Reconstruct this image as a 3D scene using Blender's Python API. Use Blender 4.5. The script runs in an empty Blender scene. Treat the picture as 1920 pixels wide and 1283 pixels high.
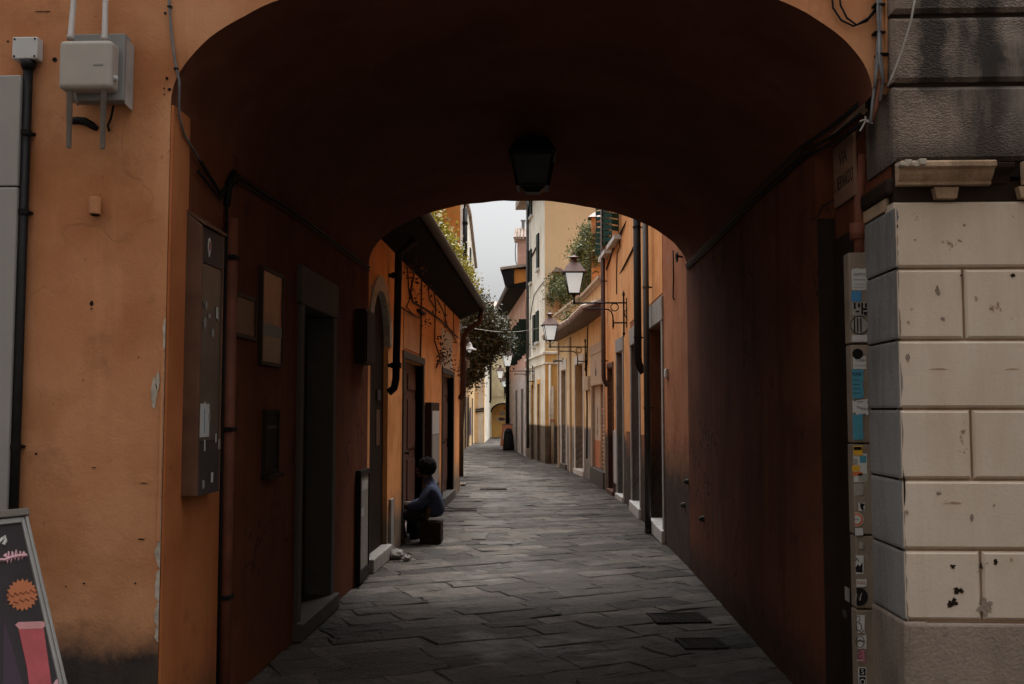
import bpy, bmesh, math, random
from mathutils import Vector, Matrix, noise as mnoise

random.seed(11)
scene = bpy.context.scene
COL = scene.collection
R = math.radians

# ------------------------------------------------------------------ camera
FPX = 1900.0
PITCH = math.atan(129.0 / FPX)
YAW = math.atan(70.0 / FPX * math.cos(PITCH))
EYE = Vector((0, 0, 1.6))
cam_data = bpy.data.cameras.new("camera")
cam_data.sensor_width = 36.0
cam_data.lens = 36.0 * FPX / 1920.0
cam_data.clip_start = 0.05
cam_data.clip_end = 2000
cam = bpy.data.objects.new("camera", cam_data)
COL.objects.link(cam)
cam.location = EYE
cam.rotation_euler = (R(90) + PITCH, 0, YAW)
scene.camera = cam
CAMROT = cam.rotation_euler.to_matrix()

# ------------------------------------------------------------------ sky and sun
SUN_ELEV, SUN_AZ = 68.0, 14.0          # azimuth measured from +Y towards +X
world = bpy.data.worlds.new("World")
scene.world = world
world.use_nodes = True
wn = world.node_tree
wn.nodes.clear()
wo = wn.nodes.new("ShaderNodeOutputWorld")
bg = wn.nodes.new("ShaderNodeBackground")
sky = wn.nodes.new("ShaderNodeTexSky")
sky.sky_type = 'NISHITA'
sky.sun_disc = False
sky.sun_elevation = R(SUN_ELEV)
sky.sun_rotation = R(SUN_AZ)
sky.dust_density = 6.0
sky.air_density = 1.0
hs = wn.nodes.new("ShaderNodeHueSaturation")
hs.inputs["Saturation"].default_value = 0.08
wn.links.new(sky.outputs[0], hs.inputs["Color"])
# overcast sky: three times brighter overhead than at the horizon (CIE overcast distribution)
tc = wn.nodes.new("ShaderNodeTexCoord")
sx = wn.nodes.new("ShaderNodeSeparateXYZ")
mr = wn.nodes.new("ShaderNodeMapRange")
mr.inputs["From Min"].default_value = 0.22; mr.inputs["From Max"].default_value = 1.0
mr.inputs["To Min"].default_value = 0.92; mr.inputs["To Max"].default_value = 3.5
wn.links.new(tc.outputs["Generated"], sx.inputs[0]); wn.links.new(sx.outputs[2], mr.inputs["Value"])
vm = wn.nodes.new("ShaderNodeVectorMath"); vm.operation = 'SCALE'
wn.links.new(hs.outputs[0], vm.inputs[0]); wn.links.new(mr.outputs[0], vm.inputs["Scale"])
wn.links.new(vm.outputs[0], bg.inputs["Color"])
bg.inputs["Strength"].default_value = 0.15
wn.links.new(bg.outputs[0], wo.inputs["Surface"])

sun_data = bpy.data.lights.new("sun", 'SUN')
sun_data.energy = 1.5
sun_data.angle = R(12)
sun_data.color = (1.0, 0.95, 0.88)
sun = bpy.data.objects.new("sun", sun_data)
COL.objects.link(sun)
sd = Vector((math.sin(R(SUN_AZ)) * math.cos(R(SUN_ELEV)), math.cos(R(SUN_AZ)) * math.cos(R(SUN_ELEV)), math.sin(R(SUN_ELEV))))
sun.rotation_euler = sd.to_track_quat('Z', 'Y').to_euler()
sun.location = (0, 20, 40)

scene.view_settings.view_transform = 'Standard'
scene.view_settings.look = 'None'
scene.view_settings.exposure = 0.30
scene.view_settings.gamma = 1.0
scene.cycles.use_denoising = True
scene.cycles.max_bounces = 8
scene.cycles.diffuse_bounces = 5

# ------------------------------------------------------------------ photo geometry helpers (used to read sizes off the photograph)
def ray(px, py):
    return CAMROT @ Vector((px - 960.0, 641.5 - py, -FPX))
def at_y(px, py, Y):
    d = ray(px, py); return EYE + d * (Y / d.y)
def at_x(px, py, X):
    d = ray(px, py); return EYE + d * (X / d.x)
def at_z(px, py, Z=0.0):
    d = ray(px, py); return EYE + d * ((Z - 1.6) / d.z)
def on_plane(px, py, P, N):
    d = ray(px, py); return EYE + d * ((Vector(P) - EYE).dot(N) / d.dot(N))

class Wall:
    """A vertical wall plane: s runs along it, z up, d out towards the street."""
    def __init__(self, p0, p1, left_normal=True):
        self.p0 = Vector((p0[0], p0[1], 0)); self.p1 = Vector((p1[0], p1[1], 0))
        self.len = (self.p1 - self.p0).length
        self.u = (self.p1 - self.p0).normalized()
        self.n = Vector((-self.u.y, self.u.x, 0)) if left_normal else Vector((self.u.y, -self.u.x, 0))
        self.r = Vector((0, 0, 1)).cross(self.n)       # reading direction
    def p(self, s, z, d=0.0):
        v = self.p0 + self.u * s + self.n * d
        return Vector((v.x, v.y, z))
    def px(self, x, y, d=0.0):
        q = on_plane(x, y, self.p0 + self.n * d, self.n)
        return (q - self.p0).dot(self.u), q.z
    def s(self, x, d=0.0):
        return self.px(x, 760, d)[0]
    def z_at(self, x, y, d=0.0):
        return self.px(x, y, d)[1]

# ------------------------------------------------------------------ scene helpers
def tag(o, label=None, cat=None, group=None, kind=None):
    if label: o["label"] = label
    if cat: o["category"] = cat
    if group: o["group"] = group
    if kind: o["kind"] = kind
    return o
def thing(name, label, cat, loc=(0, 0, 0), group=None):
    o = bpy.data.objects.new(name, None)
    o.empty_display_size = 0.2
    COL.objects.link(o)
    o.location = Vector(loc)
    return tag(o, label, cat, group)
def world_loc(o):
    v = Vector((0, 0, 0))
    while o is not None:
        v += o.location; o = o.parent
    return v
def copy_tree(o, parent=None):
    c = o.copy(); COL.objects.link(c)
    if parent is not None: c.parent = parent
    for ch in [x for x in o.children]:
        copy_tree(ch, c)
    return c

class MB:
    """Collects shapes in world coordinates and links them as one mesh object."""
    def __init__(self):
        self.v = []; self.f = []; self.tone = []
    def add(self, vs, fs):
        b = len(self.v)
        self.v.extend([Vector(x) for x in vs])
        self.f.extend([tuple(i + b for i in f) for f in fs])
        return self
    def quad(self, a, b, c, d):
        return self.add([a, b, c, d], [(0, 1, 2, 3)])
    def poly(self, pts):
        return self.add(pts, [tuple(range(len(pts)))])
    def hexa(self, p):
        return self.add(p, [(3, 2, 1, 0), (4, 5, 6, 7), (0, 1, 5, 4), (1, 2, 6, 5), (2, 3, 7, 6), (3, 0, 4, 7)])
    def box(self, x0, x1, y0, y1, z0, z1):
        return self.hexa([(x0, y0, z0), (x1, y0, z0), (x1, y1, z0), (x0, y1, z0), (x0, y0, z1), (x1, y0, z1), (x1, y1, z1), (x0, y1, z1)])
    def wbox(self, W, s0, s1, z0, z1, d0, d1):
        return self.hexa([W.p(s0, z0, d0), W.p(s1, z0, d0), W.p(s1, z0, d1), W.p(s0, z0, d1),
                          W.p(s0, z1, d0), W.p(s1, z1, d0), W.p(s1, z1, d1), W.p(s0, z1, d1)])
    def prism(self, pts, ext):
        n = len(pts); ext = Vector(ext)
        a = [Vector(q) for q in pts]; b = [q + ext for q in a]
        fs = [tuple(reversed(range(n))), tuple(range(n, 2 * n))]
        fs += [(i, (i + 1) % n, (i + 1) % n + n, i + n) for i in range(n)]
        return self.add(a + b, fs)
    def tube(self, path, r, n=8, caps=True):
        path = [Vector(q) for q in path]
        rs = r if isinstance(r, (list, tuple)) else [r] * len(path)
        vs = []; up = None
        for i, q in enumerate(path):
            t = (path[min(i + 1, len(path) - 1)] - path[max(i - 1, 0)])
            t = t.normalized() if t.length > 1e-9 else Vector((0, 0, 1))
            if up is None:
                up = Vector((0, 0, 1)) if abs(t.z) < 0.9 else Vector((1, 0, 0))
            s = t.cross(up).normalized(); up = s.cross(t).normalized()
            for k in range(n):
                a = 2 * math.pi * k / n
                vs.append(q + (s * math.cos(a) + up * math.sin(a)) * rs[i])
        fs = []
        for i in range(len(path) - 1):
            for k in range(n):
                k2 = (k + 1) % n
                fs.append((i * n + k, i * n + k2, (i + 1) * n + k2, (i + 1) * n + k))
        if caps:
            fs.append(tuple(reversed(range(n)))); m = (len(path) - 1) * n
            fs.append(tuple(range(m, m + n)))
        return self.add(vs, fs)
    def lathe(self, c, prof, n=16, axis=Vector((0, 0, 1))):
        c = Vector(c); axis = Vector(axis).normalized()
        a = Vector((1, 0, 0)) if abs(axis.x) < 0.9 else Vector((0, 1, 0))
        s = axis.cross(a).normalized(); t = axis.cross(s)
        vs = []
        for (rr, h) in prof:
            for k in range(n):
                an = 2 * math.pi * k / n
                vs.append(c + axis * h + (s * math.cos(an) + t * math.sin(an)) * max(rr, 1e-4))
        fs = []
        for i in range(len(prof) - 1):
            for k in range(n):
                k2 = (k + 1) % n
                fs.append((i * n + k, i * n + k2, (i + 1) * n + k2, (i + 1) * n + k))
        fs.append(tuple(reversed(range(n)))); m = (len(prof) - 1) * n
        fs.append(tuple(range(m, m + n)))
        return self.add(vs, fs)
    def build(self, name, mat, parent=None, smooth=False, bevel=0.0, segs=2, fix=True, origin=None):
        me = bpy.data.meshes.new(name)
        off = world_loc(parent) if parent is not None else Vector((0, 0, 0))
        loc = Vector((0, 0, 0))
        if parent is None and origin is not None:
            loc = Vector(origin); off = loc
        me.from_pydata([tuple(q - off) for q in self.v], [], self.f)
        if fix:
            bm = bmesh.new(); bm.from_mesh(me)
            bmesh.ops.recalc_face_normals(bm, faces=bm.faces)
            bm.to_mesh(me); bm.free()
        if self.tone:
            at = me.attributes.new("tone", 'FLOAT', 'FACE')
            at.data.foreach_set("value", self.tone)
        me.update()
        if smooth:
            for p in me.polygons: p.use_smooth = True
        me.materials.append(mat)
        o = bpy.data.objects.new(name, me)
        COL.objects.link(o)
        o.location = loc
        if parent is not None: o.parent = parent
        if bevel > 0:
            m = o.modifiers.new("bevel", 'BEVEL'); m.width = bevel; m.segments = segs; m.limit_method = 'ANGLE'; m.angle_limit = R(40)
        return o

def wall_faces(mb, W, s0, s1, z0, z1, openings, thick=0.4, ztop=None):
    """A thick wall with recessed niches (s0,s1,z0,z1,depth). ztop: optional heights at s0,s1."""
    ss = sorted(set([s0, s1] + [min(max(o[i], s0), s1) for o in openings for i in (0, 1)]))
    zs = sorted(set([z0, z1] + [min(max(o[i], z0), z1) for o in openings for i in (2, 3)]))
    for i in range(len(ss) - 1):
        for j in range(len(zs) - 1):
            cs, cz = (ss[i] + ss[i + 1]) / 2, (zs[j] + zs[j + 1]) / 2
            if any(o[0] < cs < o[1] and o[2] < cz < o[3] for o in openings): continue
            mb.quad(W.p(ss[i], zs[j]), W.p(ss[i + 1], zs[j]), W.p(ss[i + 1], zs[j + 1]), W.p(ss[i], zs[j + 1]))
    for (a, b, c, d, dep) in openings:
        mb.quad(W.p(a, c), W.p(a, c, -dep), W.p(a, d, -dep), W.p(a, d))
        mb.quad(W.p(b, c), W.p(b, d), W.p(b, d, -dep), W.p(b, c, -dep))
        mb.quad(W.p(a, d), W.p(a, d, -dep), W.p(b, d, -dep), W.p(b, d))
        mb.quad(W.p(a, c), W.p(b, c), W.p(b, c, -dep), W.p(a, c, -dep))
        mb.quad(W.p(a, c, -dep), W.p(b, c, -dep), W.p(b, d, -dep), W.p(a, d, -dep))
    t = -thick
    mb.quad(W.p(s0, z0, t), W.p(s1, z0, t), W.p(s1, z1, t), W.p(s0, z1, t))
    mb.quad(W.p(s0, z0), W.p(s0, z1), W.p(s0, z1, t), W.p(s0, z0, t))
    mb.quad(W.p(s1, z0), W.p(s1, z0, t), W.p(s1, z1, t), W.p(s1, z1))
    mb.quad(W.p(s0, z1), W.p(s1, z1), W.p(s1, z1, t), W.p(s0, z1, t))
    return mb

def text(s, size, pos, right, up, mat, parent, name="lettering", depth=0.002, align='CENTER', squash=1.0, maxw=None):
    if s == "~":       # writing too small to read in the photograph: a scribbled line
        right = Vector(right).normalized(); up = Vector(up).normalized(); nn = right.cross(up); w = maxw or size * 3
        rr = random.Random(int(abs(Vector(pos).z) * 997)); n = max(5, int(w / (size * .32)))
        mb = MB(); mb.tube([Vector(pos) + right * (w * (k / n - .5)) + up * (size * .26 * (1 if k % 2 else -1) * rr.uniform(.4, 1)) + nn * .0004 for k in range(n + 1)], size * .07, 4)
        return mb.build(name, mat, parent)
    cu = bpy.data.curves.new("tmp_text", 'FONT')
    cu.body = s; cu.size = size; cu.extrude = depth; cu.align_x = align; cu.align_y = 'CENTER'; cu.resolution_u = 3
    to = bpy.data.objects.new("tmp_text", cu)
    COL.objects.link(to)
    dg = bpy.context.evaluated_depsgraph_get()
    me = bpy.data.meshes.new_from_object(to.evaluated_get(dg))
    bpy.data.objects.remove(to); bpy.data.curves.remove(cu)
    right = Vector(right).normalized(); up = Vector(up).normalized(); nn = right.cross(up)
    if maxw and len(me.vertices):
        w = max(v.co.x for v in me.vertices) - min(v.co.x for v in me.vertices)
        if w > maxw: squash = maxw / w
    off = world_loc(parent)
    pos = Vector(pos) - off
    for v in me.vertices:
        c = v.co
        v.co = pos + right * c.x * squash + up * c.y + nn * c.z
    me.materials.clear(); me.materials.append(mat)
    o = bpy.data.objects.new(name, me); COL.objects.link(o); o.parent = parent
    return o

# ------------------------------------------------------------------ materials
MATS = {}
def new_mat(name):
    m = bpy.data.materials.new(name); m.use_nodes = True
    nt = m.node_tree; nt.nodes.clear()
    out = nt.nodes.new("ShaderNodeOutputMaterial"); b = nt.nodes.new("ShaderNodeBsdfPrincipled")
    nt.links.new(b.outputs[0], out.inputs["Surface"])
    MATS[name] = m
    return m, nt, b
def N(nt, t, **kw):
    n = nt.nodes.new(t)
    for k, v in kw.items(): setattr(n, k, v)
    return n
def coords(nt):
    g = N(nt, "ShaderNodeNewGeometry")
    return g.outputs["Position"]
def noise(nt, vec, scale, detail=6, rough=0.6, stretch=None):
    if stretch:
        mp = N(nt, "ShaderNodeMapping"); mp.inputs["Scale"].default_value = stretch
        nt.links.new(vec, mp.inputs["Vector"]); vec = mp.outputs[0]
    n = N(nt, "ShaderNodeTexNoise"); n.inputs["Scale"].default_value = scale
    n.inputs["Detail"].default_value = detail; n.inputs["Roughness"].default_value = rough
    nt.links.new(vec, n.inputs["Vector"])
    return n.outputs["Fac"]
def ramp(nt, fac, a, b, ca=(0, 0, 0, 1), cb=(1, 1, 1, 1)):
    r = N(nt, "ShaderNodeMapRange"); r.inputs["From Min"].default_value = a; r.inputs["From Max"].default_value = b
    nt.links.new(fac, r.inputs["Value"])
    return r.outputs["Result"]
def mix(nt, fac, a, b):
    m = N(nt, "ShaderNodeMix", data_type='RGBA')
    if isinstance(fac, float): m.inputs[0].default_value = fac
    else: nt.links.new(fac, m.inputs[0])
    for i, c in ((6, a), (7, b)):
        if isinstance(c, (tuple, list)): m.inputs[i].default_value = (c[0], c[1], c[2], 1)
        else: nt.links.new(c, m.inputs[i])
    return m.outputs[2]
def math_(nt, op, a, b=None):
    m = N(nt, "ShaderNodeMath", operation=op)
    for i, c in ((0, a), (1, b)):
        if c is None: continue
        if isinstance(c, (int, float)): m.inputs[i].default_value = c
        else: nt.links.new(c, m.inputs[i])
    return m.outputs[0]
def bump(nt, b, h, strength=0.4, dist=0.01):
    n = N(nt, "ShaderNodeBump"); n.inputs["Strength"].default_value = strength; n.inputs["Distance"].default_value = dist
    nt.links.new(h, n.inputs["Height"]); nt.links.new(n.outputs[0], b.inputs["Normal"])

def plain(name, col, rough=0.6, metal=0.0, var=0.25, scale=8.0, bstr=0.15):
    if name in MATS: return MATS[name]
    m, nt, b = new_mat(name)
    P = coords(nt)
    n1 = noise(nt, P, scale)
    c = mix(nt, ramp(nt, n1, 0.3, 0.7), tuple(x * (1 - var) for x in col), tuple(min(1, x * (1 + var)) for x in col))
    nt.links.new(c, b.inputs["Base Color"])
    b.inputs["Roughness"].default_value = rough; b.inputs["Metallic"].default_value = metal
    b.inputs["Specular IOR Level"].default_value = 0.08 if max(col) < 0.03 else 0.3
    bump(nt, b, noise(nt, P, scale * 9), bstr, 0.004)
    return m

def plaster(name, c1, c2, stain=(0.05, 0.035, 0.025), stain_amt=0.5, streak=0.5, plinth=None, plinth_z=0.5, plinth_soft=0.05,
            peel=None, peel_at=0.66, rough=0.88, scale=1.0, upper=None, upper_z=0.0, crack=0.0, mottle=0.6):
    m, nt, b = new_mat(name)
    P = coords(nt)
    big = noise(nt, P, 0.7 * scale, 8, 0.62)
    col = mix(nt, ramp(nt, big, 0.36, 0.64), c1, c2)
    mot = noise(nt, P, 1.7 * scale, 5, 0.5)
    col = mix(nt, math_(nt, 'MULTIPLY', ramp(nt, mot, 0.46, 0.68), mottle), col, tuple(x * y for x, y in zip(c1, (0.74, 0.64, 0.56))))
    # rain streaks run down the wall
    st = noise(nt, P, 1.0, 8, 0.7, stretch=(5.0, 5.0, 0.35))
    col = mix(nt, math_(nt, 'MULTIPLY', ramp(nt, st, 0.52, 0.75), streak), col, tuple(x * 0.45 for x in c1))
    lt = noise(nt, P, 1.0, 6, 0.6, stretch=(3.5, 3.5, 0.5))
    col = mix(nt, math_(nt, 'MULTIPLY', ramp(nt, lt, 0.58, 0.78), 0.35), col, tuple(min(1, x * 1.35 + 0.02) for x in c2))
    # blotches and specks
    bl = noise(nt, P, 3.3 * scale, 10, 0.75)
    col = mix(nt, math_(nt, 'MULTIPLY', ramp(nt, bl, 0.56, 0.74), stain_amt), col, stain)
    sp = noise(nt, P, 26.0, 4, 0.6)
    col = mix(nt, math_(nt, 'MULTIPLY', ramp(nt, sp, 0.68, 0.74), 0.5), col, stain)
    h = math_(nt, 'ADD', math_(nt, 'MULTIPLY', noise(nt, P, 14.0, 8, 0.65), 0.6), math_(nt, 'MULTIPLY', noise(nt, P, 90.0, 3), 0.25))
    if peel is not None:
        pn = noise(nt, P, 1.6, 12, 0.68, stretch=(1.6, 1.6, 0.7))
        pf = ramp(nt, pn, peel_at, peel_at + 0.012)
        col = mix(nt, pf, col, peel)
        h = math_(nt, 'SUBTRACT', h, math_(nt, 'MULTIPLY', pf, 0.9))
    if crack > 0:
        v = N(nt, "ShaderNodeTexVoronoi", feature='DISTANCE_TO_EDGE')
        mp = N(nt, "ShaderNodeMapping"); mp.inputs["Scale"].default_value = (1.1, 1.1, 0.5)
        ds = N(nt, "ShaderNodeVectorMath", operation='ADD')
        nn = N(nt, "ShaderNodeTexNoise"); nn.inputs["Scale"].default_value = 3.0; nt.links.new(P, nn.inputs["Vector"])
        nt.links.new(P, ds.inputs[0]); nt.links.new(nn.outputs["Color"], ds.inputs[1])
        nt.links.new(ds.outputs[0], mp.inputs["Vector"]); nt.links.new(mp.outputs[0], v.inputs["Vector"]); v.inputs["Scale"].default_value = 1.3
        cf = math_(nt, 'MULTIPLY', math_(nt, 'SUBTRACT', 1.0, ramp(nt, v.outputs["Distance"], 0.004, 0.02)), crack)
        cf = math_(nt, 'MULTIPLY', cf, ramp(nt, noise(nt, P, 0.9), 0.5, 0.6))
        col = mix(nt, cf, col, (0.02, 0.012, 0.009))
        h = math_(nt, 'SUBTRACT', h, cf)
    if plinth is not None or upper is not None:
        sep = N(nt, "ShaderNodeSeparateXYZ"); nt.links.new(P, sep.inputs[0])
        wob = math_(nt, 'MULTIPLY', math_(nt, 'SUBTRACT', noise(nt, P, 5.0, 10, 0.75), 0.5), plinth_soft * 2)
        zz = math_(nt, 'ADD', sep.outputs[2], wob)
        if plinth is not None:
            pf = ramp(nt, zz, plinth_z + plinth_soft * 0.7, plinth_z - plinth_soft * 0.7)
            pc = mix(nt, ramp(nt, noise(nt, P, 2.6, 9, 0.7), 0.35, 0.65), tuple(x * 0.7 for x in plinth), tuple(x * 1.25 for x in plinth))
            col = mix(nt, pf, col, pc)
        if upper is not None:
            uf = ramp(nt, sep.outputs[2], upper_z - 0.01, upper_z + 0.01)
            uc = mix(nt, ramp(nt, big, 0.36, 0.64), tuple(x * 0.92 for x in upper), tuple(min(1, x * 1.06) for x in upper))
            uc = mix(nt, math_(nt, 'MULTIPLY', ramp(nt, st, 0.55, 0.75), 0.3), uc, tuple(x * 0.6 for x in upper))
            col = mix(nt, uf, col, uc)
    nt.links.new(col, b.inputs["Base Color"])
    b.inputs["Roughness"].default_value = rough
    b.inputs["Specular IOR Level"].default_value = 0.08
    bump(nt, b, h, 0.55, 0.012)
    return m

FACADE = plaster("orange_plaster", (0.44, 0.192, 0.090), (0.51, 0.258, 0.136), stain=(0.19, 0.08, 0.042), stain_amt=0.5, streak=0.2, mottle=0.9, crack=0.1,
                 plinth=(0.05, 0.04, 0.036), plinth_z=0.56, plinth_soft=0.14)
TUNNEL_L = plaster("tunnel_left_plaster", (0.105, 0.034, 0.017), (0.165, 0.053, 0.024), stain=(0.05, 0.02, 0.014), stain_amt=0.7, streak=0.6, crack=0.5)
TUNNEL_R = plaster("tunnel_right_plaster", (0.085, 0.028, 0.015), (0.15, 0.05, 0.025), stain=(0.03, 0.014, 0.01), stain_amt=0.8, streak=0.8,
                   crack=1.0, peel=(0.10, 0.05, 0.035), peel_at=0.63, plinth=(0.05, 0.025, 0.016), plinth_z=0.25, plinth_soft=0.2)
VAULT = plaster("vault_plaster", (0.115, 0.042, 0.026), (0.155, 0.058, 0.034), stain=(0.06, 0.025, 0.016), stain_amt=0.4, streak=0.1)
MOUTH_L = plaster("mouth_lit_plaster", (0.35, 0.11, 0.040), (0.42, 0.15, 0.057), stain=(0.12, 0.04, 0.02), stain_amt=0.5, streak=0.4, plinth=(0.12, 0.05, 0.03), plinth_z=0.2, plinth_soft=0.25)  # lighter plaster with the daylight of the mouth put into its colour
STAIN_DARK = plain("black_stained_wood", (0.022, 0.014, 0.010), 0.7, scale=5)
ORANGE_A = plaster("orange_house_plaster", (0.68, 0.30, 0.112), (0.76, 0.41, 0.19), stain=(0.30, 0.12, 0.06), stain_amt=0.5, streak=0.55,
                   plinth=(0.09, 0.07, 0.06), plinth_z=1.15, plinth_soft=0.12)
PINK_A = plaster("pink_house_plaster", (0.30, 0.115, 0.055), (0.37, 0.165, 0.09), stain=(0.10, 0.05, 0.035), stain_amt=0.7, streak=0.7,
                 plinth=(0.06, 0.042, 0.032), plinth_z=1.05, plinth_soft=0.4, peel=(0.3, 0.2, 0.155), peel_at=0.66, crack=0.6)
YELLOW_B = plaster("yellow_house_plaster", (0.74, 0.53, 0.27), (0.80, 0.63, 0.40), stain=(0.32, 0.2, 0.12), stain_amt=0.5, streak=0.6,
                   plinth=(0.20, 0.18, 0.16), plinth_z=1.2, plinth_soft=0.06)
CREAM_C = plaster("pale_house_plaster", (0.70, 0.68, 0.59), (0.77, 0.75, 0.67), stain=(0.42, 0.38, 0.3), stain_amt=0.4, streak=0.4,
                  plinth=(0.13, 0.105, 0.085), plinth_z=1.15, plinth_soft=0.05)
TAN_C = plaster("tan_house_plaster", (0.64, 0.36, 0.11), (0.70, 0.44, 0.17), stain=(0.4, 0.24, 0.1), stain_amt=0.3, streak=0.35,
                plinth=(0.10, 0.075, 0.055), plinth_z=1.15, plinth_soft=0.05, upper=(0.62, 0.485, 0.30), upper_z=3.45)
PINK_D = plaster("rose_house_plaster", (0.52, 0.32, 0.26), (0.62, 0.42, 0.34), stain=(0.3, 0.2, 0.17), stain_amt=0.5, streak=0.5,
                 plinth=(0.45, 0.42, 0.42), plinth_z=3.0, plinth_soft=0.5)
LEFT_L = plaster("left_house_plaster", (0.72, 0.30, 0.105), (0.80, 0.39, 0.155), stain=(0.2, 0.08, 0.045), stain_amt=0.5, streak=0.5,
                 plinth=(0.2, 0.15, 0.11), plinth_z=0.5, plinth_soft=0.3)
GREY_HOUSE = plaster("grey_house_plaster", (0.24, 0.21, 0.18), (0.32, 0.29, 0.25))
ORANGE_T = plaster("deep_orange_plaster", (0.55, 0.20, 0.045), (0.62, 0.25, 0.065), stain=(0.35, 0.13, 0.05), stain_amt=0.3, streak=0.3)
FAR_TAN = plaster("far_tan_plaster", (0.78, 0.54, 0.29), (0.84, 0.62, 0.37), stain=(0.4, 0.25, 0.15), stain_amt=0.4, streak=0.4, upper=(0.82, 0.8, 0.76), upper_z=4.8)
FAR_CREAM = plaster("far_cream_plaster", (0.82, 0.70, 0.44), (0.87, 0.77, 0.52), stain=(0.5, 0.38, 0.2), stain_amt=0.3, streak=0.3)
FAR_WHITE = plaster("far_white_plaster", (0.72, 0.66, 0.56), (0.8, 0.75, 0.66), stain=(0.5, 0.42, 0.34), stain_amt=0.4, streak=0.4)
FAR_ORANGE = plaster("far_orange_plaster", (0.62, 0.36, 0.12), (0.68, 0.42, 0.16), stain=(0.4, 0.2, 0.1), stain_amt=0.3, streak=0.2)

def stone_mat(name, c1, c2, dark, dark_amt, chip=None, rough_bump=0.4, fine=60.0, chip_at=0.655):
    m, nt, b = new_mat(name)
    P = coords(nt)
    col = mix(nt, ramp(nt, noise(nt, P, 1.8, 8, 0.6), 0.35, 0.65), c1, c2)
    st = noise(nt, P, 1.0, 10, 0.72, stretch=(2.6, 2.6, 0.5))
    col = mix(nt, math_(nt, 'MULTIPLY', ramp(nt, st, 0.47, 0.62), dark_amt), col, dark)
    st2 = noise(nt, P, 1.0, 6, 0.6, stretch=(6.0, 6.0, 0.4))
    col = mix(nt, math_(nt, 'MULTIPLY', ramp(nt, st2, 0.55, 0.7), 0.4), col, tuple(x * y for x, y in zip(c1, (0.75, 0.62, 0.5))))
    sp = noise(nt, P, 7.0, 12, 0.78)
    if chip:
        col = mix(nt, ramp(nt, sp, chip_at, chip_at + 0.02), col, chip)
    h = math_(nt, 'ADD', noise(nt, P, fine, 5, 0.6), math_(nt, 'MULTIPLY', noise(nt, P, 9.0, 8), 0.6))
    if chip: h = math_(nt, 'SUBTRACT', h, ramp(nt, sp, 0.65, 0.68))
    nt.links.new(col, b.inputs["Base Color"]); b.inputs["Roughness"].default_value = 0.85
    b.inputs["Specular IOR Level"].default_value = 0.2
    bump(nt, b, h, rough_bump, 0.012)
    return m
STONE_LOW = stone_mat("cream_painted_stone", (0.50, 0.415, 0.335), (0.57, 0.48, 0.395), (0.40, 0.29, 0.2), 0.35, chip=(0.24, 0.15, 0.09), rough_bump=0.14, chip_at=0.63)
STONE_PLINTH = stone_mat("worn_plinth_stone", (0.20, 0.155, 0.125), (0.29, 0.23, 0.19), (0.09, 0.065, 0.05), 0.6, chip=(0.06, 0.04, 0.03), rough_bump=0.5)
STONE_SIDE = stone_mat("grey_painted_stone", (0.19, 0.182, 0.177), (0.25, 0.24, 0.232), (0.03, 0.028, 0.028), 0.55, chip=(0.02, 0.018, 0.016), rough_bump=0.4)
STONE_CORNICE = stone_mat("cornice_stone", (0.40, 0.27, 0.175), (0.47, 0.34, 0.23), (0.12, 0.07, 0.045), 0.6, chip=(0.08, 0.05, 0.035), rough_bump=0.5)

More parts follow.
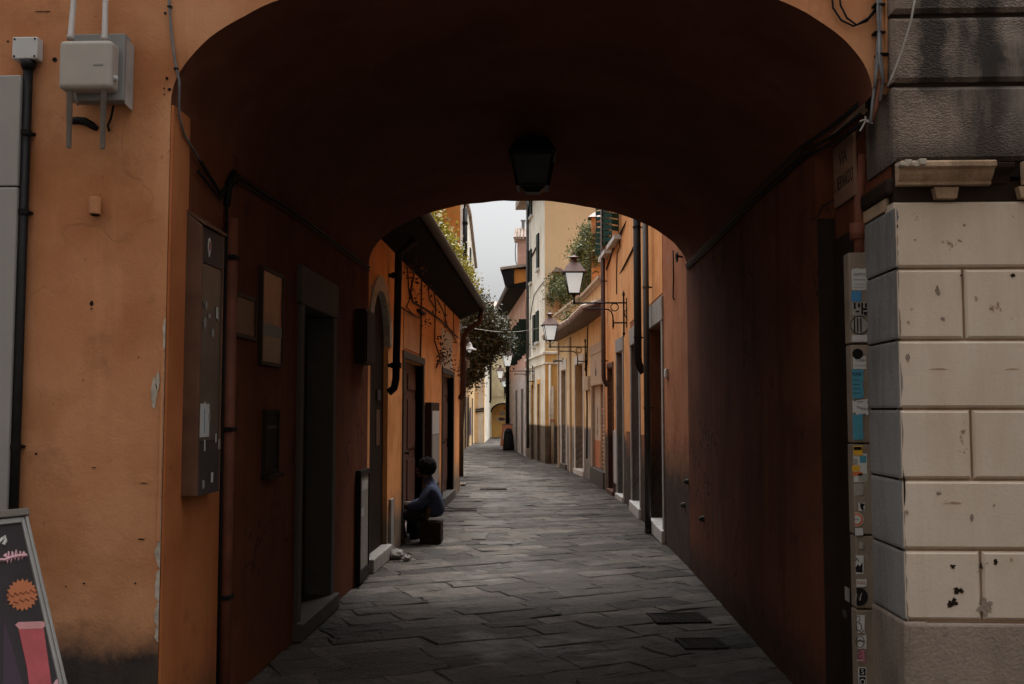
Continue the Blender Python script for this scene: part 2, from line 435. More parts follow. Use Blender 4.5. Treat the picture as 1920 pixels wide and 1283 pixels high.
def pitted():
    m, nt, b = new_mat("pitted_dark_stone")
    P = coords(nt)
    col = mix(nt, ramp(nt, noise(nt, P, 2.0, 9, 0.65), 0.35, 0.65), (0.13, 0.092, 0.07), (0.23, 0.175, 0.14))
    st = noise(nt, P, 1.0, 10, 0.7, stretch=(2.4, 2.4, 0.45))
    col = mix(nt, math_(nt, 'MULTIPLY', ramp(nt, st, 0.48, 0.60), 0.85), col, (0.016, 0.012, 0.010))
    sep = N(nt, "ShaderNodeSeparateXYZ"); nt.links.new(P, sep.inputs[0])
    wob = math_(nt, 'MULTIPLY', math_(nt, 'SUBTRACT', noise(nt, P, 5.0, 8, 0.7), 0.5), 0.22)
    xw = math_(nt, 'ADD', sep.outputs[0], wob)
    for (x0, hw, amt) in ((1.735, 0.055, 0.95), (1.975, 0.05, 0.95), (1.86, 0.02, 0.5), (2.35, 0.09, 0.8)):
        band = ramp(nt, math_(nt, 'ABSOLUTE', math_(nt, 'SUBTRACT', xw, x0)), hw + 0.03, hw - 0.02)
        band = math_(nt, 'MULTIPLY', band, ramp(nt, math_(nt, 'ADD', sep.outputs[2], wob), 2.98, 3.08))
        col = mix(nt, math_(nt, 'MULTIPLY', band, amt), col, (0.014, 0.011, 0.009))
    pale = math_(nt, 'MULTIPLY', ramp(nt, xw, 2.02, 2.08), ramp(nt, noise(nt, P, 3.0, 6), 0.35, 0.6))
    col = mix(nt, math_(nt, 'MULTIPLY', pale, 0.5), col, (0.30, 0.25, 0.215))
    low = math_(nt, 'MULTIPLY', ramp(nt, math_(nt, 'ADD', sep.outputs[2], wob), 2.82, 2.70), 0.85)
    col = mix(nt, low, col, (0.022, 0.016, 0.013))
    v = N(nt, "ShaderNodeTexVoronoi", feature='SMOOTH_F1')
    mp = N(nt, "ShaderNodeMapping"); mp.inputs["Scale"].default_value = (0.8, 0.8, 1.6)
    ds = N(nt, "ShaderNodeVectorMath", operation='ADD')
    nn = N(nt, "ShaderNodeTexNoise"); nn.inputs["Scale"].default_value = 20.0; nt.links.new(P, nn.inputs["Vector"])
    sc = N(nt, "ShaderNodeVectorMath", operation='SCALE'); sc.inputs["Scale"].default_value = 0.03
    nt.links.new(nn.outputs["Color"], sc.inputs[0]); nt.links.new(P, ds.inputs[0]); nt.links.new(sc.outputs[0], ds.inputs[1])
    nt.links.new(ds.outputs[0], mp.inputs["Vector"]); nt.links.new(mp.outputs[0], v.inputs["Vector"]); v.inputs["Scale"].default_value = 95.0
    pit = ramp(nt, v.outputs["Distance"], 0.25, 0.55)
    amt = ramp(nt, noise(nt, P, 2.5, 5), 0.35, 0.6)
    pf = math_(nt, 'MULTIPLY', pit, amt)
    col = mix(nt, math_(nt, 'MULTIPLY', pf, 0.45), col, (0.05, 0.035, 0.027))
    h = math_(nt, 'SUBTRACT', noise(nt, P, 8.0, 8), math_(nt, 'MULTIPLY', pf, 0.8))
    nt.links.new(col, b.inputs["Base Color"]); b.inputs["Roughness"].default_value = 0.9
    bump(nt, b, h, 0.6, 0.009)
    return m
STONE_UP = pitted()

def paving_mat():
    m, nt, b = new_mat("wet_stone_paving")
    P = coords(nt)
    at = N(nt, "ShaderNodeAttribute", attribute_name="tone")
    col = mix(nt, at.outputs["Fac"], (0.020, 0.0155, 0.012), (0.096, 0.080, 0.066))
    n1 = noise(nt, P, 3.0, 10, 0.7)
    col = mix(nt, math_(nt, 'MULTIPLY', ramp(nt, n1, 0.42, 0.64), 0.75), col, (0.020, 0.016, 0.014))
    n2 = noise(nt, P, 11.0, 8, 0.7)
    col = mix(nt, math_(nt, 'MULTIPLY', ramp(nt, n2, 0.55, 0.72), 0.5), col, (0.15, 0.132, 0.115))
    nt.links.new(col, b.inputs["Base Color"])
    wet = noise(nt, P, 0.8, 7, 0.62)
    rg = math_(nt, 'ADD', math_(nt, 'MULTIPLY', ramp(nt, wet, 0.30, 0.46), 0.42), math_(nt, 'MULTIPLY', n2, 0.3))
    rg = math_(nt, 'ADD', rg, 0.14)
    nt.links.new(rg, b.inputs["Roughness"])
    b.inputs["Specular IOR Level"].default_value = 0.2
    h = math_(nt, 'ADD', math_(nt, 'MULTIPLY', noise(nt, P, 5.0, 8, 0.6), 1.0), math_(nt, 'MULTIPLY', noise(nt, P, 40.0, 5, 0.6), 0.25))
    bump(nt, b, h, 1.0, 0.04)
    return m
PAVING = paving_mat()
GROUT = plain("dark_joint_soil", (0.034, 0.028, 0.023), 0.8, scale=6)
WATER = None
def water_mat():
    m, nt, b = new_mat("puddle_water")
    b.inputs["Base Color"].default_value = (0.055, 0.053, 0.05, 1)
    b.inputs["Roughness"].default_value = 0.3
    b.inputs["IOR"].default_value = 1.33
    bump(nt, b, noise(nt, coords(nt), 18.0, 3), 0.05, 0.004)
    return m
WATER = water_mat()

BLACK_METAL = plain("black_metal", (0.014, 0.013, 0.013), 0.45, 0.3, scale=14)
BLACK_CABLE = plain("black_cable", (0.012, 0.011, 0.011), 0.6, scale=20)
GREY_CABLE = plain("grey_cable", (0.13, 0.13, 0.135), 0.6, scale=20)
ORANGE_CABLE = plain("orange_painted_conduit", (0.42, 0.19, 0.085), 0.7, scale=12)
RED_PIPE = plain("red_brown_pipe", (0.15, 0.05, 0.028), 0.65, scale=9)
GREY_PANEL = plain("grey_metal_panel", (0.27, 0.255, 0.245), 0.45, 0.1, var=0.06, scale=3, bstr=0.03)
IRON = plain("rusty_iron", (0.026, 0.021, 0.018), 0.85, scale=30)
WHITE_BOX = plain("white_plastic", (0.46, 0.46, 0.455), 0.5, var=0.06, scale=10, bstr=0.05)
UNIT_BEIGE = plain("beige_plastic", (0.34, 0.31, 0.275), 0.5, var=0.05, scale=8, bstr=0.03)
UNIT_GREY = plain("grey_plastic", (0.21, 0.205, 0.20), 0.55, var=0.06, scale=8, bstr=0.05)
SIDE_GREY = plain("pale_side_plastic", (0.30, 0.27, 0.25), 0.55, var=0.15, scale=8, bstr=0.05)
DARK_WOOD = plain("dark_door_wood", (0.028, 0.018, 0.013), 0.55, scale=6)
RED_WOOD = plain("red_brown_wood", (0.09, 0.035, 0.022), 0.6, scale=5)
OLIVE_DOOR = plain("dark_olive_door", (0.03, 0.028, 0.019), 0.5, scale=4)
GREY_STONE = plain("grey_door_stone", (0.26, 0.245, 0.225), 0.75, var=0.2, scale=5, bstr=0.3)
DARK_STONE = plain("dark_door_stone", (0.055, 0.048, 0.042), 0.75, var=0.2, scale=5, bstr=0.3)
MARBLE = plain("pale_marble", (0.5, 0.49, 0.46), 0.45, var=0.12, scale=4)
DARK_LEAF = plain("charcoal_door", (0.05, 0.045, 0.042), 0.5, scale=4)
BROWN_PAINT = plain("brown_painted_wood", (0.10, 0.048, 0.028), 0.5, scale=6)
EAVE_WOOD = plain("black_eave_wood", (0.008, 0.0065, 0.006), 0.85, scale=7)
GREEN_SHUTTER = plain("green_shutter_paint", (0.012, 0.055, 0.042), 0.5, scale=8)
DARK_GREEN = plain("dark_green_shutter_paint", (0.014, 0.024, 0.018), 0.55, scale=8)
WHITE_PAINT = plain("white_paint", (0.62, 0.6, 0.56), 0.6, var=0.1, scale=6)
PAPER = plain("white_paper", (0.45, 0.44, 0.42), 0.8, var=0.06, scale=20)
PAPER_DARK = plain("grey_paper", (0.25, 0.23, 0.205), 0.8, var=0.15, scale=20)
BLUE_PAPER = plain("blue_poster_paper", (0.055, 0.21, 0.28), 0.8, var=0.1, scale=16)
BLUE_DEEP = plain("bright_blue_sticker", (0.05, 0.19, 0.37), 0.7, var=0.06, scale=16)
YELLOW_ST = plain("yellow_sticker", (0.55, 0.30, 0.02), 0.7, var=0.05, scale=16)
PINK_ST = plain("pink_sticker", (0.36, 0.12, 0.16), 0.7, var=0.1, scale=16)
ORANGE_ST = plain("orange_sticker", (0.52, 0.13, 0.045), 0.7, var=0.05, scale=16)
INK = plain("black_ink", (0.012, 0.011, 0.011), 0.7, scale=16)
INK_RED = plain("red_ink", (0.25, 0.05, 0.03), 0.7, scale=16)
DUCT = plain("beige_cable_duct_paint", (0.20, 0.155, 0.115), 0.7, var=0.2, scale=5, bstr=0.2)
SIGN_STONE = plain("street_sign_marble", (0.20, 0.11, 0.068), 0.7, var=0.12, scale=5)
TERRACOTTA = plain("terracotta", (0.42, 0.22, 0.10), 0.8, scale=10)
COPPER = plain("brown_lantern_metal", (0.075, 0.038, 0.028), 0.5, 0.3, scale=10)
PLASTER_BARE = plain("bare_white_plaster", (0.40, 0.345, 0.285), 0.9, var=0.3, scale=22, bstr=0.6)
LITTER = plain("crumpled_white_paper", (0.22, 0.21, 0.19), 0.85, scale=20)
BEIGE_PANEL = plain("beige_shop_panel", (0.47, 0.38, 0.28), 0.7, var=0.12, scale=4)
ROLL_SHUTTER = plain("orange_roll_shutter", (0.58, 0.30, 0.16), 0.6, var=0.15, scale=4)
SKIN = plain("skin", (0.07, 0.034, 0.022), 0.55, var=0.1, scale=20, bstr=0.05)
HAIR = plain("black_hair", (0.006, 0.005, 0.005), 0.95, scale=40, bstr=0.6)
JACKET = plain("blue_jacket_cloth", (0.024, 0.034, 0.07), 0.85, var=0.25, scale=16, bstr=0.5)
TROUSER = plain("black_trouser_cloth", (0.014, 0.014, 0.016), 0.85, var=0.25, scale=16, bstr=0.5)
SHOE = plain("black_shoe", (0.012, 0.011, 0.011), 0.5, scale=16)
BAG = plain("black_bag_cloth", (0.013, 0.013, 0.015), 0.7, scale=14, bstr=0.5)
CRATE = plain("brown_crate_wood", (0.022, 0.015, 0.011), 0.8, scale=9, bstr=0.4)
BARK = plain("bark", (0.06, 0.045, 0.032), 0.9, scale=12, bstr=0.8)
BOARD_DARK = plain("dark_board_print", (0.030, 0.024, 0.026), 0.5, var=0.2, scale=4)
BOARD_PLUM = plain("plum_board_print", (0.05, 0.03, 0.045), 0.5, var=0.2, scale=4)
SILVER = plain("silver_board_frame", (0.30, 0.29, 0.28), 0.4, 0.3, var=0.1, scale=10)
BOARD_TOP = plain("taupe_board_cap", (0.14, 0.12, 0.104), 0.5, var=0.1, scale=10)
DRINK = plain("pink_drink_print", (0.36, 0.075, 0.085), 0.5, var=0.3, scale=4)
DRINK_RIM = plain("pale_pink_print", (0.5, 0.24, 0.24), 0.5, var=0.2, scale=8)
STAR = plain("orange_star_print", (0.42, 0.14, 0.06), 0.5, var=0.06, scale=6)
RED_FAINT = plain("faded_red_print", (0.30, 0.085, 0.04), 0.5, scale=6)
PINK_TXT = plain("pink_handwriting_print", (0.52, 0.30, 0.33), 0.5, var=0.1, scale=8)
GLASS_DARK = None

def glass_like(name, col, rough):
    m, nt, b = new_mat(name)
    P = coords(nt)
    c = mix(nt, ramp(nt, noise(nt, P, 7.0), 0.3, 0.7), tuple(x * 0.7 for x in col), tuple(x * 1.3 for x in col))
    nt.links.new(c, b.inputs["Base Color"]); b.inputs["Roughness"].default_value = rough
    b.inputs["Specular IOR Level"].default_value = 0.15; b.inputs["Coat Weight"].default_value = 0.04; b.inputs["Coat Roughness"].default_value = 0.06
    bump(nt, b, noise(nt, P, 1.5, 2), 0.04, 0.01)
    return m
LAMP_DARK = glass_like("dusty_lamp_glass", (0.016, 0.015, 0.012), 0.5)
CASE_GLASS = glass_like("dusty_case_glass", (0.055, 0.05, 0.042), 0.3)
DARK_GLASS = glass_like("dark_window_glass", (0.02, 0.022, 0.024), 0.08)
PICTURE_GLASS = glass_like("orange_reflection", (0.30, 0.10, 0.05), 0.4)  # orange reflection in the poster glass, painted as base colour
PICTURE_DARK = glass_like("dark_picture_glass", (0.035, 0.03, 0.022), 0.3)  # dark half of the same glass, below the painted reflection

def frosted():
    m, nt, b = new_mat("frosted_lantern_glass")
    b.inputs["Emission Color"].default_value = (0.94, 1.0, 1.0, 1); b.inputs["Emission Strength"].default_value = 0.5
    out = [n for n in nt.nodes if n.type == 'OUTPUT_MATERIAL'][0]
    b.inputs["Base Color"].default_value = (0.88, 0.88, 0.85, 1); b.inputs["Roughness"].default_value = 0.3
    t = N(nt, "ShaderNodeBsdfTranslucent"); t.inputs["Color"].default_value = (0.95, 0.95, 0.93, 1)
    mx = N(nt, "ShaderNodeMixShader"); mx.inputs[0].default_value = 0.7
    nt.links.new(b.outputs[0], mx.inputs[1]); nt.links.new(t.outputs[0], mx.inputs[2]); nt.links.new(mx.outputs[0], out.inputs["Surface"])
    return m
FROSTED = frosted()

def leaf_mat(name, c1, c2, trans=0.3):
    m, nt, b = new_mat(name)
    out = [n for n in nt.nodes if n.type == 'OUTPUT_MATERIAL'][0]
    at = N(nt, "ShaderNodeAttribute", attribute_name="tone")
    col = mix(nt, at.outputs["Fac"], c1, c2)
    nt.links.new(col, b.inputs["Base Color"]); b.inputs["Roughness"].default_value = 0.55
    t = N(nt, "ShaderNodeBsdfTranslucent"); nt.links.new(col, t.inputs["Color"])
    mx = N(nt, "ShaderNodeMixShader"); mx.inputs[0].default_value = trans
    nt.links.new(b.outputs[0], mx.inputs[1]); nt.links.new(t.outputs[0], mx.inputs[2]); nt.links.new(mx.outputs[0], out.inputs["Surface"])
    return m
LEAF_YELLOW = leaf_mat("yellow_green_leaves", (0.10, 0.095, 0.012), (0.36, 0.29, 0.04))
LEAF_GREEN = leaf_mat("green_leaves", (0.035, 0.048, 0.012), (0.15, 0.15, 0.045))
LEAF_TREE = leaf_mat("dark_tree_leaves", (0.02, 0.023, 0.012), (0.08, 0.076, 0.032), 0.2)
LEAF_VINE = leaf_mat("dry_vine_leaves", (0.03, 0.02, 0.014), (0.14, 0.04, 0.02), 0.2)

def tile_mat(name, c1, c2):
    m, nt, b = new_mat(name)
    P = coords(nt)
    col = mix(nt, ramp(nt, noise(nt, P, 4.0, 6, 0.7), 0.35, 0.65), c1, c2)
    nt.links.new(col, b.inputs["Base Color"]); b.inputs["Roughness"].default_value = 0.85
    bump(nt, b, noise(nt, P, 12.0), 0.5, 0.02)
    return m
TILES = tile_mat("weathered_roof_tiles", (0.20, 0.14, 0.11), (0.42, 0.33, 0.27))

# ================================================================== GROUND AND PAVING
mb = MB(); mb.quad((-150, -150, -0.010), (150, -150, -0.010), (150, 150, -0.010), (-150, 150, -0.010))
tag(mb.build("ground", GROUT), kind="structure")

def street_x(y):
    """left and right limits of the paved street at a distance y"""
    rp = [(-60, 9), (4.5, 9), (4.65, 1.75), (10.4, 1.6), (17.5, 1.5), (21, 1.35), (24.2, 1.1), (29.6, 0.6), (35.5, -0.4), (43, -1.3), (47, -1.6), (48, 4), (62, 4)]
    lp = [(-60, -9), (4.5, -9), (4.65, -2.0), (20, -2.0), (24, -2.5), (30, -3.5), (50, -3.9), (62, -3.9)]
    def itp(t):
        for (a, b), (c, d) in zip(t, t[1:]):
            if a <= y <= c: return b + (d - b) * (y - a) / (c - a)
        return t[-1][1]
    return itp(lp), itp(rp)

def make_paving():
    mb = MB(); rnd = random.Random(5)
    ang = R(27); ca, sa = math.cos(ang), math.sin(ang)
    def add_slab(cx, cy, lx, ly, a):
        # a worn slab: dished top with softened arrises and a slight tilt
        c, s = math.cos(a), math.sin(a)
        g = rnd.uniform(0.0, 0.0045)
        hz = rnd.gauss(0, 0.0027); tx, ty = rnd.gauss(0, 0.007), rnd.gauss(0, 0.010)
        per = [(-1, -1), (-0.35, -1), (0.35, -1), (1, -1), (1, 0), (1, 1), (0.35, 1), (-0.35, 1), (-1, 1), (-1, 0)]
        jit = [(rnd.gauss(0, 0.012), rnd.gauss(0, 0.012)) for _ in per]
        def put(u, v, jx, jy, ins, z):
            x = u * (lx / 2 - g - ins) + jx; y = v * (ly / 2 - g - ins) + jy
            zz = z + hz + x * tx + y * ty
            return (cx + x * c - y * s, cy + x * s + y * c, zz)
        vs = [put(u, v, j[0], j[1], 0, -0.05) for (u, v), j in zip(per, jit)]
        vs += [put(u, v, j[0], j[1], 0.001, -0.009) for (u, v), j in zip(per, jit)]
        vs += [put(u, v, j[0], j[1], 0.009, -0.002 + rnd.gauss(0, 0.0022)) for (u, v), j in zip(per, jit)]
        vs += [put(u * 0.62, v * 0.5, j[0], j[1], 0, 0.001 + rnd.gauss(0, 0.003)) for (u, v), j in zip(per, jit)]
        n = len(per); fs = []
        for k in range(3):
            for i in range(n):
                i2 = (i + 1) % n
                fs.append((k * n + i, k * n + i2, (k + 1) * n + i2, (k + 1) * n + i))
        fs.append(tuple(range(3 * n, 4 * n)))
        mb.add(vs, fs)
        t = min(1, max(0, rnd.gauss(0.45, 0.33)))
        mb.tone.extend([t] * len(fs))
    v = -8.0
    while v < 68:
        h = rnd.uniform(0.19, 0.36)
        u = -26 + rnd.random()
        while u < 30:
            l = rnd.uniform(0.32, 0.85)
            cu, cv = u + l / 2, v + h / 2
            x, y = cu * ca - cv * sa, cu * sa + cv * ca
            if -4 < y < 62:
                xl, xr = street_x(y)
                if y < 4.6: xl, xr = -5.5, 5.5
                if xl - 0.5 < x < xr + 0.5:
                    add_slab(x, y, l, h, ang + rnd.gauss(0, 0.012))
            u += l
        v += h
    return mb.build("stone_paving", PAVING, fix=False, smooth=False)
pv = make_paving(); tag(pv, kind="structure")

def puddle(cx, cy, rx, ry, seed, name="puddle"):
    rnd = random.Random(seed); n = 40; pts = []
    for k in range(n):
        a = 2 * math.pi * k / n
        f = 0.75 + 0.5 * mnoise.noise(Vector((math.cos(a) * 1.6 + seed, math.sin(a) * 1.6, seed * 0.7))) + 0.3 * mnoise.noise(Vector((math.cos(a) * 5, math.sin(a) * 5, seed * 1.9)))
        pts.append((cx + rx * f * math.cos(a), cy + ry * f * math.sin(a), 0.0052))
    return pts
mb = MB()
for (cx, cy, rx, ry, sd_) in [(-1.05, 13.0, .36, .5, 1), (-0.95, 14.6, .5, .35, 2), (-1.2, 11.6, .3, .4, 3), (-0.6, 12.4, .3, .2, 4), (-0.8, 17.4, .55, .5, 5),
                            (-1.0, 19.3, .7, .7, 6), (-0.1, 17.2, .4, .22, 7), (-0.3, 22, .8, .6, 9)]:
    mb.poly(puddle(cx, cy, rx, ry, sd_))
tag(mb.build("water", WATER), kind="structure")

# iron gratings let into the paving
def grate(name, cx, cy, wx, wy, rot, label, group, bars=12):
    t = thing(name, label, "drain grate", (cx, cy, 0.006), group)
    c, s = math.cos(rot), math.sin(rot)
    def P(x, y, z): return (cx + x * c - y * s, cy + x * s + y * c, z)
    def bx(m, x0, x1, y0, y1, z0, z1):
        m.hexa([P(x0, y0, z0), P(x1, y0, z0), P(x1, y1, z0), P(x0, y1, z0), P(x0, y0, z1), P(x1, y0, z1), P(x1, y1, z1), P(x0, y1, z1)])
    m = MB(); w = 0.025
    bx(m, -wx/2, wx/2, -wy/2, -wy/2 + w, -0.02, 0.016); bx(m, -wx/2, wx/2, wy/2 - w, wy/2, -0.02, 0.016)
    bx(m, -wx/2, -wx/2 + w, -wy/2 + w, wy/2 - w, -0.02, 0.016); bx(m, wx/2 - w, wx/2, -wy/2 + w, wy/2 - w, -0.02, 0.016)
    m.build("frame", IRON, t)
    m = MB()
    for k in range(bars):
        x = -wx/2 + w + (wx - 2*w) * (k + 0.5) / bars
        bx(m, x - 0.011, x + 0.011, -wy/2 + w, wy/2 - w, -0.02, 0.012)
    bx(m, -wx/2 + w, wx/2 - w, -0.012, 0.012, -0.02, 0.010)
    m.build("bars", IRON, t)
    m = MB(); bx(m, -wx/2 + .01, wx/2 - .01, -wy/2 + .01, wy/2 - .01, -0.03, 0.001); m.build("pit", INK, t)
g = at_z(1272, 1161); grate("drain_grate", g.x, g.y, 0.42, 0.36, 0.12, "wide iron drain grate in the tunnel paving, the farther of two by the right wall", None)
g = at_z(1315, 1209); grate("drain_grate", g.x, g.y, 0.30, 0.30, 0.12, "small iron drain grate in the tunnel paving, nearest the viewer by the right wall", None, 9)
g = at_z(925, 918); grate("drain_grate", g.x, g.y, 0.55, 0.30, 0.05, "far iron drain grate in the open wet street beyond the seated person", None)
g = at_z(862, 957); grate("drain_grate", g.x, g.y, 0.55, 0.42, 0.05, "dark iron drain grate at the foot of the left house step", None, 14)

# ================================================================== ARCHWAY BUILDING (facade, vault and tunnel)
YF = 4.63
def y_end(x): return 9.9 + 0.55 * (x + 1.78) / 3.2      # the far end is cut a little askew
XL, Z_SP, RISE = -1.78, 3.05, 0.68
def xr_at(t): return 1.49 + (1.43 - 1.49) * t
def arch(t, k, n):
    xr = xr_at(t); cx = (XL + xr) / 2; a = (xr - XL) / 2
    th = math.pi * (1 - k / n)
    w = 0.010 * mnoise.noise(Vector((k * 0.33, t * 5.0, 1.7))) * math.sin(th) + 0.004 * mnoise.noise(Vector((k * 1.3, t * 11.0, 4.2))) * math.sin(th)
    return cx + (a + w) * math.cos(th), Z_SP + (RISE + w) * math.sin(th)
NA = 72
bld = thing("archway_building", "orange plastered building with a dark arched passage through its ground floor", "building", (0, YF, 0))
mb = MB()
ZT = 7.6
mb.quad((-7, YF, 0), (XL, YF, 0), (XL, YF, ZT), (-7, YF, ZT))
for k in range(NA):
    x0, z0 = arch(0, k, NA); x1, z1 = arch(0, k + 1, NA)
    mb.quad((x0, YF, z0), (x1, YF, z1), (x1, YF, ZT), (x0, YF, ZT))
mb.quad((1.49, YF, Z_SP), (2.3, YF, Z_SP), (2.3, YF, ZT), (1.49, YF, ZT))
mb.build("facade_wall", FACADE, bld, fix=False)
for p_ in bld.children: 
    bm = bmesh.new(); bm.from_mesh(p_.data); bmesh.ops.remove_doubles(bm, verts=bm.verts, dist=1e-5); bmesh.ops.recalc_face_normals(bm, faces=bm.faces); bm.to_mesh(p_.data); bm.free()
# vault
mb = MB(); NY = 24
for j in range(NY):
    for k in range(NA):
        q = []
        for (jj, kk) in ((j, k), (j, k + 1), (j + 1, k + 1), (j + 1, k)):
            t = jj / NY; x, z = arch(t, kk, NA); q.append((x, YF + (y_end(x) - YF) * t, z))
        mb.quad(*q)
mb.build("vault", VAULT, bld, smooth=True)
# back wall over the far arch, upper floors and roof
mb = MB()
for k in range(NA):
    x0, z0 = arch(1, k, NA); x1, z1 = arch(1, k + 1, NA)
    mb.quad((x0, y_end(x0), z0), (x1, y_end(x1), z1), (x1, y_end(x1), ZT), (x0, y_end(x0), ZT))
xa, xb = XL, xr_at(1)
mb.quad((-7, y_end(XL), 3.72), (XL, y_end(XL), 3.05), (XL, y_end(XL), ZT), (-7, y_end(XL), ZT))
mb.quad((xb, y_end(xb), 3.05), (2.3, y_end(xb), 3.05), (2.3, y_end(xb), ZT), (xb, y_end(xb), ZT))
mb.build("rear_wall", ORANGE_A, bld)
mb = MB(); mb.box(-7, 2.3, YF - 0.3, 10.8, ZT, ZT + 0.2); mb.build("roof", TILES, bld)
# right tunnel wall, stepped at the mouth
mb = MB()
plan = [(1.58, YF + .003), (1.58, 4.98), (1.52, 4.98), (1.52, 5.40), (1.42, 5.40), (1.42, y_end(1.42) - .004), (2.3, y_end(1.42) - .004), (2.3, YF + .003)]
mb.prism([(x, y, 0) for x, y in plan], (0, 0, 3.06))
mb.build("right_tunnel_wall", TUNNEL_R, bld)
# reddish orange upper return beside the stone jamb
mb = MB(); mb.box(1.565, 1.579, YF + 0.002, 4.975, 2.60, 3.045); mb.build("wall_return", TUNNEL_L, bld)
# black stained panel on the return below the street sign
mb = MB(); mb.box(1.425, 1.517, 5.385, 5.399, 0.0, 2.62); mb.box(1.506, 1.519, 4.99, 5.384, 0.0, 2.5)
mb.build("stained_panel", STAIN_DARK, bld, bevel=0.003)
# left tunnel wall with a recessed doorway
WL = Wall((XL, YF), (XL, y_end(XL)), left_normal=False)
mb = MB()
d_s0, d_s1 = WL.s(557), WL.s(624)
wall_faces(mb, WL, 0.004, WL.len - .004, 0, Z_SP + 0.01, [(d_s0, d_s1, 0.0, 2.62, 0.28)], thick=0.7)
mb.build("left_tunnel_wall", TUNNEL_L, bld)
mb = MB(); mb.wbox(WL, 0.0045, WL.s(436), 0, 2.3, 0.001, 0.012); mb.wbox(WL, 0.0045, WL.s(341), 2.3, Z_SP - .01, 0.001, 0.012); mb.build("mouth_lit_coat", MOUTH_L, bld)  # lighter coat paints the daylight fall-off along the wall near the mouth
# chipped corner: bare plaster showing along the left arris
mb = MB(); rnd = random.Random(3)
zc = 0.55
while zc < 2.0:
    h = rnd.uniform(0.04, 0.16); w = rnd.choice([rnd.uniform(0.007, 0.014), rnd.uniform(0.014, 0.03)])
    n = 9; pts = []
    for k in range(n):
        a = math.pi * (k / (n - 1)) - math.pi / 2
        pts.append((XL - 0.0005 - w * math.cos(a) * rnd.uniform(0.6, 1.1), YF - 0.003, zc + h / 2 * (1 + math.sin(a))))
    mb.prism(pts, (0, 0.002, 0))
    zc += h * rnd.uniform(0.8, 1.1)
for (px_, py_, w, h) in [(289, 738, .03, .15), (296, 715, .02, .09)]:
    q = at_y(px_, py_, YF); n = 14
    pts = [(q.x + w / 2 * math.cos(2*math.pi*k/n) * rnd.uniform(.75, 1.1), YF - 0.0035, q.z + h / 2 * math.sin(2*math.pi*k/n) * rnd.uniform(.85, 1.1)) for k in range(n)]
    mb.prism(pts, (0, 0.0022, 0))
mb.build("chipped_corner", PLASTER_BARE, bld)
mb = MB()
q0 = at_y(298, 655, YF); mb.box(XL - 0.016, XL - 0.002, YF - 0.008, YF - 0.001, 1.0, q0.z); mb.build("corner_bead", FACADE, bld, bevel=0.003)
# holes, cracks and screw marks in the facade
for (px_, py_, w, h) in [(310, 25, .012, .012), (313, 147, .012, .014), (308, 166, .008, .005), (308, 177, .008, .004), (318, 168, .014, .012), (172, 569, .014, .02), (172, 579, .012, .004),
                       (75, 22, .04, .003), (88, 22, .03, .004), (260, 670, .01, .003), (156, 713, .005, .005), (68, 851, .01, .012), (266, 1011, .03, .006), (158, 1094, .01, .008),
                       (254, 1094, .008, .008), (15, 78, .012, .006), (103, 112, .022, .02), (42, 545, .006, .004), (270, 906, .03, .004), (176, 877, .02, .004), (124, 1100, .006, .006)]:
    q = at_y(px_, py_, YF); n = 10
    pts = [(q.x + w * .6 * math.cos(2*math.pi*k/n) * rnd.uniform(.7, 1.15), YF - 0.0028, q.z + h * .6 * math.sin(2*math.pi*k/n) * rnd.uniform(.7, 1.15)) for k in range(n)]
    mb = MB(); mb.prism(pts, (0, 0.002, 0)); mb.build("drill_hole" if w < .025 else "crack", INK if w < .025 else STAIN_DARK, bld)

# doorway in the left tunnel wall
dr = bpy.data.objects.new("passage_door", None); COL.objects.link(dr); dr.parent = bld
mb = MB(); mb.wbox(WL, d_s0 + 0.1, d_s0 + (d_s1 - d_s0) * .62, 0.13, 2.28, -0.27, -0.22); mb.build("door_leaf", INK, dr)
mb = MB(); mb.wbox(WL, d_s0 + (d_s1 - d_s0) * .62, d_s1 - 0.1, 0.13, 2.28, -0.27, -0.19)
for k in range(3): mb.wbox(WL, d_s0 + (d_s1 - d_s0) * .68, d_s1 - 0.16, 0.3 + k * .66, 0.8 + k * .66, -0.19, -0.175)
mb.build("door_leaf", OLIVE_DOOR, dr, bevel=0.004)
mb = MB()
mb.wbox(WL, d_s0 - 0.02, d_s0 + 0.1, 0.0, 2.36, -0.25, 0.025); mb.wbox(WL, d_s1 - 0.1, d_s1 + 0.02, 0.0, 2.36, -0.25, 0.025)
mb.wbox(WL, d_s0 - 0.05, d_s1 + 0.05, 2.362, 2.64, -0.25, 0.03)
mb.build("frame", DARK_STONE, dr, bevel=0.01)
mb = MB(); mb.wbox(WL, d_s0 - 0.03, d_s1 + 0.03, 0.0, 0.125, -0.2, 0.07); mb.build("step", DARK_STONE, dr, bevel=0.012)

# unseen house added across the cross street, behind the viewer: it keeps the low sky out of the passage
oh = thing("added_opposite_house", "unseen grey plastered house added behind the viewer to keep low sky out of the passage", "house", (0, -6, 0))
WO = Wall((-20, -6.0), (20, -6.0))
mb = MB(); ow = [(x, x + 1.1, z, z + 1.7, .25) for x in (1, 4.5, 8, 11.5, 15, 18.5, 22, 25.5, 29, 32.5, 36) for z in (1.0, 4.6, 8.0, 11.4)]
wall_faces(mb, WO, 0, 40, 0, 14.5, ow, .6); mb.build("wall", GREY_HOUSE, oh)
for (a, b, c, d, e) in ow:
    w = bpy.data.objects.new("window", None); COL.objects.link(w); w.parent = oh
    mb = MB(); mb.wbox(WO, a + .01, b - .01, c + .01, d - .01, -.24, -.2); mb.build("pane", DARK_GLASS, w)
    mb = MB(); mb.wbox(WO, a - .1, b + .1, c - .08, c - .003, -.2, .08); mb.build("sill", GREY_STONE, w)
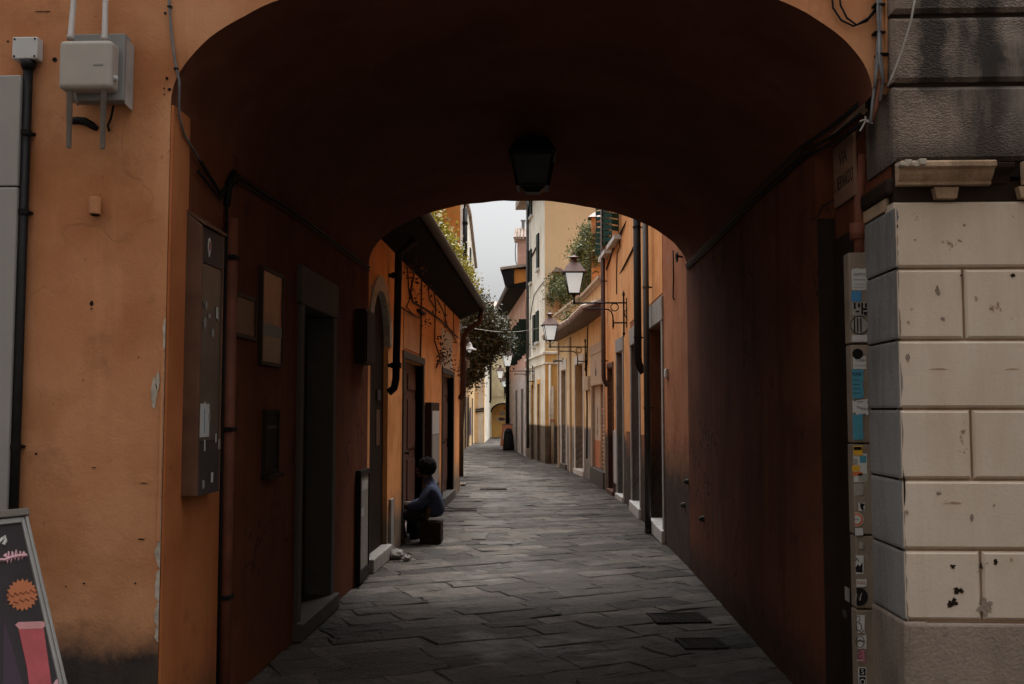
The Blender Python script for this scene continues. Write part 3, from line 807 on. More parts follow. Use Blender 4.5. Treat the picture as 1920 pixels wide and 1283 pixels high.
mb = MB(); mb.box(-20, 20, -14, -5.6, 14.5, 14.8); mb.build("roof", TILES, oh)

# ------------------------------------------------------------------ things on the left facade
def wall_thing(name, label, cat, q, group=None):
    return thing(name, label, cat, q, group)

# grey metal cladding of the neighbouring shopfront
t = thing("shopfront_pillar", "pale grey metal clad shopfront pillar at the far left edge of the orange wall", "shopfront", (-2.8, YF, 0))
xr_ = at_y(24, 600, YF - 0.07).x
zs = at_y(0, 350, YF - 0.07).z; zt = at_y(0, 141, YF - 0.07).z
mb = MB(); mb.box(-3.4, xr_, YF - 0.07, YF - 0.001, 0, zs - 0.003); mb.build("lower_panel", GREY_PANEL, t, bevel=0.006)
mb = MB(); mb.box(-3.4, xr_, YF - 0.07, YF - 0.001, zs + 0.003, zt); mb.build("upper_panel", GREY_PANEL, t, bevel=0.006)

# white junction box on the black pipe
q = at_y(48, 93, YF)
t = thing("junction_box", "small white junction box on top of the black pipe", "junction box", (q.x, YF, q.z))
a = at_y(23, 69, YF - 0.06); b = at_y(69, 110, YF - 0.06)
mb = MB(); mb.box(a.x, b.x, YF - 0.06, YF - 0.001, b.z, a.z); mb.build("body", WHITE_BOX, t, bevel=0.006)
for (x, z) in ((a.x + .012, a.z - .012), (b.x - .012, a.z - .012), (a.x + .012, b.z + .012), (b.x - .012, b.z + .012)):
    mb = MB(); mb.lathe((x, YF - 0.06, z), [(0.005, 0), (0.005, 0.002)], 8, (0, -1, 0)); mb.build("screw", INK, t)
# black pipe
tp = at_y(53, 122, YF - 0.035); bt = at_y(34, 960, YF - 0.035)
t = thing("drain_pipe", "black vertical pipe running down the orange wall below the white box", "pipe", (tp.x, YF, 0))
mb = MB(); mb.tube([(tp.x, YF - 0.035, 0.0), (tp.x, YF - 0.035, tp.z)], 0.022, 14); mb.build("pipe", BLACK_METAL, t, smooth=True)
mb = MB(); mb.tube([(tp.x, YF - 0.035, tp.z - .03), (tp.x, YF - 0.035, tp.z - .005), (tp.x, YF - 0.035, tp.z + .02)], [0.022, 0.034, 0.034], 14); mb.build("collar", BLACK_METAL, t, smooth=True)
for py_ in (250, 398, 838):
    z = at_y(50, py_, YF - .03).z
    mb = MB(); mb.tube([(tp.x, YF - .035, z - .012), (tp.x, YF - .035, z + .012)], 0.026, 14); mb.box(tp.x - .03, tp.x + .03, YF - .02, YF - .001, z - .006, z + .006); mb.build("clip", BLACK_METAL, t)

# wireless access point with four rod antennas
q = at_y(160, 122, YF)
t = thing("wifi_antenna_unit", "beige outdoor antenna box with four pale rods on the orange wall", "antenna unit", (q.x, YF, q.z))
a = at_y(143, 64, YF - 0.10); b = at_y(231, 188, YF - 0.10)
mb = MB(); mb.box(a.x - .02, b.x, YF - 0.10, YF - 0.035, b.z, a.z); mb.build("mounting_box", UNIT_GREY, t, bevel=0.004)
a2 = at_y(232, 80, YF - 0.04); b2 = at_y(243, 200, YF - 0.04)
mb = MB(); mb.prism([(b.x + .001, YF - .085, a2.z), (b2.x, YF - .03, a2.z - .01), (b2.x, YF - .002, a2.z - .01), (b.x + .001, YF - .002, a2.z)], (0, 0, b2.z - a2.z)); mb.build("side_cover", SIDE_GREY, t, bevel=0.003)
a = at_y(110, 75, YF - 0.2); b = at_y(207, 165, YF - 0.2)
mb = MB(); mb.box(a.x, b.x, YF - 0.2, YF - 0.105, b.z, a.z); fr = mb.build("front_box", UNIT_BEIGE, t, bevel=0.022, segs=5)
for p_ in fr.data.polygons: p_.use_smooth = False
mb = MB(); e = at_y(184, 121, YF - 0.202); mb.box(e.x - .023, e.x + .023, YF - .2025, YF - .2, e.z - .0035, e.z + .0035); mb.build("maker_mark", UNIT_GREY, t)
mb = MB(); e = at_y(209, 147, YF - 0.16); mb.lathe((b.x, YF - .16, e.z), [(.012, 0), (.012, .012), (.006, .016)], 10, (1, 0, 0)); mb.build("plug", WHITE_BOX, t)
for (x0, y0, x1, y1, up) in ((132, 75, 143, -60, 1), (196, 78, 199, -60, 1), (131, 168, 129, 278, 0), (195, 166, 192, 279, 0)):
    p0 = at_y(x0, y0, YF - .15); p1 = at_y(x1, y1, YF - .15)
    if up: p1 = p0 + (p1 - p0) * 1.0
    mb = MB(); mb.tube([p0, p0 + (p1 - p0) * .06, p0 + (p1 - p0) * .061, p1], [.017, .017, .0135, .0115], 12); mb.build("antenna_rod", SIDE_GREY, t, smooth=True)
mb = MB(); mb.tube([at_y(213, 198, YF - .04), at_y(208, 222, YF - .03), at_y(202, 236, YF - .02), at_y(205, 246, YF - .008)], .006, 8); mb.build("cable", BLACK_CABLE, t, smooth=True)
mb = MB(); mb.tube([at_y(140, 172, YF - .15), at_y(143, 190, YF - .13), at_y(146, 196, YF - .09)], .007, 8); mb.build("connector", UNIT_BEIGE, t, smooth=True)
mb = MB(); mb.tube([at_y(x, y, YF - .012) for x, y in ((132, 227), (146, 226), (160, 228), (172, 235), (182, 242))], [.016, .018, .019, .018, .012], 10); mb.build("cable_loop", BLACK_CABLE, t, smooth=True)
mb = MB(); e = at_y(242, 88, YF - .02); mb.lathe((e.x, YF - .045, e.z), [(.008, 0), (.012, .01), (.012, .02)], 8, (0, -1, 0)); mb.box(e.x - .004, e.x + .004, YF - .045, YF, e.z - .15, e.z + .005); mb.build("bracket", UNIT_GREY, t)

# clay pipe stub
q = at_y(183, 388, YF)
t = thing("pipe_stub", "short hollow clay coloured pipe stub sticking out of the orange wall", "pipe stub", (q.x, YF, q.z))
mb = MB(); a = Vector((q.x, YF + .02, q.z + .0)); 
mb.lathe((q.x, YF - .028, q.z - .042), [(.022, 0), (.0265, .004), (.0265, .08), (.021, .082), (.02, .05), (.001, .049)], 18); mb.build("pipe", ORANGE_CABLE, t, smooth=False)
mb = MB(); mb.lathe((q.x + .001, YF - .026, q.z - .05), [(.008, 0), (.02, .004), (.021, .012)], 14); mb.build("plug", INK, t)

# cable from the roof down over the arch edge
t = thing("wall_cable", "thin grey cable hanging down the orange wall onto the arch edge", "cable", at_y(330, 100, YF))
pts = [at_y(x, y, YF - .012) for x, y in ((316, -60), (318, 20), (321, 60), (326, 100), (331, 130))] 
tp_ = [at_y(336, 150, YF - .01), Vector((XL + .025, YF + .04, 3.0)), Vector((XL + .022, YF + .12, 2.93)), Vector((XL + .022, YF + .38, 2.85))]
mb = MB(); mb.tube(pts + tp_, .006, 8); mb.build("cable", GREY_CABLE, t, smooth=True)
for (x, y) in ((318, 13), (330, 129)):
    e = at_y(x, y, YF - .012); mb = MB(); mb.box(e.x - .009, e.x + .009, YF - .02, YF - .001, e.z - .004, e.z + .004); mb.build("clip", INK, t)

# dark cables under the vault
t = thing("vault_cable", "black cables clipped under the left springing of the vault", "cable", (XL + .03, 6, 3))
mb = MB()
for (dz, r) in ((0, .010), (-.03, .007)):
    mb.tube([(XL + .022, YF + .35 + dz, 2.86 + dz * 2), (XL + .022, 5.3, 2.76 + dz), (XL + .022, 5.6, 2.93 + dz), (XL + .022, 7, 2.98 + dz), (XL + .022, 9.8, 3.0 + dz)], r, 8)
mb.build("cable", BLACK_CABLE, t, smooth=True)
t = thing("vault_cable", "thick bundle of black cables along the right springing of the vault", "cable", (1.42, 6, 3.05))
mb = MB(); rnd = random.Random(8)
for k in range(5):
    off = Vector((rnd.uniform(-.03, .02), 0, rnd.uniform(-.05, .05)))
    mb.tube([Vector((1.475, YF + .12, 3.0)) + off, Vector((1.44, 5.0, 2.98)) + off, Vector((1.40, 5.6, 3.02)) + off * .7, Vector((1.40, 7, 3.05)) + off * .6, Vector((1.40, 8.6, 3.04)) + off * .6, Vector((1.40, 10.3, 3.06)) + off * .5], rnd.uniform(.006, .011), 8)
mb.build("cable", BLACK_CABLE, t, smooth=True)

# cable bundle on the right of the arch
t = thing("cable_bundle", "bundle of grey cables and orange conduits between arch and dark stone wall", "cables", at_y(1655, 80, YF))
def fpath(pp, d): return [at_y(x, y, YF - d) for x, y in pp]
mb = MB()
mb.tube(fpath([(1662, -40), (1662, 60), (1661, 120), (1660, 157)], .02), .011, 10); mb.build("conduit", ORANGE_CABLE, t, smooth=True)
mb = MB(); mb.tube(fpath([(1652, -40), (1654, 60), (1655, 130), (1652, 156)], .022), .010, 10); mb.build("conduit", ORANGE_CABLE, t, smooth=True)
mb = MB(); mb.tube(fpath([(1651, 150), (1647, 175), (1640, 205), (1633, 228)], .02), [.018, .018, .014, .012], 10); mb.build("conduit", RED_PIPE, t, smooth=True)
for k, pp in enumerate([[(1647, -40), (1648, 40), (1645, 90), (1641, 150), (1636, 190), (1632, 232)], [(1651, -40), (1650, 50), (1652, 110), (1656, 150), (1650, 190)],
                        [(1644, -40), (1646, 30), (1649, 90), (1642, 140), (1640, 165)], [(1648, 60), (1648, 110), (1652, 135), (1657, 158)]]):
    mb = MB(); mb.tube(fpath(pp, .035 + .004 * k), .0065, 8); mb.build("cable", GREY_CABLE, t, smooth=True)
mb = MB()
mb.tube(fpath([(1558, -30), (1562, 15), (1577, 38), (1600, 49), (1625, 40), (1642, 20), (1647, 5)], .015), .005, 8)
mb.tube(fpath([(1572, -30), (1576, 10), (1588, 34), (1606, 47), (1628, 34), (1646, 12)], .02), .005, 8)
mb.build("cable_loop", BLACK_CABLE, t, smooth=True)
for (x, y) in ((1650, 10), (1650, 62), (1655, 103), (1656, 104)):
    e = at_y(x, y, YF - .03); mb = MB(); mb.box(e.x - .03, e.x + .02, YF - .048, YF - .001, e.z - .004, e.z + .004); mb.build("clip", INK, t)
mb = MB(); 
for pp in ([(1612, 228), (1620, 225), (1630, 227)], [(1622, 218), (1624, 228), (1636, 232)], [(1622, 228), (1616, 240), (1612, 246)]):
    mb.tube(fpath(pp, .03), .004, 6)
mb.build("wire_end", PAPER_DARK, t)
t = thing("slack_wire", "thin pale wire hanging slantwise across the dark stone blocks", "wire", at_y(1690, 80, 4.5))
mb = MB(); mb.tube([at_y(x, y, 4.50) for x, y in ((1722, -40), (1708, 40), (1690, 100), (1672, 145), (1664, 162))], .005, 6); mb.build("wire", PAPER_DARK, t, smooth=True)

# ------------------------------------------------------------------ things inside the tunnel, left wall
def lw_box(name, mat, par, s0, s1, z0, z1, d0, d1, bevel=0.0, W=WL):
    mb = MB(); mb.wbox(W, s0, s1, z0, z1, d0, d1); return mb.build(name, mat, par, bevel=bevel)
# wall display case
s0 = WL.s(338); s1 = WL.s(416, 0.09)
zt_, zb_ = 2.56, 1.19
t = thing("display_case", "narrow brown wall mounted display case with dusty glass front at the tunnel mouth", "display case", WL.p(s0, 1.2))
D = 0.088
mb = MB(); mb.prism([WL.p(s0, zb_), WL.p(s0, zt_ + .02), WL.p(s0, zt_ - .055, D), WL.p(s0, zb_, D)], WL.u * 0.03); mb.build("side_panel", BROWN_PAINT, t, bevel=0.003)
mb = MB(); mb.prism([WL.p(s1 - .02, zb_), WL.p(s1 - .02, zt_ + .02), WL.p(s1 - .02, zt_ - .055, D), WL.p(s1 - .02, zb_, D)], WL.u * 0.02); mb.build("side_panel", BROWN_PAINT, t, bevel=0.003)
lw_box("back_panel", DARK_WOOD, t, s0 + .031, s1 - .021, zb_, zt_ - .06, 0.0, 0.02)
zz1 = WL.z_at(390, 495, D); zz0 = WL.z_at(390, 828, D)
lw_box("header_board", BOARD_DARK, t, s0 + .031, s1 - .021, zz1, zt_ - .058, 0.03, D)
lw_box("glass_pane", CASE_GLASS, t, s0 + .031, s1 - .021, zz0 + .003, zz1 - .003, 0.06, D - .006)
lw_box("lower_board", BOARD_DARK, t, s0 + .031, s1 - .021, zb_, zz0, 0.03, D - .002)
mb = MB(); mb.prism([WL.p(s0 + .0, zt_ + .021), WL.p(s0, zt_ + .03), WL.p(s0, zt_ - .04, D + .012), WL.p(s0, zt_ - .052, D + .012)], WL.u * (s1 - s0)); mb.build("sloping_top", BROWN_PAINT, t)
def case_item(name, x0, y0, x1, y1, mat, d=D - .0035):
    a = WL.px(x0, y0, d); b = WL.px(x1, y1, d)
    mb = MB(); mb.wbox(WL, a[0], b[0], b[1], a[1], d - .002, d); return mb.build(name, mat, t)
# the oval crest on the header
c = WL.px(393, 462, D + .002); n = 14
mb = MB(); mb.prism([WL.p(c[0] + .022 * math.cos(2*math.pi*k/n), c[1] + .042 * math.sin(2*math.pi*k/n) - (.012 if k in (10, 11) else 0), D + .0005) for k in range(n)], WL.n * .002); mb.build("crest", PAPER, t)
mb = MB(); mb.prism([WL.p(c[0] + .012 * math.cos(2*math.pi*k/n), c[1] + .026 * math.sin(2*math.pi*k/n), D + .003) for k in range(n)], WL.n * .001); mb.build("crest_emblem", INK_RED, t)
s_ = case_item("notice_sticker", 376, 757, 392, 819, PAPER)
a = WL.px(384, 788, D)
text("~", .022, WL.p(a[0], a[1], D - .002), (0, 0, -1), WL.n.cross(Vector((0, 0, -1))), BLUE_DEEP, t, "sticker_lettering", .0008, maxw=.13)
for k in range(12):
    rr = random.Random(k); x = rr.uniform(375, 412); y = rr.choice([rr.uniform(745, 828), rr.uniform(840, 920), rr.uniform(560, 620)])
    case_item("torn_tape", x, y, x + rr.uniform(1.2, 4), y + rr.uniform(6, 24), PAPER_DARK if k % 2 else PAPER, D - .001)
mb = MB()
for (x, y, l) in ((381, 600, 20), (407, 575, 30), (383, 565, 12)):
    p0 = WL.px(x, y, D); mb.tube([WL.p(p0[0], p0[1], D - .003), WL.p(p0[0] + .02, p0[1] - .02, D - .003), WL.p(p0[0] + .035, p0[1] - l / 400, D - .003)], .003, 5)
mb.build("scratch", PAPER_DARK, t)

# conduit beside the case
t = thing("wall_conduit", "vertical black conduit with red pipe beside the brown display case", "pipe", WL.p(.9, 0))
sA = WL.s(418, .02)
mb = MB(); mb.tube([WL.p(sA, 0, .02), WL.p(sA, 2.72, .02)], .009, 8); mb.build("cable", BLACK_CABLE, t, smooth=True)
sB = WL.s(428, .03)
mb = MB(); mb.tube([WL.p(sB, 0, .032), WL.p(sB, 2.66, .032)], .034, 14); mb.build("pipe", RED_PIPE, t, smooth=True)
for z in (2.44, 1.5, .6):
    mb = MB(); mb.wbox(WL, sB - .045, sB + .045, z - .012, z + .012, 0, .069); mb.build("clip", INK, t, bevel=.003)
mb = MB(); mb.tube([WL.p(sA, 2.72, .02), WL.p(sA + .03, 2.86, .025), WL.p(sA + .12, 2.93, .02)], .02, 8); mb.build("elbow", BLACK_CABLE, t, smooth=True)

# dark board
def framed(name, label, cat, x0, y0, x1, y1, face, frame, d=.03, W=WL, fw=.025):
    a = W.px(x0, y0, d); b = W.px(x1, y1, d)
    s0, s1, z1, z0 = a[0], b[0], a[1], b[1]
    t = thing(name, label, cat, W.p(s0, z0))
    mb = MB(); mb.wbox(W, s0 + fw, s1 - fw, z0 + fw, z1 - fw, 0.001, d - .008); mb.build("panel", face, t)
    mb = MB()
    mb.wbox(W, s0, s0 + fw, z0, z1, 0.001, d); mb.wbox(W, s1 - fw, s1, z0, z1, 0.001, d)
    mb.wbox(W, s0 + fw, s1 - fw, z0, z0 + fw, 0.001, d - .001); mb.wbox(W, s0 + fw, s1 - fw, z1 - fw, z1, 0.001, d - .001)
    mb.build("frame", frame, t, bevel=.003)
    return t, s0, s1, z0, z1
framed("notice_board", "blank dark notice board hanging left of the tall framed poster", "notice board", 443, 545, 482, 640, BROWN_PAINT, DARK_WOOD)
t, s0, s1, z0, z1 = framed("framed_poster", "tall framed poster, orange reflection painted on its glass, dark below, on the tunnel wall", "poster", 494, 497, 531, 690, PICTURE_GLASS, DARK_WOOD)
zm = WL.z_at(512, 612); zm2 = WL.z_at(512, 634)
mb = MB(); mb.wbox(WL, s0 + .026, s1 - .026, zm2, zm, .0225, .0245); mb.build("pale_reflection", PAPER_DARK, t)  # pale edge of the reflection, painted on the glass
mb = MB(); mb.wbox(WL, s0 + .026, s1 - .026, z0 + .026, zm2 - .001, .0225, .0245); mb.build("lower_glass", PICTURE_DARK, t)
t, s0, s1, z0, z1 = framed("letter_box", "dark letter box in the tunnel wall under the tall framed poster", "letter box", 500, 768, 524, 885, INK, STAIN_DARK)
mb = MB(); mb.wbox(WL, s0 - .01, s1 + .01, z0 - .03, z0 - .001, .001, .06); mb.build("ledge", STAIN_DARK, t, bevel=.004)
mb = MB(); mb.wbox(WL, s0 + .05, s1 - .05, z1 - .12, z1 - .1, .022, .026); mb.build("slot", DARK_STONE, t)
# leaning menu board near the end of the tunnel
s0, s1 = WL.s(668), WL.s(686)
t = thing("poster_stand", "slim grey poster stand in a dark frame against the left wall", "poster stand", WL.p(s0, 0))
z1 = 1.05
mb = MB(); mb.wbox(WL, s0, s0 + .04, 0.02, z1, .005, .05); mb.wbox(WL, s1 - .04, s1, .02, z1, .005, .05); mb.wbox(WL, s0 + .04, s1 - .04, z1 - .05, z1, .005, .05); mb.wbox(WL, s0 + .04, s1 - .04, .02, .14, .005, .05)
mb.build("frame", BLACK_METAL, t, bevel=.004)
mb = MB(); mb.wbox(WL, s0 + .04, s1 - .04, .14, z1 - .05, .01, .04); mb.build("poster", PAPER_DARK, t)
mb = MB(); mb.wbox(WL, s0 + .09, s0 + .2, .62, .7, .0405, .042); mb.wbox(WL, s0 + .1, s1 - .1, .86, .94, .0405, .042); mb.build("white_print", PAPER, t)
# shutter box on wall
mb = MB(); s0, s1 = WL.s(664), WL.s(681)
t = thing("wall_cabinet", "narrow black cabinet fixed high on the tunnel wall above the lit patch", "cabinet", WL.p(s0, 1.7))
z1, z0 = WL.z_at(672, 582), WL.z_at(672, 683)
mb.wbox(WL, s0, s1, z0, z1, .001, .10); mb.build("body", DARK_WOOD, t, bevel=.004)
mb = MB(); mb.wbox(WL, s0 + .02, s1 - .02, z0 + .02, z1 - .02, .10, .11); mb.build("door", STAIN_DARK, t, bevel=.003)
# thin pole
q = at_z(696, 1046)
t = thing("pole", "thin grey metal pole standing beside the arched door step", "pole", (q.x, q.y, 0))
mb = MB(); mb.tube([(q.x, q.y, 0), (q.x, q.y, .52)], .012, 10); mb.build("shaft", UNIT_GREY, t, smooth=True)
mb = MB(); mb.lathe((q.x, q.y, 0), [(.04, 0), (.04, .008), (.016, .014)], 12); mb.lathe((q.x, q.y, .52), [(.013, 0), (.016, .01), (.004, .02)], 10); mb.build("cap", UNIT_GREY, t)

# ------------------------------------------------------------------ ceiling lantern of the vault
q = Vector((-0.125, 7.75, 3.70))
t = thing("ceiling_lantern", "unlit square lantern hanging from the dark vault", "lantern", q)
def frustum(mb, c, w0, w1, z0, z1, rot=0):
    cs, sn = math.cos(rot), math.sin(rot)
    def P(x, y, z): return (c[0] + x * cs - y * sn, c[1] + x * sn + y * cs, z)
    a, b = w0 / 2, w1 / 2
    mb.hexa([P(-a, -a, z0), P(a, -a, z0), P(a, a, z0), P(-a, a, z0), P(-b, -b, z1), P(b, -b, z1), P(b, b, z1), P(-b, b, z1)])
mb = MB(); frustum(mb, q, .36, .24, 3.58, 3.69); frustum(mb, q, .34, .38, 3.55, 3.58); mb.lathe((q.x, q.y, 3.69), [(.06, 0), (.04, .03), (.02, .05)], 12); mb.build("cap", BLACK_METAL, t)
mb = MB(); frustum(mb, q, .22, .31, 3.34, 3.549); mb.build("glass", LAMP_DARK, t)
mb = MB()
for sx in (-1, 1):
    for sy in (-1, 1):
        mb.tube([(q.x + sx * .115, q.y + sy * .115, 3.33), (q.x + sx * .16, q.y + sy * .16, 3.56)], .012, 6)
frustum(mb, q, .25, .25, 3.315, 3.338); frustum(mb, q, .10, .2, 3.28, 3.315)
mb.build("frame", BLACK_METAL, t)

# ================================================================== STONE BUILDING ON THE RIGHT
YS = 4.55
def sz(y): return at_y(1800, y, YS).z
sb = thing("stone_building", "stone building with dark stained upper blocks and cream lower blocks", "building", (1.6, YS, 0))
XS = at_y(1687, 800, YS).x
XU = at_y(1675, 200, YS).x
cuts = [sz(1165), sz(1032), sz(900), sz(767), sz(637), sz(503), sz(376)]
vj = {0: [1832], 1: [], 2: [1822], 3: [], 4: [1815], 5: []}
mb = MB(); G = .0055
def block(mb, x0, x1, z0, z1, y=YS, dep=.12, ch=.011):
    a = [(x0, y + ch, z0), (x1, y + ch, z0), (x1, y + ch, z1), (x0, y + ch, z1)]
    b = [(x0 + ch, y, z0 + ch), (x1 - ch, y, z0 + ch), (x1 - ch, y, z1 - ch), (x0 + ch, y, z1 - ch)]
    c = [(x, YS + dep, z) for x, _, z in a]
    mb.add(a + b + c, [(4, 5, 6, 7), (0, 1, 5, 4), (1, 2, 6, 5), (2, 3, 7, 6), (3, 0, 4, 7), (0, 8, 9, 1), (1, 9, 10, 2), (2, 10, 11, 3), (3, 11, 8, 0)])
for i in range(6):
    xs = [XS] + [at_y(v, 800, YS).x for v in vj[i]] + [2.62 + .3 * (i % 2)]
    xs += [xs[-1] + 1.1, xs[-1] + 2.3, 7.0]
    for k in range(len(xs) - 1):
        block(mb, xs[k] + (G if k else 0), xs[k + 1] - G, cuts[i] + G, cuts[i + 1] - G)
mb.build("cream_blocks", STONE_LOW, sb)
mb = MB(); mb.box(XS + .022, 7, YS + .022, YS + .1, 0.3, cuts[6] - .01); mb.build("mortar", STONE_CORNICE, sb)
mb = MB(); mb.box(XS + .006, 7, YS - .012, 6, 0, sz(1169)); mb.build("plinth", STONE_PLINTH, sb, bevel=.012)
# dark pitted upper blocks
zu = [sz(306), sz(157), sz(27), sz(27) + .33, sz(27) + .66, sz(27) + .99, 6.5, 9]
mb = MB()
for i in range(len(zu) - 1):
    block(mb, XU, 7, zu[i] + .011, zu[i + 1] - .011, y=YS - .005, dep=.4, ch=.018)
mb.build("pitted_blocks", STONE_UP, sb)
mb = MB(); mb.box(XU + .012, 7, YS + .025, YS + .4, sz(330), 9); mb.build("mortar", STAIN_DARK, sb)
# cornice with mouldings, dark throat and brackets
xc0, xc1 = at_y(1685, 320, YS - .05).x, at_y(1862, 320, YS - .05).x
prof = [(0, sz(306)), (-.085, sz(309)), (-.095, sz(312)), (-.095, sz(321)), (-.07, sz(324)), (-.06, sz(332)), (-.045, sz(338)), (-.03, sz(343)), (-.03, sz(349)), (0, sz(350))]
mb = MB(); mb.prism([(xc0, YS + d, z) for d, z in prof], (xc1 - xc0, 0, 0)); 
mb.build("cornice", STONE_CORNICE, sb, bevel=.003)
prof2 = [(0, sz(306)), (-.06, sz(311)), (-.055, sz(320)), (-.01, sz(330)), (0, sz(345))]
mb = MB(); mb.prism([(xc1 + .003, YS + d, z) for d, z in prof2], (.09, 0, 0)); mb.build("broken_cornice", STAIN_DARK, sb, bevel=.004)
mb = MB(); mb.prism([(xc1 + .14, YS + d, z) for d, z in prof], (3, 0, 0)); mb.build("cornice", STONE_CORNICE, sb, bevel=.003)
mb = MB(); mb.box(XS + .01, 7, YS + .02, YS + .2, sz(377), sz(340)); mb.build("dark_recess", STAIN_DARK, sb)
for (x0, x1) in ((1748, 1796), (1906, 1990)):
    a = at_y(x0, 360, YS).x; b = at_y(x1, 360, YS).x
    mb = MB(); mb.prism([(a, YS - .02, sz(352)), (b, YS - .02, sz(352)), (b - .012, YS - .02, sz(374)), (a + .012, YS - .02, sz(374))], (0, .05, 0)); mb.build("bracket", STONE_CORNICE, sb, bevel=.004)
# chunk of broken pale stone at the cornice corner
mb = MB(); rnd = random.Random(21)
for k in range(9):
    x = at_y(1682 + k * 4.6, 314, YS - .05).x; w = rnd.uniform(.012, .022); z = sz(314 + rnd.uniform(-3, 3))
    mb.box(x - w/2, x + w/2 + .012, YS - .10 - rnd.uniform(0, .015), YS - .06, z - rnd.uniform(.008, .018), z + rnd.uniform(.004, .012))
mb.build("chipped_edge", PLASTER_BARE, sb, bevel=.004)
# grey painted return of the jamb, same courses
YJ = 4.985
mb = MB()
zc = [cuts[0]] + cuts[1:6] + [sz(388)]
for i in range(6):
    z0, z1 = zc[i] + G, zc[i + 1] - G; ch = .012
    a = [(XS, YS + .002, z0), (XS, YJ, z0), (XS, YJ, z1), (XS, YS + .002, z1)]
    x1 = XS - .003
    b = [(x1, YS + .03, z0 + ch), (x1, YJ - ch, z0 + ch), (x1, YJ - ch, z1 - ch), (x1, YS + .03, z1 - ch)]
    mb.add(a + b + [(XS + .1, max(y, YS + .06), z) for _, y, z in a], [(4, 5, 6, 7), (0, 1, 5, 4), (1, 2, 6, 5), (2, 3, 7, 6), (3, 0, 4, 7), (0, 8, 9, 1), (1, 9, 10, 2), (2, 10, 11, 3), (3, 11, 8, 0)])
mb.build("grey_jamb", STONE_SIDE, sb)
mb = MB(); mb.box(XS + .01, XS + .1, YS + .1, YJ - .01, 0.0, sz(380)); mb.build("mortar", STAIN_DARK, sb)
mb = MB(); mb.box(XS - .004, XS + .1, YS + .10, YJ, sz(386), sz(362)); mb.build("jamb_cap", STONE_CORNICE, sb, bevel=.004)
mb = MB(); mb.box(XS - .01, XS + .1, YS - .01, YJ, 0, cuts[0] - .004); mb.build("jamb_plinth", STONE_PLINTH, sb, bevel=.012)
mb = MB(); mb.box(XS - .02, XS + .14, YS + .03, YJ, sz(362), sz(328)); mb.build("dark_recess", STAIN_DARK, sb, bevel=.02)
# flaking paint along the jamb corner
z = .65
while z < 2.5:
    h = rnd.uniform(.02, .16); w = rnd.uniform(.003, .011); n = 8
    mb = MB(); mb.prism([(XS + .010 + w * math.cos(math.pi * (k / (n - 1) - .5)) * rnd.uniform(.5, 1.1), YS - .002, z + h * k / (n - 1)) for k in range(n)], (0, .004, 0)); mb.build("flaked_paint", [STONE_SIDE, STAIN_DARK, STONE_PLINTH][int(z * 100) % 3], sb)
    z += h * rnd.uniform(.9, 1.8)
mb = MB(); mb.box(2.3, 7, YS + .3, 10, 0, 9); mb.build("body", STONE_CORNICE, sb)

for (x, y, w, h, sd_) in ((1785, 1131, 20, 17, 1), (1797, 1107, 17, 15, 2), (1786, 1062, 9, 9, 3), (1848, 1138, 22, 24, 4), (1839, 1062, 6, 9, 5), (1866, 1054, 9, 10, 6), (1758, 546, 8, 20, 7), (1768, 598, 7, 9, 8),
                          (1702, 672, 8, 14, 9), (1760, 925, 9, 7, 10), (1822, 972, 7, 12, 11), (1700, 960, 8, 9, 12), (1802, 517, 4, 4, 13), (1899, 517, 8, 7, 14), (1808, 423, 5, 7, 15), (1703, 605, 6, 6, 16), (1830, 560, 7, 12, 17), (1896, 1050, 6, 6, 18), (1790, 943, 30, 3, 19), (1760, 692, 26, 3, 20), (1900, 692, 22, 3, 21), (1716, 450, 5, 4, 22)):
    rr = random.Random(sd_ * 7); n = 40; q = at_y(x, y, YS); k_ = 0.5 / 417
    pts = []
    for k in range(n):
        a = 2 * math.pi * k / n; f = 0.85 + .75 * mnoise.noise(Vector((math.cos(a) * 1.4, math.sin(a) * 1.4, sd_ * 3.7))) + .45 * mnoise.noise(Vector((math.cos(a) * 5, math.sin(a) * 5, sd_ * 1.3))) + .12 * rr.random()
        pts.append((q.x + w * k_ * f * math.cos(a), YS - .0015, q.z + h * k_ * f * math.sin(a)))
    mb = MB(); mb.prism(pts, (0, .0025, 0)); mb.build("paint_loss", STAIN_DARK if sd_ in (1, 2, 3, 5, 6, 13, 14) else STONE_PLINTH if sd_ < 16 else STONE_CORNICE, sb)
# beige cable duct with stickers
YD = 4.965
def dp(x, y): return at_y(x, y, YD)
xa, xb = dp(1596, 700).x, dp(1634, 700).x
t = thing("cable_duct", "beige cable duct plastered with torn posters and stickers beside the stone jamb", "cable duct", (xa, YD, 0))
zz = [0.0, dp(1615, 1143).z, dp(1615, 1004).z, dp(1615, 832).z, dp(1615, 645).z, dp(1615, 472).z]
for k in range(5):
    mb = MB(); mb.box(xa + .002 * (k % 2), xb - .002 * ((k + 1) % 2), YD + .002 * (k % 2), YD + .09, zz[k] + .004, zz[k + 1] - .004); mb.build("duct_section", DUCT, t, bevel=.006)
mb = MB(); mb.tube([(dp(1617, 470).x, YD + .04, 2.30), (dp(1617, 420).x, YD + .04, 2.62), (dp(1620, 300).x, YD + .03, 2.86)], .028, 12); mb.build("pipe", RED_PIPE, t, smooth=True)
mb = MB(); mb.tube([(dp(1614, 450).x, YD + .04, 2.44), (dp(1614, 430).x, YD + .04, 2.52)], .042, 12); mb.build("pipe_joint", RED_PIPE, t, smooth=True)
lay = [0]
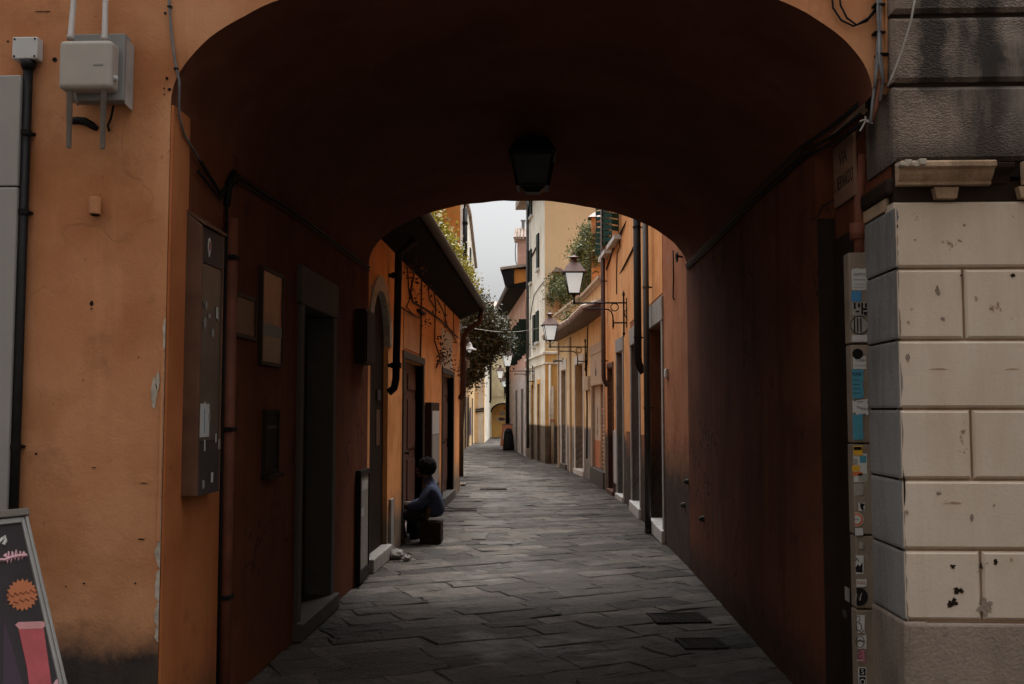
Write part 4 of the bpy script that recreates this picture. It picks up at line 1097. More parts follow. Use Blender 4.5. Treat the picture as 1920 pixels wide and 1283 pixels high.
def stick(name, x0, y0, x1, y1, mat, ragged=0.0, seed=1):
    lay[0] += 1
    y = YD - .0015 - .0009 * (lay[0] % 5)
    a = dp(x0, y0); b = dp(x1, y1); rr = random.Random(seed)
    x_0 = max(a.x, xa + .0005)
    pts = []
    n = 9
    for k in range(n): pts.append((x_0 + (b.x - x_0) * k / (n - 1), a.z - abs(rr.gauss(0, ragged))))
    for k in range(1, n): pts.append((b.x - abs(rr.gauss(0, ragged)), a.z + (b.z - a.z) * k / (n - 1)))
    for k in range(1, n): pts.append((b.x + (x_0 - b.x) * k / (n - 1), b.z + abs(rr.gauss(0, ragged))))
    for k in range(1, n - 1): pts.append((x_0, b.z + (a.z - b.z) * k / (n - 1)))
    mb = MB(); mb.prism([(x, y, z) for x, z in pts], (0, .0012, 0)); mb.build(name, mat, t); return y
def stxt(s, x, y, size, mat, yy, maxw=None, right=(1, 0, 0), up=(0, 0, 1), name="lettering"):
    p = dp(x, y); text(s, size, (p.x, yy - .0006, p.z), right, up, mat, t, name, .0004, maxw=maxw)
y = stick("torn_poster", 1596, 503, 1629, 545, PAPER, .004, 2)
stxt("LLETTO", 1611, 515, .016, INK, y, .06); stxt("~", 1611, 525, .013, INK, y, .055); stxt("~", 1611, 533, .008, INK, y, .05); stxt("~", 1611, 539, .008, INK, y, .05)
stick("sticker", 1596, 546, 1615, 566, BLUE_DEEP, .001, 3)
y = stick("sticker", 1597, 567, 1627, 592, PAPER_DARK, .001, 4)
mb = MB()
for (x0, y0, x1, y1) in ((1600, 568, 1604, 580), (1608, 569, 1612, 577), (1614, 568, 1618, 590), (1618, 578, 1625, 582), (1621, 569, 1626, 577), (1619, 585, 1626, 591), (1604, 583, 1611, 586)):
    a, b = dp(x0, y0), dp(x1, y1); mb.box(a.x, b.x, y - .001, y + .0002, b.z, a.z)
mb.build("print", INK, t)
def disc(px_, py_, r, mat, yy, name="print", r2=None, clip=True):
    c = dp(px_, py_); n = 24; pts = [(max(xa + .0004, c.x + r * math.cos(2*math.pi*k/n)), yy, c.z + r * math.sin(2*math.pi*k/n)) for k in range(n)]
    mb = MB(); mb.prism(pts, (0, .0006, 0)); mb.build(name, mat, t)
yy = YD - .004
disc(1611, 610, .044, INK, yy, "sticker"); disc(1611, 610, .040, PAPER_DARK, yy - .0007)
mb = MB()
for x0 in (1600, 1606, 1612): 
    a, b = dp(x0, 597), dp(x0 + 3, 623); mb.box(a.x, b.x, yy - .002, yy - .0008, b.z, a.z)
mb.build("print", INK, t)
stick("paper_strip", 1597, 628, 1626, 641, PAPER, .001, 5)
disc(1608, 664, .026, INK, YD - .002, "sticker")
y = stick("torn_poster", 1599, 667, 1625, 693, PAPER, .003, 6); stxt("TTASI", 1612, 676, .018, INK, y, .055); stxt("~", 1612, 686, .008, INK, y, .05)
y = stick("blue_poster", 1597, 692, 1620, 748, BLUE_PAPER, .003, 7); stxt("TASI", 1606, 702, .022, INK, y, .045)
for k in range(4): stxt("~", 1605, 713 + k * 8, .008, INK, y, .034)
y = stick("torn_poster", 1598, 748, 1629, 779, PAPER, .006, 8); stxt("TTASI", 1614, 766, .018, INK, y, .055, right=(1, 0, -.18), up=(.18, 0, 1)); stxt("~", 1612, 753, .012, INK, y, .03)
stick("blue_poster", 1597, 776, 1619, 826, BLUE_PAPER, .004, 9)
y = stick("sticker", 1598, 836, 1617, 854, YELLOW_ST, .0005, 10); mb = MB(); a, b = dp(1600, 838), dp(1615, 844); mb.box(a.x, b.x, y - .001, y + .0002, b.z, a.z); mb.build("print", INK, t)
y = stick("poster", 1597, 850, 1627, 904, PAPER, .002, 11)
for (x0, y0, x1, y1, m) in ((1597, 873, 1612, 884, YELLOW_ST), (1598, 885, 1617, 892, ORANGE_ST), (1609, 888, 1626, 902, PAPER_DARK), (1612, 855, 1624, 868, BLUE_PAPER), (1600, 860, 1608, 872, PAPER_DARK)):
    a, b = dp(x0, y0), dp(x1, y1); mb = MB(); mb.box(a.x, b.x, y - .001, y + .0002, b.z, a.z); mb.build("print", m, t)
stick("paper_strip", 1597, 907, 1620, 930, PAPER_DARK, .004, 12)
y = stick("sticker", 1609, 942, 1622, 960, PAPER, .004, 13); mb = MB(); mb.prism([(dp(px_, py_).x, y - .001, dp(px_, py_).z) for px_, py_ in ((1613, 943), (1621, 945), (1618, 951), (1620, 958), (1614, 955), (1612, 949))], (0, .0006, 0)); mb.build("print", INK, t)
disc(1606, 974, .033, PAPER, YD - .003, "sticker"); disc(1606, 974, .030, ORANGE_ST, YD - .0037); disc(1606, 974, .020, PAPER, YD - .0044); stxt("~", 1605, 974, .016, INK, YD - .0045, .022)
def waves(x0, x1, y0, n):
    mb = MB()
    for k in range(n):
        pts = [dp(x0 + (x1 - x0) * i / 12, y0 + k * 3.6 + 1.3 * math.sin(i * 1.6)) for i in range(13)]
        for i in range(12):
            a, b = pts[i], pts[i + 1]; h = .0022
            mb.prism([(a.x, YD - .003, a.z - h), (b.x, YD - .003, b.z - h), (b.x, YD - .003, b.z + h), (a.x, YD - .003, a.z + h)], (0, .0006, 0))
    mb.build("print", INK, t)
stick("sticker", 1600, 990, 1618, 1004, PAPER, .0005, 14); waves(1601, 1617, 992, 4)
stick("sticker", 1610, 1016, 1618, 1029, PAPER_DARK, .0005, 15); waves(1611, 1617, 1018, 3)
y = stick("sticker", 1601, 1041, 1620, 1077, PAPER, .002, 16)
def doodle(pp, y, mat=INK, w=.0016, name="drawing"):
    mb = MB(); mb.tube([(dp(a, b).x, y - .0012, dp(a, b).z) for a, b in pp], w, 4); mb.build(name, mat, t)
mb = MB(); mb.prism([(dp(px_, py_).x, y - .001, dp(px_, py_).z) for px_, py_ in ((1604, 1064), (1608, 1058), (1612, 1062), (1617, 1054), (1617, 1074), (1605, 1073))], (0, .0006, 0)); mb.build("print", INK, t)
doodle([(1603, 1044), (1606, 1048), (1603, 1052), (1608, 1046), (1609, 1053)], y)
y = stick("sticker", 1600, 1086, 1625, 1101, PAPER, .0015, 17); stxt("ONG", 1612, 1093, .022, INK_RED, y, .055)
disc(1610, 1119, .043, INK, YD - .003, "sticker"); doodle([(1604, 1125), (1606, 1113), (1611, 1124), (1615, 1112), (1612, 1126)], YD - .003, PAPER_DARK, .003)
y = stick("sticker", 1602, 1153, 1622, 1188, PAPER, .002, 18)
doodle([(1605, 1156), (1611, 1155), (1612, 1163), (1606, 1166), (1614, 1170), (1615, 1180), (1607, 1183), (1604, 1172)], y); doodle([(1605, 1180), (1615, 1186), (1619, 1181)], y)
y = stick("sticker", 1602, 1190, 1625, 1217, PAPER, .002, 19)
doodle([(1607 + 8 * math.cos(a_ / 10 * 6.28) + 5, 1203 + 11 * math.sin(a_ / 10 * 6.28)) for a_ in range(11)], y); doodle([(1606, 1203), (1612, 1200), (1619, 1203)], y, INK, .003)
y = stick("sticker", 1603, 1218, 1622, 1243, PINK_ST, .002, 20)
doodle([(1606, 1222), (1611, 1219), (1613, 1226), (1607, 1228), (1610, 1235), (1616, 1232)], y); doodle([(1605, 1239), (1618, 1238)], y, PAPER_DARK, .003)
y = stick("sticker", 1609, 1251, 1625, 1290, PAPER, .0005, 21)
mb = MB()
for (y0, y1) in ((1253, 1267), (1269, 1288)):
    a, b = dp(1611, y0), dp(1623, y1); mb.box(a.x, b.x, y - .001, y + .0002, b.z, a.z)
mb.build("print", INK, t)
stxt("S", 1617, 1260, .034, PAPER, y - .001, .024); stxt("O", 1617, 1279, .040, PAPER, y - .001, .024)
mb = MB()
for k in range(7): 
    a = dp(1626, 1020 + k * 5); mb.tube([(a.x, YD - .002, a.z), (a.x + .006, YD - .002, a.z - .004), (a.x - .003, YD - .002, a.z - .01)], .0012, 4)
mb.build("scribble", PAPER_DARK, t)
# small stickers on the black stained panel
for (x0, y0, x1, y1) in ((1584, 1099, 1593, 1130), (1580, 1142, 1587, 1160)):
    W_ = Wall((1.506, 4.99), (1.506, 5.384)); a = W_.px(x0, y0, .002); b = W_.px(x1, y1, .002)
    mb = MB(); mb.wbox(W_, a[0], b[0], b[1], a[1], .001, .003); mb.build("sticker", PAPER_DARK if y0 < 1120 else DARK_STONE, bld)

# street name sign
WS = Wall((1.52, 4.98), (1.52, 5.4))
t = thing("street_sign", "marble street name slab reading VIA S. BERNARDO high on the tunnel mouth wall", "street sign", WS.p(.2, 2.7))
a = WS.px(1613, 283, .01); b = WS.px(1567, 406, .01)
s_a, s_b = max(a[0], .005), min(b[0], .415)
z1, z0 = 2.98, 2.66
mb = MB(); mb.wbox(WS, s_a, s_b, z0, z1, .001, .018); mb.build("slab", SIGN_STONE, t, bevel=.003)
sc_ = (s_a + s_b) / 2
text("VIA", .10, WS.p(sc_, z1 - .09, .018), WS.r, (0, 0, 1), INK, t, "lettering", .001, maxw=.14)
text("S. BERNARDO", .10, WS.p(sc_, z0 + .11, .018), WS.r, (0, 0, 1), INK, t, "lettering", .001, maxw=s_b - s_a - .03)

# ------------------------------------------------------------------ A-board in the left foreground
T0 = Vector((-2.14, 4.10, at_y(40, 960, 4.1).z)); B0 = Vector((-1.685, 3.86, 0.0))
wd = Vector((-0.43, -0.90, 0)).normalized() * 0.62
t = thing("sandwich_board", "leaning dark advertising board with pink drink and orange star at lower left", "sandwich board", (-1.95, 3.7, 0))
uu = (T0 - B0).normalized(); ww = wd.normalized(); nn = uu.cross(ww).normalized()
if nn.x < 0: nn = -nn
BL_ = (T0 - B0).length
def bp(w, u, d=0): return B0 + ww * w + uu * u + nn * d
def bbox(mb, w0, w1, u0, u1, d0, d1):
    mb.hexa([bp(w0, u0, d0), bp(w1, u0, d0), bp(w1, u1, d0), bp(w0, u1, d0), bp(w0, u0, d1), bp(w1, u0, d1), bp(w1, u1, d1), bp(w0, u1, d1)])
mb = MB(); bbox(mb, .03, .59, .05, BL_ - .04, -.012, .0); mb.build("print_panel", BOARD_DARK, t)
mb = MB(); bbox(mb, 0, .014, 0, BL_ - .022, -.02, .014); bbox(mb, .0142, .03, 0.0, BL_ - .022, -.018, .008); bbox(mb, .59, .62, 0, BL_ - .022, -.02, .014); bbox(mb, .031, .589, .02, .05, -.018, .012); bbox(mb, .031, .589, BL_ - .045, BL_ - .022, -.018, .010)
mb.build("frame", SILVER, t, bevel=.003)
mb = MB(); bbox(mb, -.006, .626, BL_ - .02, BL_ + .012, -.03, .02); mb.build("cap", BOARD_TOP, t, bevel=.004)
# rear leg frame
T1 = T0 - Vector((0.03, -.015, 0.0)); mb = MB()
for w in (0.02, .6):
    mb.tube([T1 + ww * w, Vector((B0.x - .80, B0.y + .40, 0)) + ww * w], .014, 8)
mb.build("rear_frame", SILVER, t)
def bpx(x, y, d=.002):
    q = on_plane(x, y, B0 + nn * d, nn); return (q - B0).dot(ww), (q - B0).dot(uu)
def bshape(name, pp, mat, d):
    mb = MB(); mb.prism([bp(*bpx(x, y, d), d) for x, y in pp], nn * .0012); return mb.build(name, mat, t)
star = []
c = bpx(35, 1116)
mb = MB(); pts = []
for k in range(40):
    r = .0 + (0.105 if k % 2 == 0 else .088); a = math.pi * k / 20
    pts.append(bp(c[0] + r * 1.28 * math.cos(a), c[1] + r * .72 * math.sin(a), .0015))
mb = MB(); pts = []
for k in range(40):
    r = 31 if k % 2 == 0 else 25; a = math.pi * k / 20
    pts.append(bp(*bpx(35 + r * math.cos(a), 1116 + r * math.sin(a)), .0015))
mb.prism(pts, nn * .001); mb.build("star_print", STAR, t)
p = bpx(34, 1113); q_ = bpx(44, 1111); dirr = (bp(*q_) - bp(*p)).normalized(); upv = nn.cross(dirr)
text("~", .036, bp(p[0], p[1], .003), dirr, upv, RED_FAINT, t, "star_lettering", .0003, maxw=.13)
text("~", .036, bp(*bpx(36, 1127), .003), dirr, upv, RED_FAINT, t, "star_lettering", .0003, maxw=.10)
bshape("cup_print", [(28, 1178), (76, 1178), (93, 1290), (100, 1420), (62, 1420), (56, 1330), (45, 1250)], DRINK, .0012)
bshape("cup_rim_print", [(22, 1172), (28, 1167), (70, 1166), (81, 1168), (81, 1174), (74, 1179), (30, 1180)], DRINK_RIM, .0018)
bshape("straw_print", [(76, 1166), (79, 1155), (82, 1156), (80, 1167)], STAR, .0018)
bshape("plum_print", [(0, 1176), (0, 1283), (12, 1330), (50, 1330), (38, 1283), (0, 1160)], BOARD_PLUM, .0008)
mb = MB(); rr = random.Random(4)
path = [(0, 1044), (2, 1038), (5, 1056), (8, 1036), (12, 1054), (15, 1036), (19, 1050), (22, 1033), (27, 1050), (30, 1036), (33, 1048), (37, 1036), (40, 1044)]
mb.tube([bp(*bpx(x, y), .002) for x, y in path], .006, 5); mb.tube([bp(*bpx(x, y), .003) for x, y in [(-20, 1050), (0, 1050), (10, 1046), (25, 1043), (42, 1042)]], .007, 5)
mb.build("handwriting_print", PINK_TXT, t)
mb = MB(); mb.tube([bp(*bpx(x, y), .002) for x, y in [(-14, 1020), (-4, 1010), (0, 1006), (2, 1014), (-2, 1022)]], .007, 5); mb.build("handwriting_print", PAPER, t)
bshape("candy_print", [(96, 1283), (100, 1276), (107, 1272), (112, 1283), (112, 1300), (96, 1300)], PINK_TXT, .0012)

# ================================================================== RIGHT SIDE OF THE STREET
def sub(name, par):
    o = bpy.data.objects.new(name, None); COL.objects.link(o); o.parent = par; return o
def door_set(par, W, s0, s1, ztop, depth, frame_mat, leaf_mat, fw=.12, lint=.26, step=True, step_mat=None, zs=.14, name="door", proud=.02, leaf_depth=None, two=True):
    """Stone surround, recessed leaves and step for an opening s0..s1 (clear opening)."""
    d = sub(name, par)
    mb = MB()
    mb.wbox(W, s0 - fw, s0, 0.0, ztop, -depth + .02, proud); mb.wbox(W, s1, s1 + fw, 0.0, ztop, -depth + .02, proud)
    mb.wbox(W, s0 - fw - .02, s1 + fw + .02, ztop + .002, ztop + lint, -.05, proud + .005)
    mb.build("frame", frame_mat, d, bevel=.008)
    ld = leaf_depth if leaf_depth else depth - .01
    mb = MB(); m_ = (s0 + s1) / 2
    mb.wbox(W, s0 + .001, m_ - .005, zs, ztop - .002, -depth + .005, -ld + .05)
    if two: mb.wbox(W, m_ + .005, s1 - .001, zs, ztop - .002, -depth + .005, -ld + .05)
    else: mb.wbox(W, m_ + .005, s1 - .001, zs, ztop - .002, -depth + .005, -ld + .05)
    for (a, b) in ((s0 + .1, m_ - .1), (m_ + .1, s1 - .1)):
        if b - a > .1:
            for (za, zb) in ((.35, .95), (1.1, 1.75), (1.88, ztop - .15)):
                if zb - za > .1: mb.wbox(W, a, b, za, zb, -ld + .05, -ld + .065)
    mb.build("door_leaf", leaf_mat, d, bevel=.003)
    mb = MB(); e = W.p(m_ - .07, 1.05, -ld + .05); mb.lathe(e, [(.012, 0), (.012, .03), (.024, .035), (.02, .055)], 10, W.n); mb.build("handle", BLACK_METAL, d)
    if step:
        mb = MB(); mb.wbox(W, s0 - fw, s1 + fw, 0.0, zs, -depth + .03, .05); mb.build("step", step_mat or frame_mat, d, bevel=.01)
    return d
def pipe(name, label, W, x, ytop, ybot, r, mat, d=.09, elbow=True, toe=True):
    s, _ = W.px(x, 760, d)
    zt = W.z_at(x, ytop, d); zb = W.z_at(x, ybot, d)
    t = thing(name, label, "drainpipe", W.p(s, max(zb, 0)))
    mb = MB(); pts = [W.p(s, zt, d), W.p(s, zb, d)]
    if elbow: pts += [W.p(s, zb - .08, d - .01), W.p(s + .0, zb - .16, d - .05), W.p(s, zb - .2, 0.01)]
    mb.tube(pts, r, 12); mb.build("pipe", mat, t, smooth=True)
    z = zb + .3
    while z < zt:
        mb = MB(); mb.tube([W.p(s, z - .015, d), W.p(s, z + .015, d)], r + .006, 12); mb.wbox(W, s - .01, s + .01, z - .01, z + .01, 0.0, d); mb.build("clip", mat, t)
        z += 1.6
    return t

# ---- orange house next to the passage (bends gently)
A0, A1, A2 = (1.42, y_end(1.42)), (1.32, 17.5), (1.13, 21.0)
WA1, WA2 = Wall(A0, A1), Wall(A1, A2)
ha = thing("orange_house", "peeling orange and pink house on the right just beyond the passage", "house", (1.5, 14, 0))
d1 = (WA1.s(1243), WA1.s(1219)); d2 = (WA1.s(1200), WA1.s(1185))
zd1 = WA1.z_at(1243, 601); zd2 = WA1.z_at(1198, 640)
dd = [(min(a), max(a)) for a in (d1, d2)]
mb = MB(); wall_faces(mb, WA1, 0, WA1.len, 0, 7.4, [(dd[0][0], dd[0][1], 0, zd1, .32), (dd[1][0], dd[1][1], 0, zd2, .32)], .6); mb.build("near_wall", PINK_A, ha)
door_set(ha, WA1, dd[0][0] + .0, dd[0][1], zd1, .32, GREY_STONE, DARK_LEAF, fw=.13, lint=.30, step_mat=MARBLE, zs=.16)
door_set(ha, WA1, dd[1][0], dd[1][1], zd2, .32, GREY_STONE, DARK_LEAF, fw=.13, lint=.28, step_mat=MARBLE, zs=.16)
d3 = sorted((WA2.s(1169), WA2.s(1158))); d4 = sorted((WA2.s(1150), WA2.s(1141)))
zd3 = WA2.z_at(1163, 660); zd4 = WA2.z_at(1145, 690)
w1 = sorted((WA2.s(1166), WA2.s(1153))); w2 = sorted((WA2.s(1146), WA2.s(1136)))
mb = MB(); wall_faces(mb, WA2, 0.0, WA2.len, 0, 7.4, [(d3[0], d3[1], 0, zd3, .3), (d4[0], d4[1], 0, zd4, .3), (w1[0], w1[1], 4.75, 6.5, .2), (w2[0], w2[1], 4.75, 6.5, .2)], .6); mb.build("far_wall", ORANGE_A, ha)
door_set(ha, WA2, d3[0], d3[1], zd3, .3, GREY_STONE, DARK_LEAF, fw=.1, lint=.25, step_mat=MARBLE, zs=.1)
door_set(ha, WA2, d4[0], d4[1], zd4, .3, RED_WOOD, RED_WOOD, fw=.07, lint=.1, zs=.08)
# the upper wall of the near half is orange render over the pink: a real coat of its own
mb = MB(); mb.wbox(WA1, WA1.s(1246) + .05, WA1.len, zd1 + .34, 7.4, .0015, .006); 
mb.wbox(WA1, dd[0][1] + .2, WA1.len, 1.1, zd1 + .34, .0015, .006) if False else None
mb.build("orange_render", ORANGE_A, ha)
mb = MB()
a = dd[0][1] + .16; b = dd[1][0] - .16
if b > a: mb.wbox(WA1, a, b, 1.25, zd1 + .335, .0015, .006)
if WA1.len > dd[1][1] + .2: mb.wbox(WA1, dd[1][1] + .16, WA1.len, 1.25, zd1 + .335, .0015, .006)
mb.build("orange_render", ORANGE_A, ha)
mb = MB(); mb.prism([WA1.p(0, 7.4, .3), WA1.p(WA1.len, 7.4, .3), WA1.p(WA1.len, 7.4, -4), WA1.p(0, 7.4, -4)], (0, 0, .2)); mb.prism([WA2.p(0.01, 7.401, .3), WA2.p(WA2.len, 7.401, .3), WA2.p(WA2.len, 7.401, -4), WA2.p(0.01, 7.401, -4)], (0, 0, .2)); mb.build("roof", TILES, ha)
mb = MB(); e = WA2.p(WA2.len, 0); mb.prism([(e.x, e.y, 0), (e.x + 4, e.y, 0), (e.x + 4, e.y - .4, 0), (e.x + .5, e.y - .4, 0)], (0, 0, 7.4)); mb.build("gable_wall", ORANGE_A, ha)
# windows with open green shutters
for (a, b) in (w1, w2):
    w = sub("window", ha)
    mb = MB(); mb.wbox(WA2, a - .12, b + .12, 4.66, 4.745, -.1, .13); mb.build("sill", MARBLE, w, bevel=.005)
    mb = MB(); mb.wbox(WA2, a, b, 4.75, 6.5, -.2, -.17); mb.build("pane", DARK_GLASS, w)
    for sg in (0, 1):
        s_ = a if sg == 0 else b
        mb = MB()
        # each shutter stands half open, slats inside a frame
        l = .16; o_ = Vector((0, 0, 0))
        for k in range(14):
            z = 4.82 + k * .115
            p0 = WA2.p(s_, z, .03); p1 = WA2.p(s_ + (-.10 if sg == 0 else .10), z, .03 + l * .9)
            mb.hexa([p0, p1, p1 + WA2.u * .012, p0 + WA2.u * .012] + [q + Vector((0, 0, .085)) for q in (p0, p1, p1 + WA2.u * .03, p0 + WA2.u * .03)])
        for f0, f1 in ((0, .1), (.9, 1)):
            q0 = WA2.p(s_ + (-.10 if sg == 0 else .10) * f0, 4.78, .03 + l * .9 * f0); q1 = WA2.p(s_ + (-.10 if sg == 0 else .10) * f1, 4.78, .03 + l * .9 * f1)
            mb.hexa([q0, q1, q1 + WA2.u * .035, q0 + WA2.u * .035] + [q + Vector((0, 0, 1.7)) for q in (q0, q1, q1 + WA2.u * .035, q0 + WA2.u * .035)])
        mb.build("shutter", GREEN_SHUTTER, w)

pipe("drainpipe", "thick black drainpipe ending in an elbow on the orange house, between two doors", WA1, 1197, 300, 672, .055, BLACK_METAL)
t = pipe("drainpipe", "thin grey drainpipe reaching the ground beside the nearest right hand door", WA1, 1213, 300, 1035, .04, DARK_LEAF, elbow=False)
pipe("drainpipe", "slim brown drainpipe in front of the terrace plants at the end of the orange house", WA2, 1132, 300, 705, .045, COPPER)
# wall cables
def wcable(label, W, pp, r=.012, d=.02, mat=BLACK_CABLE):
    pts = [W.p(*W.px(x, y, d), d) for x, y in pp]
    t = thing("wall_cable", label, "cable", pts[0]); mb = MB(); mb.tube(pts, r, 6); mb.build("cable", mat, t, smooth=True)
wcable("long black cable climbing slantwise across the orange house wall", WA1, [(1194, 452), (1180, 480), (1162, 515), (1142, 552)], .016)
wcable("kinked black cable under the green shuttered windows", WA2, [(1174, 415), (1160, 448), (1162, 462), (1157, 474), (1156, 520), (1156, 552)], .010)
wcable("dark cable slanting below the window sills of the orange house", WA2, [(1172, 420), (1152, 460), (1137, 505)], .016)
wcable("thin wire with a hook hanging on the pink wall near the arch", WA1, [(1262, 470), (1263, 520), (1262, 558), (1264, 562)], .009)
# hook ring by the passage end
e = WA1.px(1271, 482, .05)
t = thing("wall_ring", "small black iron ring on the pink wall at the arch end", "iron ring", WA1.p(e[0], e[1]))
mb = MB(); c = WA1.p(e[0], e[1], .06)
mb.tube([c + WA1.u * .05 * math.cos(k / 12 * 6.283) + Vector((0, 0, .05 * math.sin(k / 12 * 6.283))) for k in range(13)], .010, 6, caps=False); mb.tube([WA1.p(e[0], e[1], 0), c + Vector((0, 0, 0)) - WA1.u * .05], .012, 6); mb.build("ring", BLACK_METAL, t)
# meter covers, bolts and torn paper beside the doors
def plate(name, label, cat, W, x0, y0, x1, y1, mat, d=.04, door=True):
    a = W.px(x0, y0, d); b = W.px(x1, y1, d); s0, s1 = sorted((a[0], b[0])); z0, z1 = sorted((a[1], b[1]))
    t = thing(name, label, cat, W.p(s0, z0)); mb = MB(); mb.wbox(W, s0, s1, z0, z1, .001, d); mb.build("body", mat, t, bevel=.004)
    if door: 
        mb = MB(); mb.wbox(W, s0 + .015, s1 - .015, z0 + .015, z1 - .015, d, d + .006); mb.build("cover", mat, t, bevel=.002)
    return t
plate("door_bell", "small pale door bell plate on the pink wall beside the nearest door", "door bell", WA1, 1249, 691, 1245.5, 709, PAPER, .03)
plate("torn_bill", "strip of torn white bills on the pillar between two right hand doors", "torn bills", WA1, 1214, 855, 1211, 945, PAPER, .008, False)
plate("torn_bill", "strip of torn white bills beside the third door on the right", "torn bills", WA2, 1155, 808, 1150.5, 905, PAPER, .012, False)
# raised plaster repair and iron stubs on the right end of the passage wall
WR = Wall((1.42, 5.4), (1.42, y_end(1.42)))
mb = MB()
for (x, y) in ((1287, 903), (1281, 947), (1316, 973)):
    e = WR.px(min(x, 1500), y, .02) if x > 1289 else WA1.px(x, y, .02)
    W_ = WR if x > 1289 else WA1
    mb.lathe(W_.p(e[0], e[1], 0), [(.03, 0), (.025, .03), (.012, .05)], 8, W_.n)
mb.build("iron_stub", DARK_STONE, bld)

# ---- yellow terrace house
B0_, B1_, B2_ = (1.13, 21.0), (.90, 24.2), (.24, 29.6)
WB1, WB2 = Wall(B0_, B1_), Wall(B1_, B2_)
hb = thing("terrace_house", "low yellow house with a planted roof terrace behind the lanterns", "house", (1.2, 25, 0))
ZB = 4.40
ar = sorted((WB1.s(1134), WB1.s(1111))); 
zar = WB1.z_at(1122, 722)
mb = MB(); wall_faces(mb, WB1, 0, WB1.len, 0, ZB, [(ar[0], ar[1], 0.0, zar, .3)], .5); mb.build("near_wall", YELLOW_B, hb)
pz = sorted((WB2.s(1094), WB2.s(1079))); zpz = WB2.z_at(1086, 683)
wd_ = sorted((WB2.s(1062), WB2.s(1053))); zwd = WB2.z_at(1058, 694)
mb = MB(); wall_faces(mb, WB2, 0, WB2.len, 0, ZB, [(pz[0], pz[1], 0.0, zpz, .35), (wd_[0], wd_[1], 0.0, zwd, .35)], .5); mb.build("far_wall", YELLOW_B, hb)
# white painted strip round the far door
mb = MB(); 
mb.wbox(WB2, wd_[1] + .10, WB2.len - .02, 1.2, 3.2, .001, .008); mb.build("white_paint_strip", WHITE_PAINT, hb)
door_set(hb, WB2, wd_[0], wd_[1], zwd, .35, WHITE_PAINT, BEIGE_PANEL, fw=.1, lint=.3, step_mat=DARK_STONE, zs=.14)
door_set(hb, WB2, pz[0], pz[1], zpz, .35, WHITE_PAINT, DARK_WOOD, fw=.12, lint=.22, step_mat=MARBLE, zs=.14)
# pizzeria door panel with vertical lettering and poster window above
m_ = pz[0] + (pz[1] - pz[0]) * .52
p_ = sub("pizzeria_panel", hb)
mb = MB(); mb.wbox(WB2, m_, pz[1] - .01, .16, 2.0, -.24, -.21); mb.build("panel", BEIGE_PANEL, p_)
zc_ = 1.62
for ch in "PIZZERIA":
    text(ch, .2, WB2.p((m_ + pz[1]) / 2, zc_, -.209), WB2.r, (0, 0, 1), DARK_GREEN, p_, "lettering", .002); zc_ -= .165
p_ = sub("poster_window", hb)
zp0 = WB2.z_at(1086, 732); 
mb = MB(); mb.wbox(WB2, pz[0] + .02, pz[1] - .02, zp0, zpz - .06, -.21, -.17); mb.build("pane", PAPER_DARK, p_)
rr = random.Random(9)
for k in range(7):
    s_ = rr.uniform(pz[0] + .1, pz[1] - .3); z_ = rr.uniform(zp0 + .05, zpz - .3)
    mb = MB(); mb.wbox(WB2, s_, s_ + rr.uniform(.1, .25), z_, z_ + rr.uniform(.08, .2), -.17, -.164); mb.build("poster", [PAPER, BEIGE_PANEL, PAPER_DARK][k % 3], p_)
# arancini shop: beige sign boards and half open roller shutter
sm = WB1.s(1121.5)
p_ = sub("shop_sign", hb)
z0_, z1_ = WB1.z_at(1116, 735, -.05), WB1.z_at(1116, 835, -.05)
sA_, sB_ = sm, ar[1]
mb = MB(); mb.wbox(WB1, sA_, sB_ - .01, .35, zar - .01, -.10, -.05); mb.build("board", BEIGE_PANEL, p_)
mb = MB(); mb.wbox(WB1, sA_ + .01, sB_ - .02, .36, .95, -.049, -.046); mb.build("orange_print", STAR, p_)
zt_ = WB1.z_at(1117, 768, -.05); zb_ = WB1.z_at(1117, 818, -.05)
for k, ch in enumerate("ARANCINI"):
    text(ch, .15, WB1.p((sA_ + sB_) / 2, zt_ + (zb_ - zt_) * k / 7, -.049), WB1.r, (0, 0, 1), INK, p_, "lettering", .002)
c = WB1.p((sA_ + sB_) / 2, zt_ + .62, -.049)
mb = MB(); mb.prism([c + WB1.r * x + Vector((0, 0, z)) for x, z in ((-.17, -.06), (.17, -.06), (.12, .02), (.03, .05), (0, .12), (-.03, .05), (-.12, .02))], WB1.n * .002); mb.build("cone_emblem", INK, p_)
mb = MB(); zz_ = .35
while zz_ < zar - .05:
    mb.prism([WB1.p(ar[0] + .01, zz_, -.12), WB1.p(ar[0] + .01, zz_ + .05, -.085), WB1.p(ar[0] + .01, zz_ + .085, -.12)], WB1.u * (sA_ - ar[0] - .015)); zz_ += .088
sh = mb.build("roller_shutter", ROLL_SHUTTER, hb)
p_ = sub("name_board", hb)
za, zb2 = WB1.z_at(1120, 720), WB1.z_at(1120, 664)
mb = MB(); mb.wbox(WB1, ar[0] - .05, ar[1] + .05, zar + .005, zb2, .001, .04); mb.build("board", BEIGE_PANEL, p_, bevel=.004)
c = WB1.p(WB1.s(1121), (zar + zb2) / 2, .041)
mb = MB(); mb.prism([c + WB1.r * x + Vector((0, 0, z)) for x, z in ((-.09, -.14), (.09, -.14), (.10, -.05), (.015, .06), (.01, .2), (-.01, .2), (-.015, .06), (-.10, -.05))], WB1.n * .002); mb.build("emblem", INK, p_)
mb = MB(); mb.wbox(WB1, ar[0] - .08, ar[1] + .08, zb2 + .003, zb2 + .22, .001, .05); mb.wbox(WB1, ar[0] - .1, ar[0], 0, zar, -.2, .03); mb.wbox(WB1, ar[1], ar[1] + .1, 0, zar, -.2, .03); mb.build("frame", BEIGE_PANEL, p_, bevel=.005)
